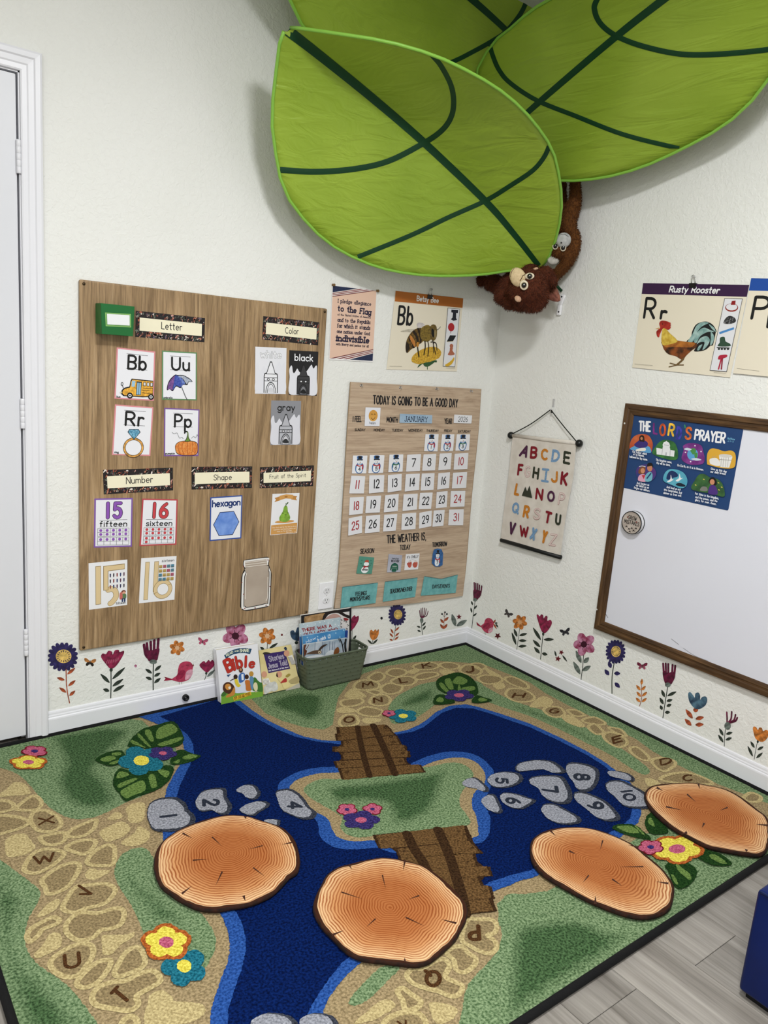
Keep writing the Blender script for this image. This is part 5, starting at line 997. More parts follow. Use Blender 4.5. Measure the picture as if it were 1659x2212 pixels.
comb(KE, WB, 'tall wine red fan flower sticker under the whiteboard', '642,240 667,240 692,245 734,254 760,260', (690, 430), 20, (688, 445, 28, 22), '686,462 660,620 638,768', 8, [(655, 565, 626, 495), (682, 555, 770, 512), (644, 635, 608, 570), (675, 605, 732, 590), (632, 690, 614, 645), (675, 655, 722, 635), (658, 714, 710, 712)], 15, DKG, WINE, '638,320 660,310 690,330 728,320 762,330 745,390 720,440 670,430 645,380')
tulip(KE, WB, 'blue tulip sticker with rust leaves under the whiteboard', '885,530 905,518 930,545 948,570 955,530 985,522 1000,550 1002,590 1020,565 1055,560 1070,590 1055,640 1010,675 960,682 915,640 890,590', mottle('#22344a', '#56788c', 40), None, None, 0, [(928, 774, 860, 685), (915, 842, 852, 778), (956, 778, 1036, 760), (954, 835, 1034, 830)], 20, RUST)
bpy.data.objects  # calyx of the blue tulip
t_ = [o for o in COL.objects if o.get('label', '').startswith('blue tulip')][0]; a = Art(WB, .0004, KE); a.ell(957, 690, 24, 22, RUST); a.build('calyx', t_)
comb(KE, WB, 'small fan flower sticker with dark cup on the right wall', '1260,712 1308,708 1345,735 1362,765', (1275, 815), 15, (1268, 845, 32, 38), '1245,880 1238,960 1235,1042', 6, [(1225, 940, 1186, 868), (1225, 1005, 1176, 930), (1252, 925, 1314, 908), (1248, 982, 1308, 960)], 14, DKG)
tulip(KE, WB, 'orange tulip sticker at the right edge of the wall', '1514,880 1520,852 1545,858 1562,885 1575,862 1600,865 1612,895 1640,884 1665,900 1660,950 1620,995 1575,995 1535,960', ORG, (1560, 998, 10, 14), '1556,1000 1540,1080 1525,1170', 5, [(1528, 1058, 1490, 995), (1512, 1142, 1462, 1040), (1558, 1078, 1616, 1046), (1545, 1158, 1608, 1105)], 13, DKG)
# ------------------------------------------------------------------ river rug
RZ = .011
KRS = {1: crop(0, 1500, 2.9625), 2: crop(480, 1400, 2.5523), 3: crop(980, 1400, 2.4433), 4: crop(0, 1800, 3.318), 5: crop(300, 1700, 3.6065), 6: crop(640, 1750, 3.3857), 7: crop(1100, 1650, 2.9678), 0: FULL}
RX0, RX1, RY0, RY1 = -2.262, -0.014, -1.676, -0.014
GLC, GDC = ('#506d45', '#8aa078'), ('#2a4226', '#527049'); G_L = pile(*GLC); G_M = G_L; G_D = pile(*GDC); BEI = pile('#8c7a58', '#ac9873'); BEID = pile('#7f6e4e', '#9f8b66')
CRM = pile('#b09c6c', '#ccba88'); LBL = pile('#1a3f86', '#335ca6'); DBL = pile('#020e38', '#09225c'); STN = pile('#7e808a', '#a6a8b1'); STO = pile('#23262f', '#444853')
BRN = pile('#4f3820', '#765836'); BRD = pile('#2a1b10', '#46301d'); DGR = pile('#0f2a10', '#27471f'); LGR = pile('#4e6a30', '#75904e'); TEAL_R = pile('#0f5468', '#2a7c90'); YEL = pile('#d8c43c', '#f0e264')
PUR = pile('#231d4a', '#433a78'); PNK = pile('#a84260', '#cc6e88'); DRD = pile('#5c0c1a', '#861e2c'); ORR = pile('#99481c', '#c06c34'); INKR = pile('#3a2413', '#5c3d22', 300); NUM = pile('#20242e', '#343a47', 300)
def soft_grass():
    m, n, l, b = nodes('grass_pile_soft', .95, .05)
    tc = N(n, 'ShaderNodeTexCoord'); t = N(n, 'ShaderNodeTexNoise', Scale=170, Detail=3); l.new(tc.outputs['Object'], t.inputs['Vector'])
    r1 = ramp(n, [(.36, shade(GLC[0], .86)), (.64, shade(GLC[1], .98))]); r2 = ramp(n, [(.36, shade(GDC[0], .86)), (.64, shade(GDC[1], .98))]); l.new(t.outputs['Fac'], r1.inputs[0]); l.new(t.outputs['Fac'], r2.inputs[0])
    at = N(n, 'ShaderNodeAttribute', attribute_name='rad'); t2 = N(n, 'ShaderNodeTexNoise', Scale=45, Detail=4, Roughness=.7); l.new(tc.outputs['Object'], t2.inputs['Vector'])
    ad = N(n, 'ShaderNodeMath', operation='ADD'); l.new(at.outputs['Fac'], ad.inputs[0]); l.new(t2.outputs['Fac'], ad.inputs[1])
    mr = N(n, 'ShaderNodeMapRange'); mr.inputs['From Min'].default_value = .55; mr.inputs['From Max'].default_value = 1.2; l.new(ad.outputs[0], mr.inputs[0])
    mx = N(n, 'ShaderNodeMixRGB'); l.new(mr.outputs[0], mx.inputs[0]); l.new(r1.outputs[0], mx.inputs[1]); l.new(r2.outputs[0], mx.inputs[2]); l.new(mx.outputs[0], b.inputs['Base Color'])
    t3 = N(n, 'ShaderNodeTexNoise', Scale=210, Detail=3); l.new(tc.outputs['Object'], t3.inputs['Vector']); bp = N(n, 'ShaderNodeBump', Strength=.7, Distance=.004); l.new(t3.outputs['Fac'], bp.inputs['Height']); l.new(bp.outputs[0], b.inputs['Normal'])
    return m
SOFTG = soft_grass()
rug = box('area_rug', (RX0, RY0, .0005), (RX1, RY1, RZ), G_M, None, .003, 2)
tag(rug, 'large green area rug with winding blue river and stone path', 'rug')
BIND = mottle('#020203', '#0a0a0b', 300, .9)
def strip(a, b, w=.011):
    d = (Vector(b)-Vector(a)).normalized(); tube('binding', [Vector(a), Vector(b)], .0095, BIND, rug, 8)
strip((RX0-.001, RY0, .0100), (RX1, RY0, .0100)); strip((RX0, RY0, .0100), (RX0, RY1, .0100)); strip((RX1, RY0, .0100), (RX1, RY1, .0100)); strip((RX0, RY1, .0100), (RX1, RY1, .0100))
class RugArt(Art):
    def uv(s, x, y):
        u, v = super().uv(x, y); return (min(max(u, RX0+.008), RX1-.008), min(max(v, RY0+.008), RY1-.006))
    def raw(s, p, c, step=True, dz=None):      # tufted edges wander a millimetre or two
        r = random.Random(len(p)); out = []; n = len(p)
        for i in range(n):
            a, b = p[i], p[(i+1) % n]; L = math.hypot(b[0]-a[0], b[1]-a[1]); k = max(1, int(L/.004)) if L < 1.5 else 1
            for j in range(k): out.append((a[0]+(b[0]-a[0])*j/k+r.uniform(-.0013, .0013), a[1]+(b[1]-a[1])*j/k+r.uniform(-.0013, .0013)))
        super().raw(out, c, step, dz)
ra = RugArt(FLR, RZ)
def lev(z): ra.z = RZ+z
def rp(k, t, c, sm=True, z=None, nm=None):
    ra.k = KRS[k]
    if z is not None: lev(z)
    ra.poly(t, c, sm)
    if nm: return ra.build(nm, rug)
def soft(k, t, cols, z, nm):
    ra.k = KRS[k]; p = smooth_closed(ra.pts(t), 3); n = len(p); st = .010
    x0, x1 = min(q[0] for q in p)-.01, max(q[0] for q in p)+.01; y0, y1 = min(q[1] for q in p)-.01, max(q[1] for q in p)+.01
    nx, ny = int((x1-x0)/st)+2, int((y1-y0)/st)+2; vs = []; rad = []; fs = []
    for j in range(ny):
        for i in range(nx):
            x, y = x0+i*st, y0+j*st; best = 9.; ins = False
            for e in range(n):
                ax, ay = p[e-1]; bx_, by_ = p[e]; dx, dy = bx_-ax, by_-ay; L = dx*dx+dy*dy or 1e-12; f = max(0, min(1, ((x-ax)*dx+(y-ay)*dy)/L)); dd = (x-ax-f*dx)**2+(y-ay-f*dy)**2
                if dd < best: best = dd
                if (ay > y) != (by_ > y) and x < ax+(y-ay)/(by_-ay)*dx: ins = not ins
            sd = math.sqrt(best)*(1 if ins else -1); rad.append(max(0., min(1., (sd-.002)/.055)))
            vs.append(FLR.pt(min(max(x, RX0+.008), RX1-.008), min(max(y, RY0+.008), RY1-.006), RZ+z))
    for j in range(ny-1):
        for i in range(nx-1):
            e = j*nx+i; f = (e, e+1, e+nx+1, e+nx)
            if max(rad[q] for q in f) > 0: fs.append(f)
    o = mesh(nm, vs, fs, SOFTG, rug); at = o.data.attributes.new('rad', 'FLOAT', 'POINT'); at.data.foreach_set('value', rad)
rp(0, '-80,1625 0,1606 287,1552 320,1550 400,1590 430,1640 410,1720 440,1800 540,1960 560,2040 520,2150 500,2330 -200,2330 -200,1700', BEI, False, .0002, 'sand_bank')
rp(0, '538,1505 574,1541 609,1557 656,1571 699,1576 719,1566 723,1537 731,1506 754,1474 786,1455 833,1439 891,1431 950,1428 997,1431 1041,1434 1070,1445 1144,1474 1176,1496 1226,1523 1275,1547 1332,1576 1373,1596 1410,1623 1451,1646 1492,1666 1553,1695 1606,1715 1659,1736 1720,1765 1640,1800 1500,1795 1425,1775 1400,1800 1385,1805 1300,1860 1181,1926 1134,1931 1089,1939 1073,1954 1080,1986 1084,2022 1077,2051 1053,2081 1030,2104 1012,2125 1003,2149 999,2178 999,2330 560,2330 640,2100 560,1900 500,1600 505,1510', BEI, False, .0003, 'sand_bank')
lev(.0004)
for k, t in ((0, '-90,1632 0,1606 100,1588 282,1553 330,1578 365,1600 383,1625 378,1655 345,1700 304,1721 267,1736 219,1760 189,1768 152,1768 115,1750 91,1729 67,1699 37,1672 0,1659 -60,1645'), (0, '-120,1800 0,1857 33,1881 72,1911 87,1927 81,1951 63,1981 54,2017 57,2047 75,2077 111,2104 145,2128 169,2156 193,2186 220,2225 260,2300 -50,2300 -200,2000'), (0, '247,1880 262,1848 289,1833 313,1833 328,1848 345,1880 380,1930 427,1966 450,1994 464,2019 466,2044 455,2072 435,2095 380,2080 330,2050 312,2020 301,1993 289,1966 271,1936 253,1908'),
             (0, '838,1532 856,1506 884,1490 911,1478 942,1472 970,1467 1005,1466 1036,1474 1046,1482 1082,1502 1123,1519 1185,1539 1246,1564 1291,1584 1348,1621 1389,1650 1404,1666 1393,1674 1373,1666 1348,1650 1316,1629 1266,1605 1209,1576 1144,1547 1082,1527 1054,1517 1010,1510 970,1513 946,1519 923,1535 899,1551 872,1560 846,1562'), (6, '750,1150 640,1140 560,1200 470,1290 400,1370 380,1410 410,1430 470,1420 560,1360 660,1260 740,1180')):
    ra.k = KRS[k]; p = smooth_closed(ra.pts(t), 3); ra.raw(p, G_L); ra.build('grass_patch', rug)
for k, t in ((1, '300,260 500,200 700,200 850,230 800,300 700,400 640,480 720,560 760,680 640,740 500,740 400,690 330,560 380,450 330,330'), (4, '-100,250 0,300 100,390 190,470 150,600 120,720 150,850 230,960 350,1060 470,1170 560,1300 620,1450 150,1450 0,900'), (4, '870,230 910,210 1000,330 1130,430 1260,530 1350,640 1330,690 1180,660 1080,640 1010,540 930,440 880,330'),
             (2, '250,290 400,240 560,260 570,340 540,390 470,410 380,370 290,340'), (2, '970,300 1050,250 1150,215 1180,240 1170,290 1090,320 1000,330'), (6, '600,1190 660,1170 640,1220 540,1310 450,1390 430,1380 500,1300'), (7, '0,1080 150,1000 420,980 640,1060 820,1060 700,1250 500,1400 200,1580 -40,1668'), (3, '250,75 500,170 800,320 1100,480 1400,625 1640,745 1620,760 1350,640 1050,500 750,335 450,185 240,90'), (3, '330,300 500,355 700,455 880,560 860,575 680,480 480,385 330,325')):
    soft(k, t, (G_M, G_D), .00085, 'dark_grass')
# light rim of the lawn below the river
rp(7, '-30,850 120,838 250,822 400,900 560,970 420,970 150,960 -60,1040', G_L, True, .00075, 'grass_patch')
# river
rp(0, '300,1549 331,1561 358,1573 393,1598 398,1621 392,1648 375,1675 361,1702 356,1726 352,1780 352,1812 380,1880 440,1940 472,1968 483,1988 494,2019 497,2049 491,2083 477,2116 464,2157 455,2185 454,2240 470,2330 660,2330 697,2230 698,2187 711,2155 749,2107 782,2079 850,2040 950,1985 1020,1945 1065,1927 1101,1914 1124,1903 1149,1898 1250,1850 1340,1810 1379,1777 1385,1760 1383,1740 1373,1711 1361,1691 1336,1670 1307,1648 1266,1623 1205,1592 1144,1564 1082,1543 1033,1528 1005,1522 970,1526 942,1539 923,1555 903,1568 880,1578 850,1584 800,1600 731,1602 695,1600 656,1592 617,1576 578,1557 547,1537 519,1515 505,1505', LBL, False, .0020, 'river_shallows')
rp(0, '345,1549 375,1564 405,1588 417,1608 419,1635 405,1665 388,1699 381,1726 392,1780 400,1850 470,1940 508,1969 519,1988 530,2024 531,2055 522,2094 505,2143 493,2182 491,2240 500,2330 620,2330 655,2230 666,2187 690,2146 717,2107 745,2075 800,2040 900,1990 1000,1935 1065,1904 1101,1893 1144,1882 1250,1835 1344,1785 1361,1768 1367,1744 1361,1711 1340,1685 1303,1654 1266,1631 1205,1600 1144,1572 1060,1543 1020,1531 985,1530 954,1541 934,1557 915,1572 891,1582 856,1588 800,1606 735,1609 684,1603 637,1592 597,1576 558,1555 527,1535 503,1516 480,1508', DBL, False, .0022, 'river_water')
# island
rp(0, '729,1657 692,1659 652,1666 617,1682 600,1700 612,1725 650,1750 672,1764 688,1784 690,1806 711,1827 738,1835 773,1836 817,1834 853,1844 950,1840 1030,1824 1045,1818 1056,1803 1059,1782 1058,1765 1048,1735 1058,1705 1067,1682 1063,1662 1040,1639 1009,1627 970,1625 930,1633 891,1649 880,1655 800,1650', LBL, True, .0024, 'island_shallows')
rp(0, '731,1670 692,1672 656,1680 633,1692 625,1708 640,1730 676,1753 707,1770 719,1796 731,1811 762,1819 809,1817 900,1815 1021,1811 1032,1792 1028,1764 1019,1741 1025,1713 1044,1698 1048,1674 1032,1651 1005,1639 970,1639 930,1649 900,1660 820,1660', BEI, True, .0026, 'island_sand')
rp(0, '735,1684 700,1684 672,1692 656,1708 676,1729 711,1749 738,1768 735,1788 750,1805 778,1811 809,1807 872,1800 1005,1786 1009,1764 993,1741 997,1713 1017,1690 1021,1670 1001,1653 970,1649 919,1659 820,1668', G_L, True, .0028, 'island_grass')
soft(2, '560,790 620,750 800,735 1100,690 1250,670 1230,760 1200,860 1130,940 950,990 900,900 880,870 760,860 640,870 590,840', (G_M, G_D), .0030, 'dark_grass')
# bridges
def bridge(k, rows, rails, dots):
    ra.k = KRS[k]; lev(.0032); q0 = [parse(r) for r in rows]; ra.poly([q0[0][0], q0[0][1]]+[((r[1][0]+r[2][0])/2-12, (r[1][1]+r[2][1])/2) for r in q0[1:-1]]+[q0[-1][2], q0[-1][3]]+[((r[0][0]+r[3][0])/2+12, (r[0][1]+r[3][1])/2) for r in q0[1:-1]][::-1], BRD); ra.build('bridge_underlay', rug); lev(.0034)  # dark brown print under the planks, fills the gaps between rows
    for r in rows:
        p = ra.pts(r); cx = sum(q[0] for q in p)/4; cy = sum(q[1] for q in p)/4; ra.z = RZ+.0034; ra.raw(p, BRD)
        p2 = []
        for x, y in p: L = math.hypot(x-cx, y-cy); p2.append((cx+(x-cx)*(1-.0045/L*1.6), cy+(y-cy)*(1-.0045/L*1.6)))
        s2 = sorted(range(4), key=lambda i: 0); p2 = [tuple(p[i][j]+(.0062 if cc > p[i][j] else -.0062)*min(1, abs(cc-p[i][j])/.02) for j, cc in ((0, cx), (1, cy))) for i in range(4)]
        ra.z = RZ+.0036; ra.raw(p2, BRN); ra.build('bridge_plank', rug)
    lev(.0039)
    for r, w in rails: ra.line(r, w, BRD, sm=True); ra.build('bridge_rail', rug)
    for x, y in dots: ra.ell(x, y, 11, 7, BRD, n=9); ra.ell(x, y, 5, 3, BRN, n=7)
    tag(ra.build('plank_knots', rug), kind='stuff')
bridge(2, ['628,440 905,427 940,458 640,474', '622,476 935,460 960,484 628,515', '655,515 965,486 992,537 655,545', '605,547 1015,540 1020,572 608,576', '650,580 1035,572 1038,607 655,618', '612,627 1010,612 1030,648 625,665', '640,668 1095,648 1122,690 658,730'], [('745,438 770,560 790,640 812,712', 20), ('832,430 880,530 915,610 952,700', 24)], [(645, 490), (690, 525), (630, 555), (660, 590), (665, 645), (690, 690), (900, 443), (930, 495), (945, 525), (995, 585), (985, 630)])
bridge(6, ['558,190 1245,120 1272,238 600,288', '715,288 1285,236 1368,325 745,355', '740,355 1305,325 1340,422 800,450', '800,450 1415,420 1440,492 850,520', '850,520 1345,500 1372,565 900,590', '900,590 1425,563 1452,655 950,690', '950,690 1430,660 1465,745 1000,800'], [('808,180 860,290 925,390 1000,560 1060,700', 55), ('1035,150 1110,320 1160,470 1210,640 1235,770', 55)], [(600, 215), (630, 245), (790, 310), (1190, 165), (1230, 185), (1290, 285), (1255, 390), (1380, 455), (1300, 520), (1385, 600), (1410, 690)])
# stepping stones
def stone(k, t, num=None, fr=None):
    ra.k = KRS[k]; lev(.0041); p = smooth_closed(ra.pts(t)); cx = sum(q[0] for q in p)/len(p); cy = sum(q[1] for q in p)/len(p)
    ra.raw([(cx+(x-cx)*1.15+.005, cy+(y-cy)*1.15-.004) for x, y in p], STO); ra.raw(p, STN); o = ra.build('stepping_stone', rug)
    if num: ra.text(num, *fr, NUM, w=.27); ra.build('numeral', o)
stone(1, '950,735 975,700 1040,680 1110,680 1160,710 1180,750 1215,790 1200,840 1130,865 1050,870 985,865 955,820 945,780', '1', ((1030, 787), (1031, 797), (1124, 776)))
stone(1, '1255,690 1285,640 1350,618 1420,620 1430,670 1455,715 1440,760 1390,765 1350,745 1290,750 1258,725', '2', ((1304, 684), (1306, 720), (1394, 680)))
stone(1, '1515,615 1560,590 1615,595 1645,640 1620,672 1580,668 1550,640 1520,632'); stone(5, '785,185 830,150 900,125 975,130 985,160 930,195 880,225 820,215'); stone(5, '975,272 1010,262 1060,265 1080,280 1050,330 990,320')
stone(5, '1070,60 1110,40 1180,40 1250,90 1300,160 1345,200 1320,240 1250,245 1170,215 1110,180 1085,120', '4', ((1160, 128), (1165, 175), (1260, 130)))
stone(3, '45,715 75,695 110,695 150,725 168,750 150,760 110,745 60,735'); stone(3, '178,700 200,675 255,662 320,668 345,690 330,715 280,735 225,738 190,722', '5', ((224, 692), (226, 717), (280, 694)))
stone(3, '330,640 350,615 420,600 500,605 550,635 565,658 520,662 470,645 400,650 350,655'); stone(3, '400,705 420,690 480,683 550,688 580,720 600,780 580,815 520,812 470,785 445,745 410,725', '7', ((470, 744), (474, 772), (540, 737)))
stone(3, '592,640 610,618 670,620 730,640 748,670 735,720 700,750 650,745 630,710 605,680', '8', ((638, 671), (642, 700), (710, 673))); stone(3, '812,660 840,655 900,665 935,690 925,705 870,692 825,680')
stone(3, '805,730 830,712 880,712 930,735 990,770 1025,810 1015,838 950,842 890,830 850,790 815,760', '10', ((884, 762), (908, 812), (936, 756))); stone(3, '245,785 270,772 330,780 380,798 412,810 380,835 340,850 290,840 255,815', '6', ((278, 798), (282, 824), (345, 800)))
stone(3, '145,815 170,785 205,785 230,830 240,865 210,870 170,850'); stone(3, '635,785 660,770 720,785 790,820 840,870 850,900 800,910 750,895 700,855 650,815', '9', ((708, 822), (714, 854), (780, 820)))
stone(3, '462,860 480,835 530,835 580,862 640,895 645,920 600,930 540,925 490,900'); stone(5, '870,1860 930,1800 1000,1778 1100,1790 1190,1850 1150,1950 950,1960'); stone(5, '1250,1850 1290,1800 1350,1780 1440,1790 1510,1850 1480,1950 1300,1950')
# path stones: cream rings and cream fills
_sz = [0]
def stz(): _sz[0] += 1; return .0010+(_sz[0] % 12)*.00003
def rings(k, ts, w=11):
    for t in ts:
        ra.k = KRS[k]; lev(stz()); p = smooth_closed(ra.pts(t), 4); ra.raw(p, BEID); ra.z += .00005
        ra.rib(p, .0125, CRM, True); ra.build('path_stone', rug)
def fills(k, ts):
    for t in ts: rp(k, t, CRM, True, stz(), 'path_stone')
fills(1, ['-20,655 40,610 90,565 160,575 195,620 185,640 100,650', '35,940 90,900 160,895 200,940 230,980 180,1020 120,1037 45,1037', '690,795 740,755 785,775 760,800 700,805', '805,735 850,700 920,695 930,740 910,815 830,820 815,770', '635,885 700,845 780,815 835,860 790,910 700,945 660,930', '775,950 860,890 890,845 960,890 930,950 840,975'])
rings(1, ['-40,690 50,685 90,715 60,745 -40,755', '105,735 160,680 220,650 265,690 245,735 180,745', '195,800 220,755 290,745 360,780 390,820 375,860 320,880 250,875 210,840', '-40,785 100,785 185,815 150,850 60,880 -40,895', '255,920 290,905 370,890 415,890 410,940 350,965 290,960', '430,900 470,860 560,820 615,805 600,860 540,905 460,915', '425,990 450,960 530,935 610,940 590,990 540,1025 490,1015'])
rings(4, ['175,270 190,210 250,140 340,115 430,130 460,155 400,215 330,260 250,290', '300,340 380,270 470,225 550,215 570,250 530,330 480,390 400,430 340,435 325,390', '625,200 660,150 720,105 780,85 820,110 820,190 800,230 700,235 640,225', '450,530 480,470 540,390 620,375 760,365 825,405 800,460 740,510 620,540 540,570 470,560', '470,670 510,610 580,570 700,575 800,545 870,545 890,590 860,660 780,690 720,700 660,755 560,770 490,730', '195,730 230,680 320,630 380,605 425,625 400,655 310,690 270,740 220,780 200,765', '360,940 400,880 500,820 600,790 660,815 665,880 620,950 560,1020 480,1035 400,1000', '550,1085 580,1030 650,960 720,920 790,915 785,960 740,1030 680,1085 600,1110', '820,1000 860,920 900,860 960,820 1010,835 1040,920 1010,970 920,1010 850,1030', '660,1180 700,1110 800,1070 900,1060 1000,1010 1100,990 1150,1060 1060,1120 980,1170 990,1230 930,1275 800,1260 690,1235', '880,1350 930,1315 975,1335 980,1380 880,1390'])
fills(4, ['610,310 640,255 700,265 790,270 740,310 660,340', '265,605 310,540 380,485 430,480 410,540 330,590', '245,870 310,800 340,740 400,710 445,750 430,820 340,870 270,900', '735,735 800,730 900,730 960,710 950,750 870,800 800,870 740,870 730,800', '1060,1200 1090,1150 1160,1130 1230,1170 1260,1210 1400,1215 1475,1260 1430,1330 1320,1367 1050,1390'])
rings(2, ['648,400 680,370 730,370 750,400 735,425 680,435 650,425', '815,305 830,270 890,258 925,280 915,310 860,320', '725,215 750,185 800,178 860,195 860,220 800,232 750,230', '930,185 980,160 1040,160 1070,180 1040,205 970,205', '1050,105 1090,85 1160,80 1195,100 1160,118 1090,120', '652,300 680,285 760,280 775,300 730,320 670,322', '745,350 790,325 870,340 885,360 850,378 780,372', '875,220 920,195 990,210 980,240 930,255 890,245', '805,165 850,135 890,145 890,170 850,185', '905,140 940,115 1000,120 1015,140 960,160', '1060,160 1100,140 1170,135 1190,150 1130,170 1080,175', '800,240 840,232 880,245 850,258', '1310,125 1340,95 1400,100 1430,130 1400,150 1350,145', '1200,90 1250,80 1305,95 1290,115 1230,115', '1375,90 1420,85 1455,105 1420,120', '1410,165 1450,150 1530,160 1540,185 1480,200 1430,190'])
fills(2, ['690,240 730,225 790,260 780,275 680,275', '635,335 680,325 740,345 720,358 640,358', '770,400 800,385 870,390 870,405 800,418', '1020,130 1080,110 1090,125 1050,145', '1200,120 1270,125 1290,150 1220,150', '1490,205 1540,195 1560,215 1520,225'])
rings(3, ['275,240 300,215 370,220 425,255 410,280 340,285 290,265', '475,330 500,310 560,315 585,345 560,365 510,360', '790,460 830,445 900,475 915,505 870,525 810,495', '710,420 740,400 780,430 790,450 750,455', '930,530 970,525 1025,570 1030,595 980,585 940,555', '270,160 320,155 390,195 380,215 300,190', '1045,600 1080,580 1150,590 1170,615 1120,650 1080,640', '1090,695 1150,665 1240,660 1330,690 1360,720 1200,715', '680,380 740,365 800,395 770,405 700,395', '820,420 880,430 910,465 850,445', '600,330 650,330 690,355 640,360', '1530,790 1570,765 1620,785 1610,810 1560,812'])
fills(3, ['400,310 440,270 480,255 525,280 510,305 440,315', '570,365 620,355 690,405 670,420 600,395', '1010,690 1060,695 1090,720 1030,730', '210,195 260,185 270,210 230,220', '160,100 220,130 250,150 190,140'])
rings(6, ['1245,810 1330,800 1430,805 1465,850 1450,900 1400,920 1450,960 1465,1010 1420,1050 1340,1035 1260,990 1210,950', '1100,1050 1140,1010 1210,1000 1260,1050 1310,1085 1300,1140 1230,1190 1170,1170 1150,1100', '810,1200 860,1160 920,1160 1060,1090 1120,1140 1090,1220 1160,1260 1215,1290 1190,1350 1130,1365 1040,1330 960,1310 870,1280 820,1240', '740,1330 780,1305 840,1350 910,1400 880,1450 800,1465 780,1400', '640,1564 720,1500 820,1480 910,1500 940,1600 700,1640'])
fills(6, ['560,1440 640,1390 710,1400 715,1450 640,1500 560,1540 420,1564', '970,1420 1040,1410 1160,1440 1175,1490 1120,1550 1030,1564 990,1500'])
def rl(k, ch, p0, p1, pu, w=.2): ra.k = KRS[k]; lev(.0018); ra.text(ch, p0, p1, pu, INKR, w=w); ra.build('path_letter', rug)
rl(1, 'X', (250, 838), (345, 825), (248, 795)); rl(4, 'W', (250, 228), (392, 200), (242, 172)); rl(4, 'V', (660, 470), (648, 408), (575, 440)); rl(4, 'U', (470, 975), (572, 955), (462, 880)); rl(4, 'T', (890, 1225), (930, 1180), (800, 1150))
rl(2, 'O', (675, 415), (728, 408), (672, 385)); rl(2, 'N', (838, 303), (880, 298), (836, 278)); rl(2, 'M', (775, 218), (832, 208), (770, 195)); rl(2, 'L', (985, 194), (1020, 188), (975, 168)); rl(2, 'K', (1108, 112), (1150, 104), (1102, 90)); rl(2, 'J', (1350, 138), (1385, 130), (1346, 110))
rl(3, 'H', (310, 262), (365, 262), (325, 240)); rl(3, 'G', (505, 345), (550, 345), (512, 322)); rl(3, 'E', (845, 505), (888, 492), (838, 475)); rl(3, 'D', (1095, 620), (1150, 608), (1090, 590)); rl(3, 'C', (1215, 705), (1260, 700), (1210, 675)); rl(6, 'P', (1330, 850), (1262, 856), (1338, 948), .24); rl(6, 'Q', (1048, 1182), (945, 1188), (1052, 1285), .24); rl(6, 'R', (800, 1545), (740, 1550), (802, 1610))
# rug flowers
def fl(k, layers, nm='rug_flower', z=.0043):
    ra.k = KRS[k]; lev(z)
    for t, c in layers:
        if isinstance(t, tuple): ra.ell(*t, c)
        else: ra.blob(t, c)
    ra.build(nm, rug)
def bloom(k, cx, cy, rx, ry, n, ph, co, ci, cc, cr, z, of=1.22, nm='rug_flower'):
    ra.k = KRS[k]; lev(z)
    for col, f in ((co, of), (ci, 1.0)):
        if col is None: continue
        for i in range(n):
            g = 2*PI*i/n+ph; ra.ell(cx+rx*.58*math.cos(g), cy+ry*.58*math.sin(g), rx*.44*f, ry*.44*f, col, n=16)
        ra.ell(cx, cy, rx*.5, ry*.5, col)
    ra.ell(cx, cy, cr*rx, cr*ry, cc); ra.build(nm, rug)
def lf2(k, outer, panels, z=.0041): fl(k, [(outer, DGR)]+[(p, LGR) for p in panels], 'rug_leaf', z)
bloom(1, 222, 372, 76, 34, 5, .5, DRD, PNK, PUR, .3, .0043, 1.3)
bloom(1, 182, 444, 106, 40, 5, -.35, ORR, YEL, PNK, .34, .0047, 1.42)
lf2(1, '820,340 835,300 870,260 920,225 1010,200 1112,180 1172,270 1165,320 1110,345 1000,345 960,360 900,345', ['1000,255 1020,220 1098,195 1135,240 1050,285 1005,290', '925,245 960,235 985,300 960,305', '880,270 895,262 960,335 945,338', '1010,325 1150,280 1158,300 1060,335', '840,320 850,300 930,345 900,342'])
lf2(1, '725,590 735,520 770,480 850,500 960,490 1060,460 1112,480 1080,560 1000,620 880,660 805,692 760,640', ['775,625 900,560 930,580 925,625 850,655 808,672', '745,535 770,500 830,520 760,545', '755,585 850,545 880,550 770,605', '950,535 985,520 1005,590 970,605', '1010,490 1080,500 1070,540 1030,520'])
lf2(1, '610,425 680,380 770,365 800,400 780,440 720,465 660,455', ['640,425 700,400 745,415 690,438', '715,385 770,378 770,395 730,398', '700,448 770,425 765,440 725,455'], .0042); lf2(1, '1090,450 1110,385 1160,360 1230,385 1285,400 1230,435 1150,455', ['1165,415 1215,390 1265,402 1215,422', '1105,440 1150,425 1140,448'], .0042)
bloom(1, 905, 432, 148, 94, 5, .5, None, TEAL_R, YEL, .34, .0046); bloom(1, 1042, 386, 92, 44, 5, .2, None, PUR, PNK, .28, .0052)
lf2(2, '1180,205 1185,180 1215,160 1300,138 1370,165 1405,210 1405,260 1330,275 1250,260 1195,235', ['1270,195 1300,160 1350,180 1330,205', '1225,185 1255,172 1275,225 1250,230', '1195,205 1215,198 1250,245 1225,242', '1320,225 1385,215 1390,235 1330,245', '1300,215 1310,210 1315,240 1300,240']); lf2(2, '1165,312 1180,265 1235,265 1285,302 1230,315', ['1180,298 1195,275 1220,285 1215,302']); lf2(2, '1375,302 1400,265 1440,275 1487,292 1430,308', ['1410,292 1425,278 1462,290 1430,300'])
bloom(2, 1305, 266, 82, 33, 5, .2, None, PUR, PNK, .34, .0046)
bloom(2, 998, 380, 80, 38, 5, .6, None, TEAL_R, YEL, .32, .0043); bloom(2, 919, 366, 34, 17, 5, .4, DRD, PNK, PUR, .28, .0048, 1.3)
bloom(2, 765, 957, 105, 52, 5, -.1, None, PUR, PNK, .3, .0052)
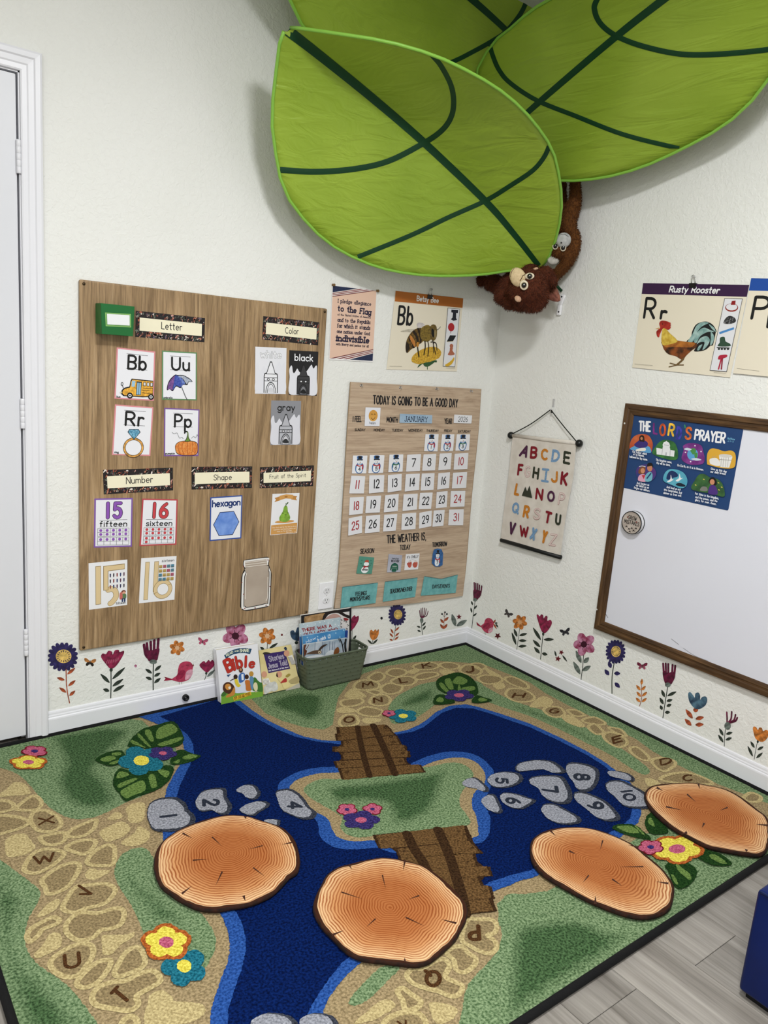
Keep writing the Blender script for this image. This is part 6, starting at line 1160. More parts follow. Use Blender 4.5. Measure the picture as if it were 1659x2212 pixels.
bloom(2, 688, 898, 52, 32, 5, .3, DRD, PNK, PUR, .26, .0043, 1.3); bloom(2, 828, 896, 50, 30, 5, .9, DRD, PNK, PUR, .26, .0046, 1.3)
bloom(4, 1320, 965, 165, 145, 5, .55, None, TEAL_R, YEL, .32, .0043); bloom(4, 1192, 796, 150, 112, 5, -.35, ORR, YEL, PNK, .36, .0047, 1.5)
lf2(7, '870,400 880,340 920,320 960,360 1020,440 960,460 900,450', ['890,385 900,350 925,380 930,410']); lf2(7, '660,415 700,395 800,398 860,440 910,490 820,482 760,465 700,445', ['690,415 720,405 790,410 830,450 760,448', '800,405 830,420 870,465 850,455']); lf2(7, '1000,660 1060,620 1160,650 1205,700 1170,770 1100,810 1050,780 1020,700', ['1070,650 1140,700 1165,730 1150,750 1080,690', '1035,720 1060,730 1080,780 1060,770']); lf2(7, '1200,600 1240,555 1300,568 1370,595 1428,652 1350,662 1280,650', ['1280,600 1320,590 1395,645 1340,640'])
bloom(7, 1075, 556, 148, 82, 5, .2, ORR, YEL, PNK, .36, .0046, 1.42); bloom(7, 905, 545, 78, 44, 5, .4, DRD, PNK, PUR, .28, .0052, 1.25)
# ------------------------------------------------------------------ wood-slice floor mats
def slice_mat():
    m, n, l, b = nodes('printed_wood_slice', .85, .15)
    at = N(n, 'ShaderNodeAttribute', attribute_name='rad'); tc = N(n, 'ShaderNodeTexCoord')
    t = N(n, 'ShaderNodeTexNoise', Scale=9, Detail=3); l.new(tc.outputs['Object'], t.inputs['Vector'])
    t2 = N(n, 'ShaderNodeTexNoise', Scale=55, Detail=2); l.new(tc.outputs['Object'], t2.inputs['Vector'])
    m1 = N(n, 'ShaderNodeMath', operation='MULTIPLY_ADD'); m1.inputs[1].default_value = .19; l.new(t.outputs['Fac'], m1.inputs[0]); l.new(at.outputs['Fac'], m1.inputs[2])
    m2 = N(n, 'ShaderNodeMath', operation='MULTIPLY_ADD'); m2.inputs[1].default_value = .012; l.new(t2.outputs['Fac'], m2.inputs[0]); l.new(m1.outputs[0], m2.inputs[2])
    m3 = N(n, 'ShaderNodeMath', operation='MULTIPLY'); m3.inputs[1].default_value = 2*PI*26; l.new(m2.outputs[0], m3.inputs[0])
    s = N(n, 'ShaderNodeMath', operation='SINE'); l.new(m3.outputs[0], s.inputs[0])
    rr = ramp(n, [(.3, (0, 0, 0, 1)), (.9, (.92, .92, .92, 1))]); mr = N(n, 'ShaderNodeMapRange'); mr.inputs['From Min'].default_value = -1; l.new(s.outputs[0], mr.inputs[0]); l.new(mr.outputs[0], rr.inputs[0])
    base = ramp(n, [(0, '#a86638'), (.5, '#ad6b3c'), (.75, '#c78e5c'), (.95, '#dfba8c')]); l.new(at.outputs['Fac'], base.inputs[0])
    dark = ramp(n, [(0, '#8a4519'), (.6, '#864218'), (.95, '#964f24')]); l.new(at.outputs['Fac'], dark.inputs[0])
    t4 = N(n, 'ShaderNodeTexNoise', Scale=16, Detail=4); l.new(tc.outputs['Object'], t4.inputs['Vector']); mr4 = N(n, 'ShaderNodeMapRange'); mr4.inputs['From Min'].default_value = .3; mr4.inputs['From Max'].default_value = .62; mr4.inputs['To Min'].default_value = .55; l.new(t4.outputs['Fac'], mr4.inputs[0])
    mm = N(n, 'ShaderNodeMath', operation='MULTIPLY'); l.new(rr.outputs[0], mm.inputs[0]); l.new(mr4.outputs[0], mm.inputs[1])
    mx = N(n, 'ShaderNodeMixRGB'); l.new(mm.outputs[0], mx.inputs[0]); l.new(base.outputs[0], mx.inputs[1]); l.new(dark.outputs[0], mx.inputs[2])
    ad = N(n, 'ShaderNodeMath', operation='MULTIPLY_ADD'); ad.inputs[1].default_value = .13; l.new(t.outputs['Fac'], ad.inputs[0]); l.new(at.outputs['Fac'], ad.inputs[2]); sub = N(n, 'ShaderNodeMath', operation='SUBTRACT'); sub.inputs[1].default_value = .52; l.new(ad.outputs[0], sub.inputs[0])
    br = ramp(n, [(.505, (0, 0, 0, 1)), (.515, (1, 1, 1, 1))]); l.new(sub.outputs[0], br.inputs[0])
    mx2 = N(n, 'ShaderNodeMixRGB'); l.new(br.outputs[0], mx2.inputs[0]); l.new(mx.outputs[0], mx2.inputs[1]); mx2.inputs[2].default_value = hexc('#3a1d0f'); l.new(mx2.outputs[0], b.inputs['Base Color'])
    bp = N(n, 'ShaderNodeBump', Strength=.25, Distance=.002); t3 = N(n, 'ShaderNodeTexNoise', Scale=420); l.new(tc.outputs['Object'], t3.inputs['Vector']); l.new(t3.outputs['Fac'], bp.inputs['Height']); l.new(bp.outputs[0], b.inputs['Normal'])
    return m
SLICE = slice_mat(); BARK = mottle('#180d08', '#35190d', 60, .9)
MZ0, MZ1 = RZ+.0060, RZ+.0180
def slice_thing(k, outline, cen, label, cracks):
    a = Art(FLR, MZ1, KRS[k]); p = smooth_closed(a.pts(outline), 4); n = len(p); c = a.uv(*cen)
    vs = [FLR.pt(c[0], c[1], MZ1)]; fs = []; rad = [0.0]; R = 14
    for r in range(1, R+1):
        f = r/R
        for x, y in p: vs.append(FLR.pt(c[0]+(x-c[0])*f, c[1]+(y-c[1])*f, MZ1-(.0012 if r == R else 0))); rad.append(f)
    for i in range(n): fs.append((0, 1+i, 1+(i+1) % n))
    for r in range(R-1):
        for i in range(n): A0 = 1+r*n; fs.append((A0+i, A0+n+i, A0+n+(i+1) % n, A0+(i+1) % n))
    area2 = sum(p[i-1][0]*p[i][1]-p[i][0]*p[i-1][1] for i in range(n))
    if area2 < 0: fs = [f[::-1] for f in fs]
    t = thing('floor_mat', label, 'floor mat', FLR.pt(c[0], c[1], MZ0), 'wood slice mats on the rug')
    o = mesh('printed_top', vs, fs, SLICE, t, smooth=False); at = o.data.attributes.new('rad', 'FLOAT', 'POINT'); at.data.foreach_set('value', rad)
    prof = [(1.0, MZ1-.0012), (1.012, MZ1-.003), (1.016, (MZ0+MZ1)/2), (1.012, MZ0+.001), (1.0, MZ0)]; vs = []; fs = []
    for f, z in prof: vs += [FLR.pt(c[0]+(x-c[0])*f, c[1]+(y-c[1])*f, z) for x, y in p]
    for j in range(len(prof)-1):
        for i in range(n): fs.append((j*n+i, (j+1)*n+i, (j+1)*n+(i+1) % n, j*n+(i+1) % n))
    fs.append([(len(prof)-1)*n+i for i in range(n)]); bm = bmesh.new(); bv = [bm.verts.new(v) for v in vs]
    for f in fs: bm.faces.new([bv[i] for i in f])
    bm.free(); mesh('bark_edge', vs, fs, BARK, t, smooth=True)
    for q in cracks:
        x0, y0, x1, y1, w = q; d = math.hypot(x1-x0, y1-y0); w *= 1.25; nx, ny = -(y1-y0)/d*w, (x1-x0)/d*w
        a.poly([(x0-nx, y0-ny), (x0+nx, y0+ny), (x1, y1)], '#3a1a0c'); a.build('crack_mark', t)
slice_thing(5, '125,600 140,500 190,420 280,350 350,315 460,270 580,235 700,215 850,225 960,260 1100,305 1170,360 1215,420 1240,500 1250,580 1230,650 1170,690 1130,735 1040,820 920,880 820,910 700,930 600,945 460,930 330,870 240,810 180,760 140,680', (725, 520), 'round wood slice print floor mat at far left beside stepping stone 1'.replace(' 1', ' one'), [(340, 360, 420, 402, 6), (830, 228, 832, 250, 10), (1195, 432, 1110, 450, 5), (335, 832, 415, 770, 7), (815, 848, 830, 890, 9), (570, 390, 650, 465, 4), (420, 572, 545, 562, 4), (650, 660, 595, 775, 5), (890, 630, 985, 700, 4), (965, 458, 850, 488, 3)])
slice_thing(6, '130,700 150,620 190,540 230,470 310,415 400,390 500,365 620,345 740,355 850,380 950,415 1050,485 1120,545 1180,610 1240,690 1240,780 1200,860 1160,930 1100,990 1020,1060 960,1100 880,1120 800,1115 640,1095 480,1075 370,1020 270,920 200,850 150,770', (690, 715), 'round wood slice print floor mat nearest the camera over the lower bridge', [(795, 365, 782, 445, 7), (630, 475, 655, 580, 4), (330, 600, 490, 652, 4), (900, 625, 815, 655, 4), (260, 915, 350, 880, 7), (580, 795, 510, 858, 4), (800, 785, 940, 850, 4), (1170, 828, 1060, 800, 6), (795, 1115, 792, 1078, 8), (385, 400, 408, 435, 6)])
slice_thing(7, '145,500 190,450 260,420 350,405 470,405 580,425 700,470 800,520 900,600 970,660 1020,720 1052,780 1045,860 1020,920 950,960 860,975 760,960 640,920 500,860 370,790 250,720 180,660 145,590', (575, 640), 'round wood slice print floor mat left of the yellow rug flower', [(265, 430, 300, 465, 5), (600, 490, 582, 555, 4), (385, 560, 430, 580, 5), (830, 535, 760, 520, 5), (1020, 768, 940, 755, 5), (165, 652, 190, 650, 5), (510, 715, 470, 765, 4), (660, 740, 725, 785, 4), (552, 900, 552, 845, 8), (860, 660, 700, 662, 3)])
slice_thing(7, '872,200 900,150 960,130 1090,120 1200,122 1300,140 1400,165 1500,220 1590,290 1650,340 1668,420 1655,530 1610,575 1520,570 1400,550 1270,520 1170,470 1060,410 980,350 910,280', (1300, 330), 'round wood slice print floor mat at far right against the rug edge', [(1212, 125, 1222, 162, 6), (945, 152, 985, 172, 6), (1140, 195, 1200, 248, 4), (1005, 275, 1110, 298, 4), (1400, 280, 1350, 300, 4), (1250, 380, 1235, 412, 6), (1140, 440, 1100, 455, 7), (1655, 395, 1580, 388, 5), (1525, 560, 1510, 545, 7)])
# ------------------------------------------------------------------ books and basket
KBk = crop(440, 1370, 7.541); KBs = crop(620, 1280, 7.9)
def quad_block(name, pl, uv4, h0, h1, mat, parent=None):
    n = len(uv4); vs = [pl.pt(u, v, h1) for u, v in uv4]+[pl.pt(u, v, h0) for u, v in uv4]
    bm = bmesh.new(); bv = [bm.verts.new(v) for v in vs]; bm.faces.new(bv[:n]); bm.faces.new(bv[n:][::-1])
    for i in range(n): bm.faces.new((bv[i], bv[i+n], bv[(i+1) % n+n], bv[(i+1) % n]))
    return from_bm(name, bm, mat, parent)
def shrink(q, d):
    cx = sum(p[0] for p in q)/len(q); cy = sum(p[1] for p in q)/len(q)
    return [(x+(d if cx > x else -d), y+(d if cy > y else -d)) for x, y in q]
ZR = RZ+.0032
# picture Bible
pb = Plane((-1.320, -.066, ZR+.0046), (.175, -.004, 0), (0, .0310, .2105)); a = Art(pb, 0, KBk)
q4 = a.pts('205,262 878,152 965,1020 280,1145'); q4[2] = (q4[2][0], 0); q4[3] = (q4[3][0], 0); a.quad = q4
t = thing('book', 'thick white picture Bible leaning against the baseboard', 'book', pb.pt(0, 0, 0))
TH = .028; WHT = flat('#e6e6ea', .25, .5)
quad_block('front_cover', pb, q4, -.0025, 0, WHT, t); quad_block('back_cover', pb, q4, -TH, -TH+.0025, WHT, t); quad_block('page_block', pb, shrink(q4, .003), -TH+.0025, -.0025, mottle('#cfcabb', '#e4e0d2', 500, .8, stretch=(1, 30, 1)), t)
quad_block('spine', pb, [q4[3], (q4[3][0]+.0025, q4[3][1]), (q4[0][0]+.0025, q4[0][1]), q4[0]], -TH+.0025, -.0025, WHT, t)
a.blob('335,345 400,290 480,250 580,225 700,222 785,235 755,320 650,300 560,305 480,325 410,365 360,402', '#1f4664') if False else a.poly('335,342 400,292 480,252 580,226 690,222 785,236 757,322 680,306 580,306 490,325 420,360 365,402', '#1f4664')
for wd, p0, p1, pu in (('READ', (376, 362), (486, 300), (362, 330)), ('AND', (505, 290), (575, 278), (502, 266)), ('SHARE', (592, 288), (742, 285), (590, 242))): a.text(wd, p0, p1, pu, '#dfe4c8', w=.2)
a.build('title_ribbon', t)
for ch, p0, p1, pu in (('B', (402, 612), (490, 560), (330, 440)), ('i', (498, 575), (512, 572), (462, 400)), ('b', (555, 552), (630, 535), (520, 370)), ('l', (672, 528), (690, 525), (680, 362)), ('e', (745, 545), (830, 530), (735, 400))): a.text(ch, p0, p1, pu, '#b23026', w=.24 if ch not in 'be' else .2, outline='#6a1712', ow=.02)
a.build('title_lettering', t)
a.poly('285,1000 350,935 420,940 560,960 960,925 965,1020 280,1145', '#6f9f34'); a.blob('790,900 790,740 820,700 850,710 880,750 920,780 950,800 958,925 870,925', '#3f7030'); a.blob('280,1000 310,940 350,930 370,960 330,1010', '#3f6a2c'); a.build('hillside_picture', t)
a.blob('310,890 320,820 370,780 430,785 490,840 500,930 470,975 400,970 340,940', '#4a2a18'); a.blob('345,860 360,815 410,805 445,850 430,895 380,905', '#c8893c'); a.ell(420, 870, 22, 22, '#e6dcc8'); a.blob('380,985 440,950 500,850 505,960 470,1000 360,1030', '#c08038'); a.build('lion_picture', t)
a.blob('515,945 530,860 570,790 640,790 680,830 680,930 560,955', '#cfd6e4'); a.blob('565,690 590,640 640,620 668,650 665,740 600,790 575,770', '#3a66a8'); a.poly('610,650 645,640 650,740 615,745', '#dfe3ea'); a.ell(603, 580, 34, 42, '#3a2418'); a.ell(600, 572, 20, 24, '#b8805a'); a.build('seated_figure', t)
for (hx, hy, hr, hc), body, bc in (((516, 690, 34, '#2c1a12'), '500,740 545,730 570,800 600,830 560,860 520,820', '#d8c23c'), ((697, 690, 34, '#3a2114'), '670,760 700,740 750,760 760,860 770,910 690,910 680,830', '#bb6d2e'), ((773, 640, 36, '#b88a3a'), '745,700 780,680 810,720 800,820 800,890 770,890 750,780', '#5b86a8')):
    a.ell(hx, hy, hr, hr*1.15, hc); a.blob(body, bc); a.build('child_picture', t)
a.line('500,720 460,735 430,755', 12, '#3a2418', sm=True); a.blob('800,830 830,780 865,800 875,880 850,930 820,900', '#d8cfa8'); a.line('845,920 845,945', 10, '#b8a878'); a.blob('375,660 400,655 440,645 420,665 400,690', '#2c4a78'); a.build('lamb_picture', t)
a.poly('475,1020 765,925 770,985 485,1080', '#e0b832'); a.text('MORE THAN TWO HUNDRED', (490, 1040), (752, 958), (488, 1018), '#6a4a14', w=.18); a.text('BEST LOVED BIBLE STORIES', (495, 1066), (757, 984), (493, 1044), '#6a4a14', w=.18); a.build('yellow_label', t)
sp = Plane(pb.pt(*q4[3], -TH), pb.N, pb.V); b_ = Art(sp, .0002, KBk)
b_.blob('150,340 180,330 205,430 205,560 190,610 170,540', '#2a3440'); b_.text('Bible', (195, 700), (232, 890), (220, 690), '#8c2a30', w=.22); b_.text('read', (230, 950), (250, 1030), (250, 945), '#3a3a40', w=.2); b_.build('spine_lettering', t)
# stories book
ps = Plane((-1.141, -.071, ZR+.0024), (.164, -.001, 0), (0, .057, .172)); a = Art(ps, 0, KBk)
q4 = a.pts('897,268 1425,168 1572,868 975,1000'); q4[2] = (q4[2][0], .0005); q4[3] = (q4[3][0], 0)
t = thing('book', 'thin tan storybook with purple title panel leaning beside the basket', 'book', ps.pt(0, 0, 0))
quad_block('front_cover', ps, q4, -.0012, 0, mottle('#cdbd83', '#dccd98', 12, .35), t); quad_block('page_block', ps, shrink(q4, .001), -.0055, -.0012, '#d8d4c6', t); quad_block('back_cover', ps, q4, -.0065, -.0055, '#c8b988', t)
a.poly('978,325 1320,270 1410,560 1055,635', '#33205c'); a.build('title_panel', t)
a.text('Stories', (1080, 445), (1310, 388), (1050, 365), '#9c94a8', w=.2, outline='#231646', ow=.04); a.text('Jesus Told', (1060, 560), (1360, 495), (1040, 480), '#9c94a8', w=.2, outline='#231646', ow=.04); a.text('Nick Butterworth & Mick Inkpen', (1062, 608), (1382, 540), (1058, 588), '#e8e4ea', w=.2); a.build('title_lettering', t)
for x, y in ((985, 655), (1228, 655), (1350, 310)): a.ell(x, y, 46, 52, '#c99478', n=20); a.build('face_picture', t)
a.blob('960,310 1010,290 1090,310 1000,330', '#2a2220'); a.blob('1305,230 1330,205 1355,230 1340,265', '#26344a'); a.blob('1190,620 1180,680 1210,700 1200,650', '#3a2418'); tag(a.build('hair_picture', t), kind='stuff')
a.poly('1370,365 1440,330 1495,480 1430,495', '#e0dcd4')
for i in range(5): a.line([(1375+i*14, 372), (1435+i*14, 492)], 5, '#2a2428')
a.build('clothes_picture', t)
a.poly('950,740 1050,710 1090,790 970,830', '#e0dcd4')
for i in range(5): a.line([(960+i*22, 740), (985+i*20, 815)], 5, '#2a2428')
a.build('clothes_picture', t)
a.blob('1200,720 1290,720 1400,790 1380,860 1300,880 1270,800', '#d8c88c'); a.blob('1245,790 1330,710 1350,770 1290,790', '#a8342c'); a.build('clothes_picture', t)
a.blob('975,880 1000,840 1070,790 1160,770 1200,830 1200,900 1150,930 1090,930 1000,980 980,940', mottle('#b4b4b0', '#d0d0cc', 60)); a.build('sheep_picture', t); a.blob('1380,760 1480,700 1540,690 1545,780 1420,800', '#a8986a'); a.blob('1330,680 1380,640 1410,660 1360,700', '#9a8a3c'); a.poly('1330,905 1555,790 1570,868 1340,918', '#b0aa9c'); a.build('trough_picture', t)
# woven plastic basket
def rrect(x0, x1, y0, y1, r, n=6):
    out = []
    for cx, cy, a0 in ((x1-r, y1-r, 0), (x0+r, y1-r, 90), (x0+r, y0+r, 180), (x1-r, y0+r, 270)):
        for i in range(n+1): t_ = math.radians(a0+90*i/n); out.append((cx+r*math.cos(t_), cy+r*math.sin(t_)))
    return out
def densify(p, step):
    out = []; n = len(p)
    for i in range(n):
        a_, b2 = p[i], p[(i+1) % n]; L = math.hypot(b2[0]-a_[0], b2[1]-a_[1]); k = max(1, int(round(L/step)))
        for j in range(k): out.append((a_[0]+(b2[0]-a_[0])*j/k, a_[1]+(b2[1]-a_[1])*j/k))
    return out
bas = thing('storage_basket', 'olive green woven plastic basket holding picture books', 'basket', (-.835, -.07, ZR))
OLV = flat('#565f4e', .5, .3)
base_r = densify(rrect(-.965, -.704, -.120, -.030, .020), .0052); n = len(base_r); ZB, ZT = ZR, .150; rows = 34
vs = []; fs = []
for j in range(rows+1):
    f = j/rows; z = ZB+(ZT-ZB)*f; bul = .0011*abs(math.sin(f*PI*8))
    for x, y in base_r:
        X = -.8345+(x+.8345)*(1+.145*f); Y = -.070+(y+.075)*(1+.24*f)-.003
        nx, ny = (1 if X > -.8345 else -1)*min(1, abs(X+.8345)/.14)**8, (1 if Y > -.07 else -1)*min(1, abs(Y+.07)/.045)**8
        vs.append(Vector((X+nx*bul, Y+ny*bul, z)))
for j in range(rows):
    for i in range(n):
        c = [(vs[j*n+i]+vs[(j+1)*n+(i+1) % n])/2][0]; zf = (j+.5)/rows
        if c.x < -.965 and abs(c.y+.072) < .019 and .70 < zf < .84: continue
        if c.x > -.70 and abs(c.y+.072) < .019 and .70 < zf < .84: continue
        if j == rows-3 and i % 5 == 0: continue
        fs.append((j*n+i, j*n+(i+1) % n, (j+1)*n+(i+1) % n, (j+1)*n+i))
fs.append(list(range(n))[::-1])
o = mesh('basket_wall', vs, fs, OLV, bas, smooth=True); md = o.modifiers.new('t', 'SOLIDIFY'); md.thickness = .002; md.offset = -1
rim = [vs[rows*n+i] for i in range(n)]; tube('rim', rim[::2], .0042, OLV, bas, 8, closed=True)
DK = flat('#20261c', .8); sv = []; sf = []
for r in range(1, 9):
    j = int(round((r/8-.06)*rows)); 
    for i in range(0, n):
        if (i+(3 if r % 2 else 0)) % 7: continue
        p = vs[j*n+i]; q = vs[j*n+(i+1) % n]
        if p.y > -.085 and p.x > -.962: continue
        d = (q-p); out = Vector((d.y, -d.x, 0)).normalized()*.0011
        if out.dot(Vector((p.x+.8345, p.y+.07, 0))) < 0: out = -out
        o0 = len(sv); sv += [p+out+Vector((0, 0, -.0009)), q+out+Vector((0, 0, -.0009)), q+out+Vector((0, 0, .0009)), p+out+Vector((0, 0, .0009))]; sf.append((o0, o0+1, o0+2, o0+3))
tag(mesh('weave_slots', sv, sf, DK, bas), kind='stuff')
# books in the basket
def pb_book(y, quad, th, cover, label, tilt=.0):
    pl = Plane((0, y, 0), (1, 0, 0), (0, tilt, 1)); a = Art(pl, 0, KBs); q = a.pts(quad); zb = .0185
    uv4 = [(q[0][0]+.006, q[0][1]), q[1], (min(q[1][0], -.716), zb), (max(q[0][0]+.008, -.956), zb)]
    t = thing('book', label, 'book', pl.pt((q[0][0]+q[1][0])/2, zb, 0), 'picture books in the basket')
    quad_block('front_cover', pl, uv4, -.001, 0, cover, t); quad_block('page_block', pl, shrink(uv4, .0012), -th+.001, -.001, '#dcd8cc', t); quad_block('back_cover', pl, uv4, -th, -th+.001, cover, t)
    return t, a
t, a = pb_book(-.036, '222,392 1100,258', .008, '#d8d4d2', 'black bordered picture book rearmost in the basket')
a.poly('240,392 1090,262 1085,320 300,410 300,520 240,530', '#1c1a1c'); a.poly('1065,262 1100,258 1085,1000 1062,1000', '#18161a'); a.blob('300,420 420,385 640,350 660,400 600,480 400,510 305,515', mottle('#8a6a44', '#b89468', 40)); a.blob('640,360 760,310 880,300 1000,370 1080,400 1060,440 960,400 860,350 720,370 640,460 600,470', '#231c1a'); a.blob('640,460 760,370 860,370 920,430 800,450', '#b8948a')
for x, y in ((930, 470), (925, 530), (925, 588), (975, 480), (1010, 500), (1040, 560), (1020, 620)): a.line([(x-14, y-14), (x+12, y), (x-10, y+16)], 7, '#1c1a1c', sm=True)
a.blob('960,440 1000,430 1050,460 1000,480', '#8c2a2c'); a.build('cover_picture', t)
t, a = pb_book(-.050, '190,545 915,428', .006, mottle('#a9bcc6', '#c3d0d6', 14, .4), 'pale blue book reading there was a old lady in the basket')
a.text('THERE WAS A', (262, 668), (760, 588), (252, 620), '#8c2026', w=.24, gap=20); a.text('OLD LADY WHO', (292, 735), (860, 640), (285, 692), '#8c2026', w=.24, gap=20); a.build('title_lettering', t)
for x, y in ((280, 540), (350, 560), (480, 535), (560, 510), (640, 490), (700, 520), (780, 480), (820, 540), (870, 480), (230, 700), (220, 620), (880, 560)): a.ell(x, y, 8, 9, '#e8ecee', n=8)
tag(a.build('snow_dots', t), kind='stuff')
t, a = pb_book(-.059, '200,765 1040,648', .005, '#1d3f8a', 'dark blue book behind the bright blue one in the basket')
a.line('205,770 205,1040', 10, '#5a2a4a'); a.build('cover_picture', t)
t, a = pb_book(-.070, '240,748 995,618', .008, mottle('#3f7fb4', '#5b98c8', 14, .4), 'bright blue book reading how to catch a in the basket')
a.poly('215,760 242,746 242,1060 222,1060', '#2a5f94'); a.text('How', (330, 870), (492, 790), (322, 825), '#e4e9ee', w=.16); a.text('to catch', (520, 838), (660, 790), (512, 780), '#e4e9ee', w=.15); a.text('a', (700, 780), (735, 772), (695, 690), '#e4e9ee', w=.13)
a.text('Snow', (380, 915), (560, 860), (376, 880), '#e4e9ee', w=.16); a.build('title_lettering', t)
for x, y in ((345, 765), (520, 750), (830, 690), (965, 640), (700, 730), (900, 760)): a.ell(x, y, 12, 13, '#9cc4de', n=9)
tag(a.build('snow_dots', t), kind='stuff')
t, a = pb_book(-.092, '264,892 1030,775', .007, mottle('#8fa0b0', '#c0c8d0', 20, .4), 'winter forest owl picture book at front of the basket')
a.line('266,895 266,1110', 8, '#d9d4ca'); a.blob('290,900 330,890 310,960 340,1000 300,1090 285,1000', '#5a2f1c'); a.line('330,960 370,895', 12, '#5a2f1c')
for x, w in ((470, 8), (600, 10), (640, 7), (720, 9), (770, 12), (800, 8)): a.line([(x, 1050), (x+8, 840)], w, '#6f7c90')
for t2, w in (('900,790 940,880 960,1010', 18), ('1000,800 990,900 1000,1000', 34), ('950,900 990,830', 10), ('870,780 905,850', 8)): a.line(t2, w, '#1c1a1c', sm=True)
tag(a.build('forest_picture', t), kind='stuff')
a.blob('320,1050 420,1000 520,980 580,990 580,1040 500,1045 400,1050', '#5a4636'); a.blob('535,975 600,900 690,880 620,930 560,985', '#3a2a20'); a.ell(552, 1018, 26, 26, '#c8b89c'); a.ell(548, 1020, 10, 10, '#1a1614'); a.build('owl_picture', t)
a.blob('650,1080 700,1000 790,980 830,1050 800,1090', '#d4dade'); a.blob('790,1040 820,960 870,930 890,990 870,1040 820,1060', '#7a4a24'); a.blob('320,1120 400,1080 560,1060 640,1090', '#e0e4e6'); a.build('fox_picture', t)
# ------------------------------------------------------------------ blue vinyl child seat at the right edge
VNL = mottle('#03164c', '#051d5c', 6, .42, bump=.03, bscale=300, spec=.25)
t = thing('child_sofa', 'dark blue vinyl child seat cut off at the right edge', 'seat', (-.62, -2.25, 0))
def cushion(nm, lo, hi, bev):
    o = box(nm, lo, hi, VNL, t, bev, 4, smooth=True); return o
cushion('seat_base', (-.92, -2.60, .016), (-.30, -1.886, .272), .010); box('plinth', (-.905, -2.585, .0005), (-.315, -1.90, .018), '#0a0a0b', t)
bm = bmesh.new(); bm_box(bm, (-.895, -2.59, .272), (-.32, -1.896, .288), .007, 3); from_bm('seat_cushion', bm, VNL, t, True)
cushion('armrest', (-.855, -2.06, .285), (-.32, -1.893, .46), .022)
tube('piping', [(-.92, -1.893, .27), (-.92, -2.595, .27)], .003, flat('#0b1f4c', .4), t, 6)
# ------------------------------------------------------------------ fabric leaf canopies
def at_y(x, y, Y): d = ray(x, y); return CAM+d*((Y-CAM.y)/d.y)
def at_x(x, y, X): d = ray(x, y); return CAM+d*((X-CAM.x)/d.x)
def leaf_cloth():
    m, n, l, b = nodes('green_canopy_fabric', .38, .35); out = [q for q in n if q.type == 'OUTPUT_MATERIAL'][0]
    tc = N(n, 'ShaderNodeTexCoord'); t = N(n, 'ShaderNodeTexNoise', Scale=3.0, Detail=2); l.new(tc.outputs['Object'], t.inputs['Vector'])
    r = ramp(n, [(.3, '#91ad34'), (.7, '#a5bf42')]); l.new(t.outputs['Fac'], r.inputs[0]); l.new(r.outputs[0], b.inputs['Base Color'])
    mp = N(n, 'ShaderNodeMapping'); mp.inputs['Rotation'].default_value = (.4, .6, .3); mp.inputs['Scale'].default_value = (3, 1, 9); l.new(tc.outputs['Object'], mp.inputs[0])
    t2 = N(n, 'ShaderNodeTexNoise', Scale=2.6, Detail=3, Distortion=1.2); l.new(mp.outputs[0], t2.inputs['Vector']); bp = N(n, 'ShaderNodeBump', Strength=.55, Distance=.014); l.new(t2.outputs['Fac'], bp.inputs['Height']); l.new(bp.outputs[0], b.inputs['Normal'])
    tr = N(n, 'ShaderNodeBsdfTranslucent'); l.new(r.outputs[0], tr.inputs['Color']); mx = N(n, 'ShaderNodeMixShader'); mx.inputs[0].default_value = .16; l.new(b.outputs[0], mx.inputs[1]); l.new(tr.outputs[0], mx.inputs[2]); l.new(mx.outputs[0], out.inputs['Surface'])
    return m
LEAFM = leaf_cloth(); RIMM = flat('#86bb48', .4, .35); VEIN = flat('#0d3a1e', .5, .3)
def resample(p, n):
    d = [0]
    for a, b in zip(p, p[1:]): d.append(d[-1]+(b-a).length)
    out = []; j = 0
    for i in range(n):
        s = d[-1]*i/(n-1)
        while j < len(d)-2 and d[j+1] < s: j += 1
        f = (s-d[j])/max(1e-9, d[j+1]-d[j]); out.append(p[j].lerp(p[j+1], min(1, f)))
    return out
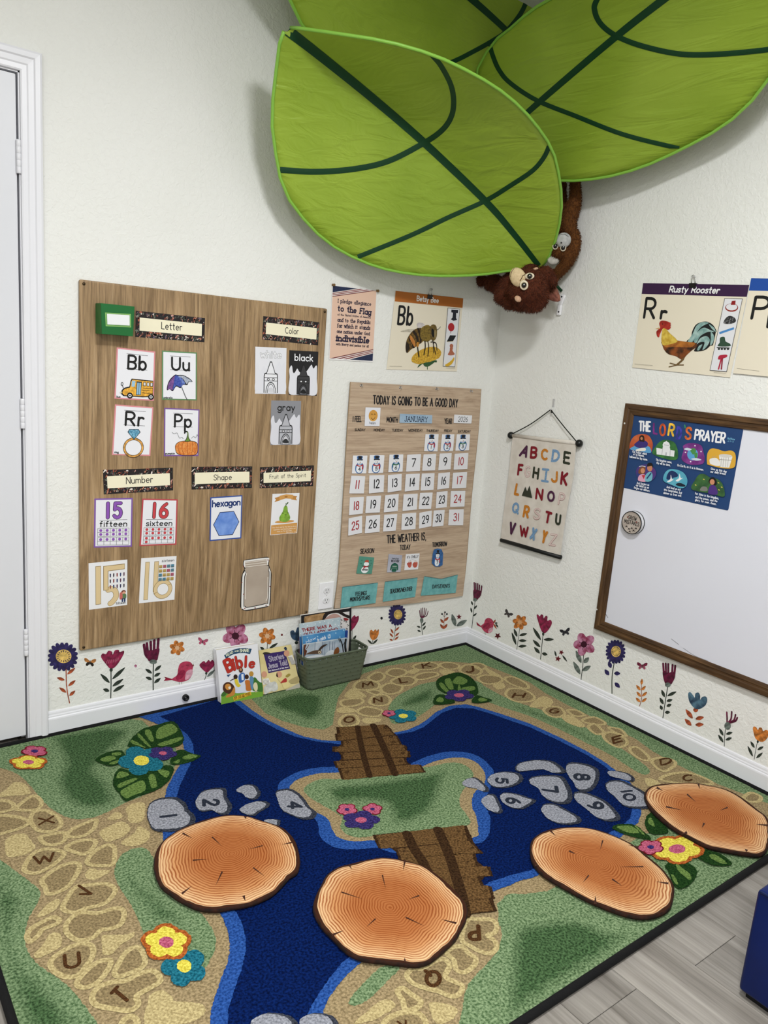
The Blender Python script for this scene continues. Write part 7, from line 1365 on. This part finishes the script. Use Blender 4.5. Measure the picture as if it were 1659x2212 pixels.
def canopy(label, left, mid, right, veins, fn, wL, wM, wR, name='leaf_canopy', root=None):
    """outlines run base -> tip in photo pixels; w*(s) gives the depth coordinate along them"""
    def lift(t, w):
        p = smooth_open(parse(t), 5); L = [0]
        for a_, b2 in zip(p, p[1:]): L.append(L[-1]+math.hypot(a_[0]-b2[0], a_[1]-b2[1]))
        return [fn(x, y, w(s/L[-1])) for (x, y), s in zip(p, L)]
    n = 44; Lp, Mp, Rp = resample(lift(left, wL), n), resample(lift(mid, wM), n), resample(lift(right, wR), n); m = 12; vs = []; fs = []
    for i in range(n):
        for j in range(2*m+1):
            u = j/m-1; a_, b2, c = u*(u-1)/2, 1-u*u, u*(u+1)/2; k = .8
            q = Lp[i]*a_+Mp[i]*b2+Rp[i]*c; lin_ = (Lp[i].lerp(Mp[i], 1+u) if u < 0 else Mp[i].lerp(Rp[i], u)); vs.append(q*(1-k)+lin_*k)
    W_ = 2*m+1
    for i in range(n-1):
        for j in range(2*m): e = i*W_+j; fs.append((e, e+1, e+W_+1, e+W_))
    t = thing(name, label, 'leaf canopy', Lp[0], 'green leaf canopies in the corner')
    bvh = BVHTree.FromPolygons([tuple(v) for v in vs], fs)
    o = mesh('canopy_fabric', vs, fs, LEAFM, t, smooth=True); md = o.modifiers.new('t', 'SOLIDIFY'); md.thickness = .0012; md.offset = 0
    tube('edge_rim', Lp[::2]+[Lp[-1]], .0052, RIMM, t, 8); tube('edge_rim', Rp[::2]+[Rp[-1]], .0052, RIMM, t, 8)
    for pts, w0, w1 in [(mid, wM, None)]+veins if False else veins:
        p = smooth_open(parse(pts), 6); L = len(p); sv = []; sf = []; last = None
        for x, y in p:
            h = bvh.ray_cast(CAM, ray(x, y).normalized(), 20)
            if h[0] is not None: last = (h[0]-CAM).length; break
        for i, (x, y) in enumerate(p):
            x0, y0 = p[max(0, i-1)]; x1, y1 = p[min(L-1, i+1)]; d = math.hypot(x1-x0, y1-y0) or 1; nx, ny = -(y1-y0)/d, (x1-x0)/d; w = w0+(w1-w0)*i/(L-1); row = []
            for s in (-.5, 0, .5):
                dd = ray(x+nx*w*s, y+ny*w*s); h = bvh.ray_cast(CAM, dd.normalized(), 20); 
                if h[0] is None: dd = ray(x, y); h = bvh.ray_cast(CAM, dd.normalized(), 20)
                if h[0] is None: h = (CAM+ray(x+nx*w*s, y+ny*w*s).normalized()*last,)
                else: last = (h[0]-CAM).length
                row.append(h[0]-dd.normalized()*(.004 if s == 0 else .0022))
            sv += row
        for i in range(L-1):
            for k in (0, 1): e = i*3+k; sf.append((e, e+1, e+4, e+3))
        mesh('vein', sv, sf, VEIN, t, smooth=True)
    if root is not None:
        tube('stem', [Lp[0], root], .006, VEIN, t, 8)
    return bvh
S = lambda s: math.sin(PI*s)
lerp = lambda a_, b2, s: a_+(b2-a_)*s
CANOPY1 = canopy('lowest green leaf canopy hanging in front in the corner',
    '1168,580 1113,583 1052,592 990,596 908,594 826,580 757,553 703,520 654,471 613,410 597,340 588,279 588,230 595,164 605,86 613,68', '1168,580 1109,504 1048,434 917,309 806,213 695,123 622,68',
    '1168,580 1186,555 1201,516 1212,463 1212,410 1199,340 1179,299 1134,242 1072,189 982,139 912,111 826,88 724,72 640,60 628,60',
    [('622,66 695,123 806,213 917,309 1048,434 1109,504 1164,574', 23, 11), ('605,367 683,371 765,365 839,348 912,311 953,283 974,254 980,221 974,184 953,143 933,119', 13, 11), ('773,555 888,508 970,469 1048,434 1101,402 1150,369 1175,340 1186,316', 10, 10)], at_y,
    lambda s: lerp(-.29, -.30, s)+.18*S(s)**.8, lambda s: lerp(-.29, -.30, s)+.02*S(s), lambda s: lerp(-.29, -.30, s)-.32*S(s)**.8, root=Vector((-.004, -.34, 1.66)))
CANOPY2 = canopy('right green leaf canopy spreading along the right wall',
    '1090,295 1050,260 1028,200 1029,156 1050,115 1066,90 1103,61 1144,25 1185,0 1290,-60 1420,-120 1560,-175 1690,-220 1758,-240', '1090,295 1164,221 1332,78 1451,-15 1600,-130 1758,-240', '1090,295 1130,360 1180,385 1226,391 1307,383 1389,360 1471,323 1553,278 1618,225 1680,140 1728,40 1752,-80 1760,-170 1758,-240',
    [('1092,288 1164,221 1332,78 1451,-15 1600,-130 1750,-232', 11, 22), ('1058,98 1064,119 1078,151 1103,180 1160,217 1242,250 1348,291 1467,321', 10, 10), ('1330,-70 1289,0 1285,25 1299,53 1332,78 1389,100 1471,117 1553,117 1659,107 1735,92', 12, 12)], at_x,
    lambda s: lerp(-.26, -.50, s)-.10*S(s)**.8, lambda s: lerp(-.26, -.50, s)+.0*S(s), lambda s: lerp(-.26, -.50, s)+.24*S(s)**.8, root=Vector((-.003, -.12, 2.2)))
CANOPY3 = canopy('upper green leaf canopy behind the other two leaves',
    '1150,125 1080,190 980,215 860,200 760,160 700,112 658,61 642,37 626,0 590,-90 560,-200 540,-300 530,-380', '1150,125 1089,61 1021,0 900,-100 720,-250 530,-380', '1150,125 1170,40 1165,-60 1130,-160 1050,-260 930,-330 780,-370 640,-385 530,-380',
    [('1140,112 1089,61 1021,0 900,-100 720,-250 540,-374', 11, 22), ('880,170 974,135 1023,111 1064,88 1095,66 1130,20 1150,-40', 10, 10), ('630,-60 760,-80 900,-100 980,-150 1010,-230', 12, 12)], at_y,
    lambda s: lerp(-.07, -.45, s)+.12*S(s)**.8, lambda s: lerp(-.07, -.45, s)+.07*S(s), lambda s: lerp(-.07, -.45, s)+.02*S(s), root=Vector((-.004, -.10, 2.42)))
# ------------------------------------------------------------------ plush monkeys and wall brackets
KMk = crop(980, 380, 5.53)
def mk(x, y, X): return at_x(*KMk(x, y), X)
def fwd(p): return -((ROT.transposed() @ (p-CAM)).z)
def body_from(name, balls, mat, parent, voxel=.006):
    bm = bmesh.new()
    for p, r, sc in balls:
        bmesh.ops.create_icosphere(bm, subdivisions=3, radius=r, matrix=Matrix.Translation(p) @ Matrix.Diagonal((*sc, 1)))
    o = from_bm(name, bm, mat, parent, True); md = o.modifiers.new('r', 'REMESH'); md.mode = 'VOXEL'; md.voxel_size = voxel; s_ = o.modifiers.new('s', 'SMOOTH'); s_.factor = .6; s_.iterations = 8
    bpy.context.view_layer.update(); dg = bpy.context.evaluated_depsgraph_get(); me = bpy.data.meshes.new_from_object(o.evaluated_get(dg)); o.modifiers.clear(); old = o.data; o.data = me; bpy.data.meshes.remove(old)
    me.materials.clear(); me.materials.append(mat); me.polygons.foreach_set('use_smooth', [True]*len(me.polygons)); return o
def furry(o, mats, parent, count, ln, seed):
    rnd = random.Random(seed); me = o.data; off = WL[o]; polys = list(me.polygons); vs = []; fs = []; mi = []; rx = WL[o]
    for k in range(count):
        p = rnd.choice(polys); c = Vector(p.center)+off; nrm = Vector(p.normal)
        c += Vector((rnd.uniform(-.003, .003), rnd.uniform(-.003, .003), rnd.uniform(-.003, .003)))
        d = (nrm*.8+Vector((rnd.uniform(-.6, .6), rnd.uniform(-.6, .6), rnd.uniform(-.9, .2)))).normalized(); s_ = d.cross(Vector((rnd.uniform(-1, 1), rnd.uniform(-1, 1), rnd.uniform(-1, 1)))).normalized()*.0008
        b0 = len(vs); L = ln*rnd.uniform(.6, 1.2); vs += [c-s_-nrm*.001, c+s_-nrm*.001, c+d*L*.6+s_*.5+Vector((0, 0, -.001)), c+d*L+Vector((0, 0, -.003))]; fs.append((b0, b0+1, b0+2, b0+3)); mi.append(rnd.randrange(len(mats)))
    return tag(mesh('fur', vs, fs, mats, parent, mi), kind='stuff')
def surf(o):
    me = o.data; off = WL[o]; return BVHTree.FromPolygons([tuple(Vector(v.co)+off) for v in me.vertices], [tuple(p.vertices) for p in me.polygons])
def hit(bv, x, y):
    d = ray(*KMk(x, y)).normalized(); h = bv.ray_cast(CAM, d, 20)
    if h[0] is None: q = bv.find_nearest(CAM+d*3.2); return q[0], -d
    return h[0], -d
def puff(nm, c, dirv, rx, ry, rz, mat, parent, rot=0.0):
    """ellipsoid facing dirv; rx across, ry up, rz along the view"""
    z = dirv.normalized(); x = Vector((0, 0, 1)).cross(z).normalized(); y = z.cross(x); R = Matrix((x, y, z)).transposed() @ Matrix.Rotation(rot, 3, 'Z')
    bm = bmesh.new(); bmesh.ops.create_uvsphere(bm, u_segments=20, v_segments=12, radius=1, matrix=Matrix.Translation(c) @ R.to_4x4() @ Matrix.Diagonal((rx, ry, rz, 1))); return from_bm(nm, bm, mat, parent, True)
FUR1 = [mottle('#3d1a0c', '#5e2c16', 200, .9), mottle('#522412', '#733a20', 200, .9), mottle('#32150a', '#4a2010', 200, .9)]
FUR2 = [mottle('#4a2a10', '#6f4218', 200, .9), mottle('#5c3514', '#7c4c20', 200, .9), mottle('#3a200c', '#553012', 200, .9)]
TAN = mottle('#cbb28a', '#dcc59e', 90, .8); EYEW = flat('#e3d6be', .4); EYEB = flat('#0c0a09', .12, .6)
# orangutan
X1 = -.24; hc = mk(885, 1330, X1); u1 = fwd(hc)/FPX/5.53           # metres per crop pixel there
t1 = thing('plush_monkey', 'reddish brown plush orangutan with tan muzzle hanging upside down', 'plush toy', hc)
b1 = [(hc, 232*u1, (1, 1, 1)), (mk(940, 1440, X1+.03), 190*u1, (1, 1, 1)), (mk(680, 1330, X1+.08), 175*u1, (1, 1, .95)), (mk(480, 1280, X1+.10), 130*u1, (1, 1, .9)), (mk(330, 1250, X1+.10), 90*u1, (1, 1, .9)), (mk(220, 1225, X1+.10), 60*u1, (1, 1, .9)),
      (mk(590, 1440, X1+.03), 110*u1, (1, 1, 1)), (mk(680, 1510, X1+.02), 100*u1, (1, 1, 1)), (mk(790, 1545, X1+.02), 85*u1, (1, 1, 1)), (mk(910, 1550, X1+.03), 75*u1, (1, 1, 1)),
      (mk(1090, 1180, X1+.07), 105*u1, (1, 1, 1)), (mk(1150, 1240, X1+.10), 85*u1, (1, 1, 1)), (mk(1180, 1290, X1+.14), 60*u1, (1, 1, 1)), (mk(900, 1180, X1+.12), 150*u1, (1, 1, 1)), (mk(760, 1150, X1+.12), 140*u1, (1, 1, 1))]
o1 = body_from('monkey_body', b1, FUR1[0], t1); furry(o1, FUR1, t1, 15000, .0085, 3); s1 = surf(o1)
c, d = hit(s1, 770, 1215); puff('muzzle', c+d*.004, d, 92*u1, 122*u1, 60*u1, TAN, t1, .62)
mz = surf([q for q in t1.children if q.name.startswith('muzzle')][0])
tube('mouth_line', [hit(mz, x, y)[0]-ray(*KMk(x, y)).normalized()*.0012 for x, y in ((760, 1092), (720, 1108), (690, 1150), (676, 1205), (672, 1250))], .0012, flat('#4a3420', .7), t1, 5)
tube('nostril', [hit(mz, x, y)[0]-ray(*KMk(x, y)).normalized()*.0012 for x, y in ((850, 1180), (826, 1190), (812, 1222), (792, 1252))], .0014, flat('#5a4028', .7), t1, 5)
for ex, ey, rx, ry, rt in ((908, 1197, 54, 38, .1), (840, 1305, 50, 57, .3)):
    c, d = hit(s1, ex, ey); e = puff('eye', c+d*.008, d, rx*u1, ry*u1, .006, EYEW, t1, rt); puff('eye_ring', c+d*.0115, d, rx*.66*u1, ry*.66*u1, .0045, flat('#8a7458', .5), e, rt); puff('iris', c+d*.013, d, rx*.58*u1, ry*.58*u1, .0045, EYEW, e, rt); puff('pupil', c+d*.0155, d, 28*u1, 30*u1, .005, EYEB, e); puff('glint', c+d*.0205+Vector((0, 0, .002)), d, 6*u1, 6*u1, .001, flat('#e8e8e8', .3), e)
for ex, ey, rx, ry, rt in ((768, 1468, 44, 34, -.6), (978, 1110, 32, 16, .3)):
    c, d = hit(s1, ex, ey); puff('ear', c+d*.010, d, rx*u1, ry*u1, .010, mottle('#c49a7c', '#d8b498', 90, .8), t1, rt)
PALM = mottle('#7a4a3c', '#9c6450', 80, .7)
hp_ = [mk(x, y, X1+.17) for x, y in ((1150, 1320), (1190, 1370), (1235, 1440), (1262, 1490))]; tube('finger', hp_, [55*u1, 52*u1, 38*u1, 16*u1], PALM, t1, 10)
hp_ = [mk(x, y, X1+.15) for x, y in ((1110, 1400), (1160, 1440), (1210, 1470), (1250, 1490))]; tube('finger', hp_, [45*u1, 46*u1, 34*u1, 15*u1], mottle('#6a3c30', '#8a5444', 80, .7), t1, 10)
# smaller monkey behind
X2 = -.085; hc2 = mk(1270, 880, X2); u2 = fwd(hc2)/FPX/5.53
t2 = thing('plush_monkey', 'small golden brown plush monkey with white muzzle hanging beside the lowest leaf', 'plush toy', hc2)
def chain(pts, X, rs): return [(mk(x, y, X), r*u2, (1, 1, 1)) for (x, y), r in zip(pts, rs)]
b2_ = [(hc2, 105*u2, (1, 1, 1)), (mk(1300, 820, X2), 90*u2, (1, 1, 1)), (mk(1240, 930, X2), 70*u2, (1, 1, 1))]
b2_ += chain([(1440, 640+i*0) for i in range(0)], X2, [])
arm = smooth_open([(1395, 620, 60), (1440, 700, 62), (1455, 800, 62), (1430, 900, 64), (1370, 1010, 68), (1290, 1110, 68), (1230, 1180, 60), (1190, 1240, 45)], 3); b2_ += [(mk(x, y, X2+.03), r*u2, (1, 1, 1)) for x, y, r in arm]
up = smooth_open([(1380, 640, 80), (1370, 540, 95), (1400, 430, 95), (1440, 330, 80), (1455, 220, 66), (1450, 120, 62), (1445, 40, 60)], 3); b2_ += [(mk(x, y, X2+.03), r*u2, (1, 1, 1)) for x, y, r in up]
up2 = smooth_open([(1310, 640, 70), (1305, 480, 62), (1310, 330, 48), (1310, 200, 42), (1310, 60, 40)], 3); b2_ += [(mk(x, y, X2+.04), r*u2, (1, 1, 1)) for x, y, r in up2]
o2 = body_from('monkey_body', b2_, FUR2[0], t2, .005); furry(o2, FUR2, t2, 11000, .006, 5); s2 = surf(o2)
GREYM = mottle('#a9a9a8', '#c2c2c0', 60, .8)
c, d = hit(s2, 1312, 768); puff('muzzle', c+d*.006, d, 88*u2, 86*u2, .022, GREYM, t2); mz2 = surf([q for q in t2.children if q.name.startswith('muzzle')][0])
tube('mouth_line', [hit(mz2, x, y)[0]-ray(*KMk(x, y)).normalized()*.001 for x, y in ((1250, 708), (1290, 696), (1335, 702), (1370, 725))], .001, flat('#3a3632', .7), t2, 5)
for x, y in ((1286, 798),): c, d = hit(mz2, x, y); puff('nose', c+d*.001, d, 10*u2, 9*u2, .002, EYEB, t2)
for ex, ey in ((1215, 838), (1308, 858)):
    c, d = hit(s2, ex, ey); e = puff('eye', c+d*.007, d, 36*u2, 42*u2, .006, flat('#d8cdb8', .5), t2); puff('pupil', c+d*.011, d, 25*u2, 28*u2, .005, EYEB, e)
c, d = hit(s2, 1190, 1010); puff('chest_patch', mk(1190, 1010, X2-.01), d, 70*u2, 50*u2, .012, mottle('#b0aca4', '#c6c2ba', 60, .8), t2)
# white wall brackets by the corner
for i, (x, y, rot, lab) in enumerate(((1285, 1480, .35, 'white plastic wall bracket with screw right of the orangutan'), (1255, 1600, .0, 'lower white plastic wall bracket with screw under the orangutan hand'))):
    u, v = WB.px(*KMk(x, y), .01); t = thing('wall_bracket', lab, 'bracket', WB.pt(u, v, 0), 'white leaf brackets on the right wall')
    M = Matrix.Translation(WB.pt(u, v, .006)) @ Matrix.Rotation(rot, 4, 'X'); bm = bmesh.new(); bm_box(bm, (-.006, -.011, -.022), (.0055, .011, .022), .005, 3, M); from_bm('bracket_body', bm, PLASTIC, t, True)
    bm = bmesh.new(); lathe(bm, [(.004, 0), (.004, .001), (.002, .0022)], 10, Matrix.Translation(WB.pt(u+.002, v+(.012 if i == 0 else -.008), .0115)) @ Matrix.Rotation(-PI/2, 4, 'Y')); from_bm('screw', bm, flat('#2a2a2c', .4, .5, .6), t)
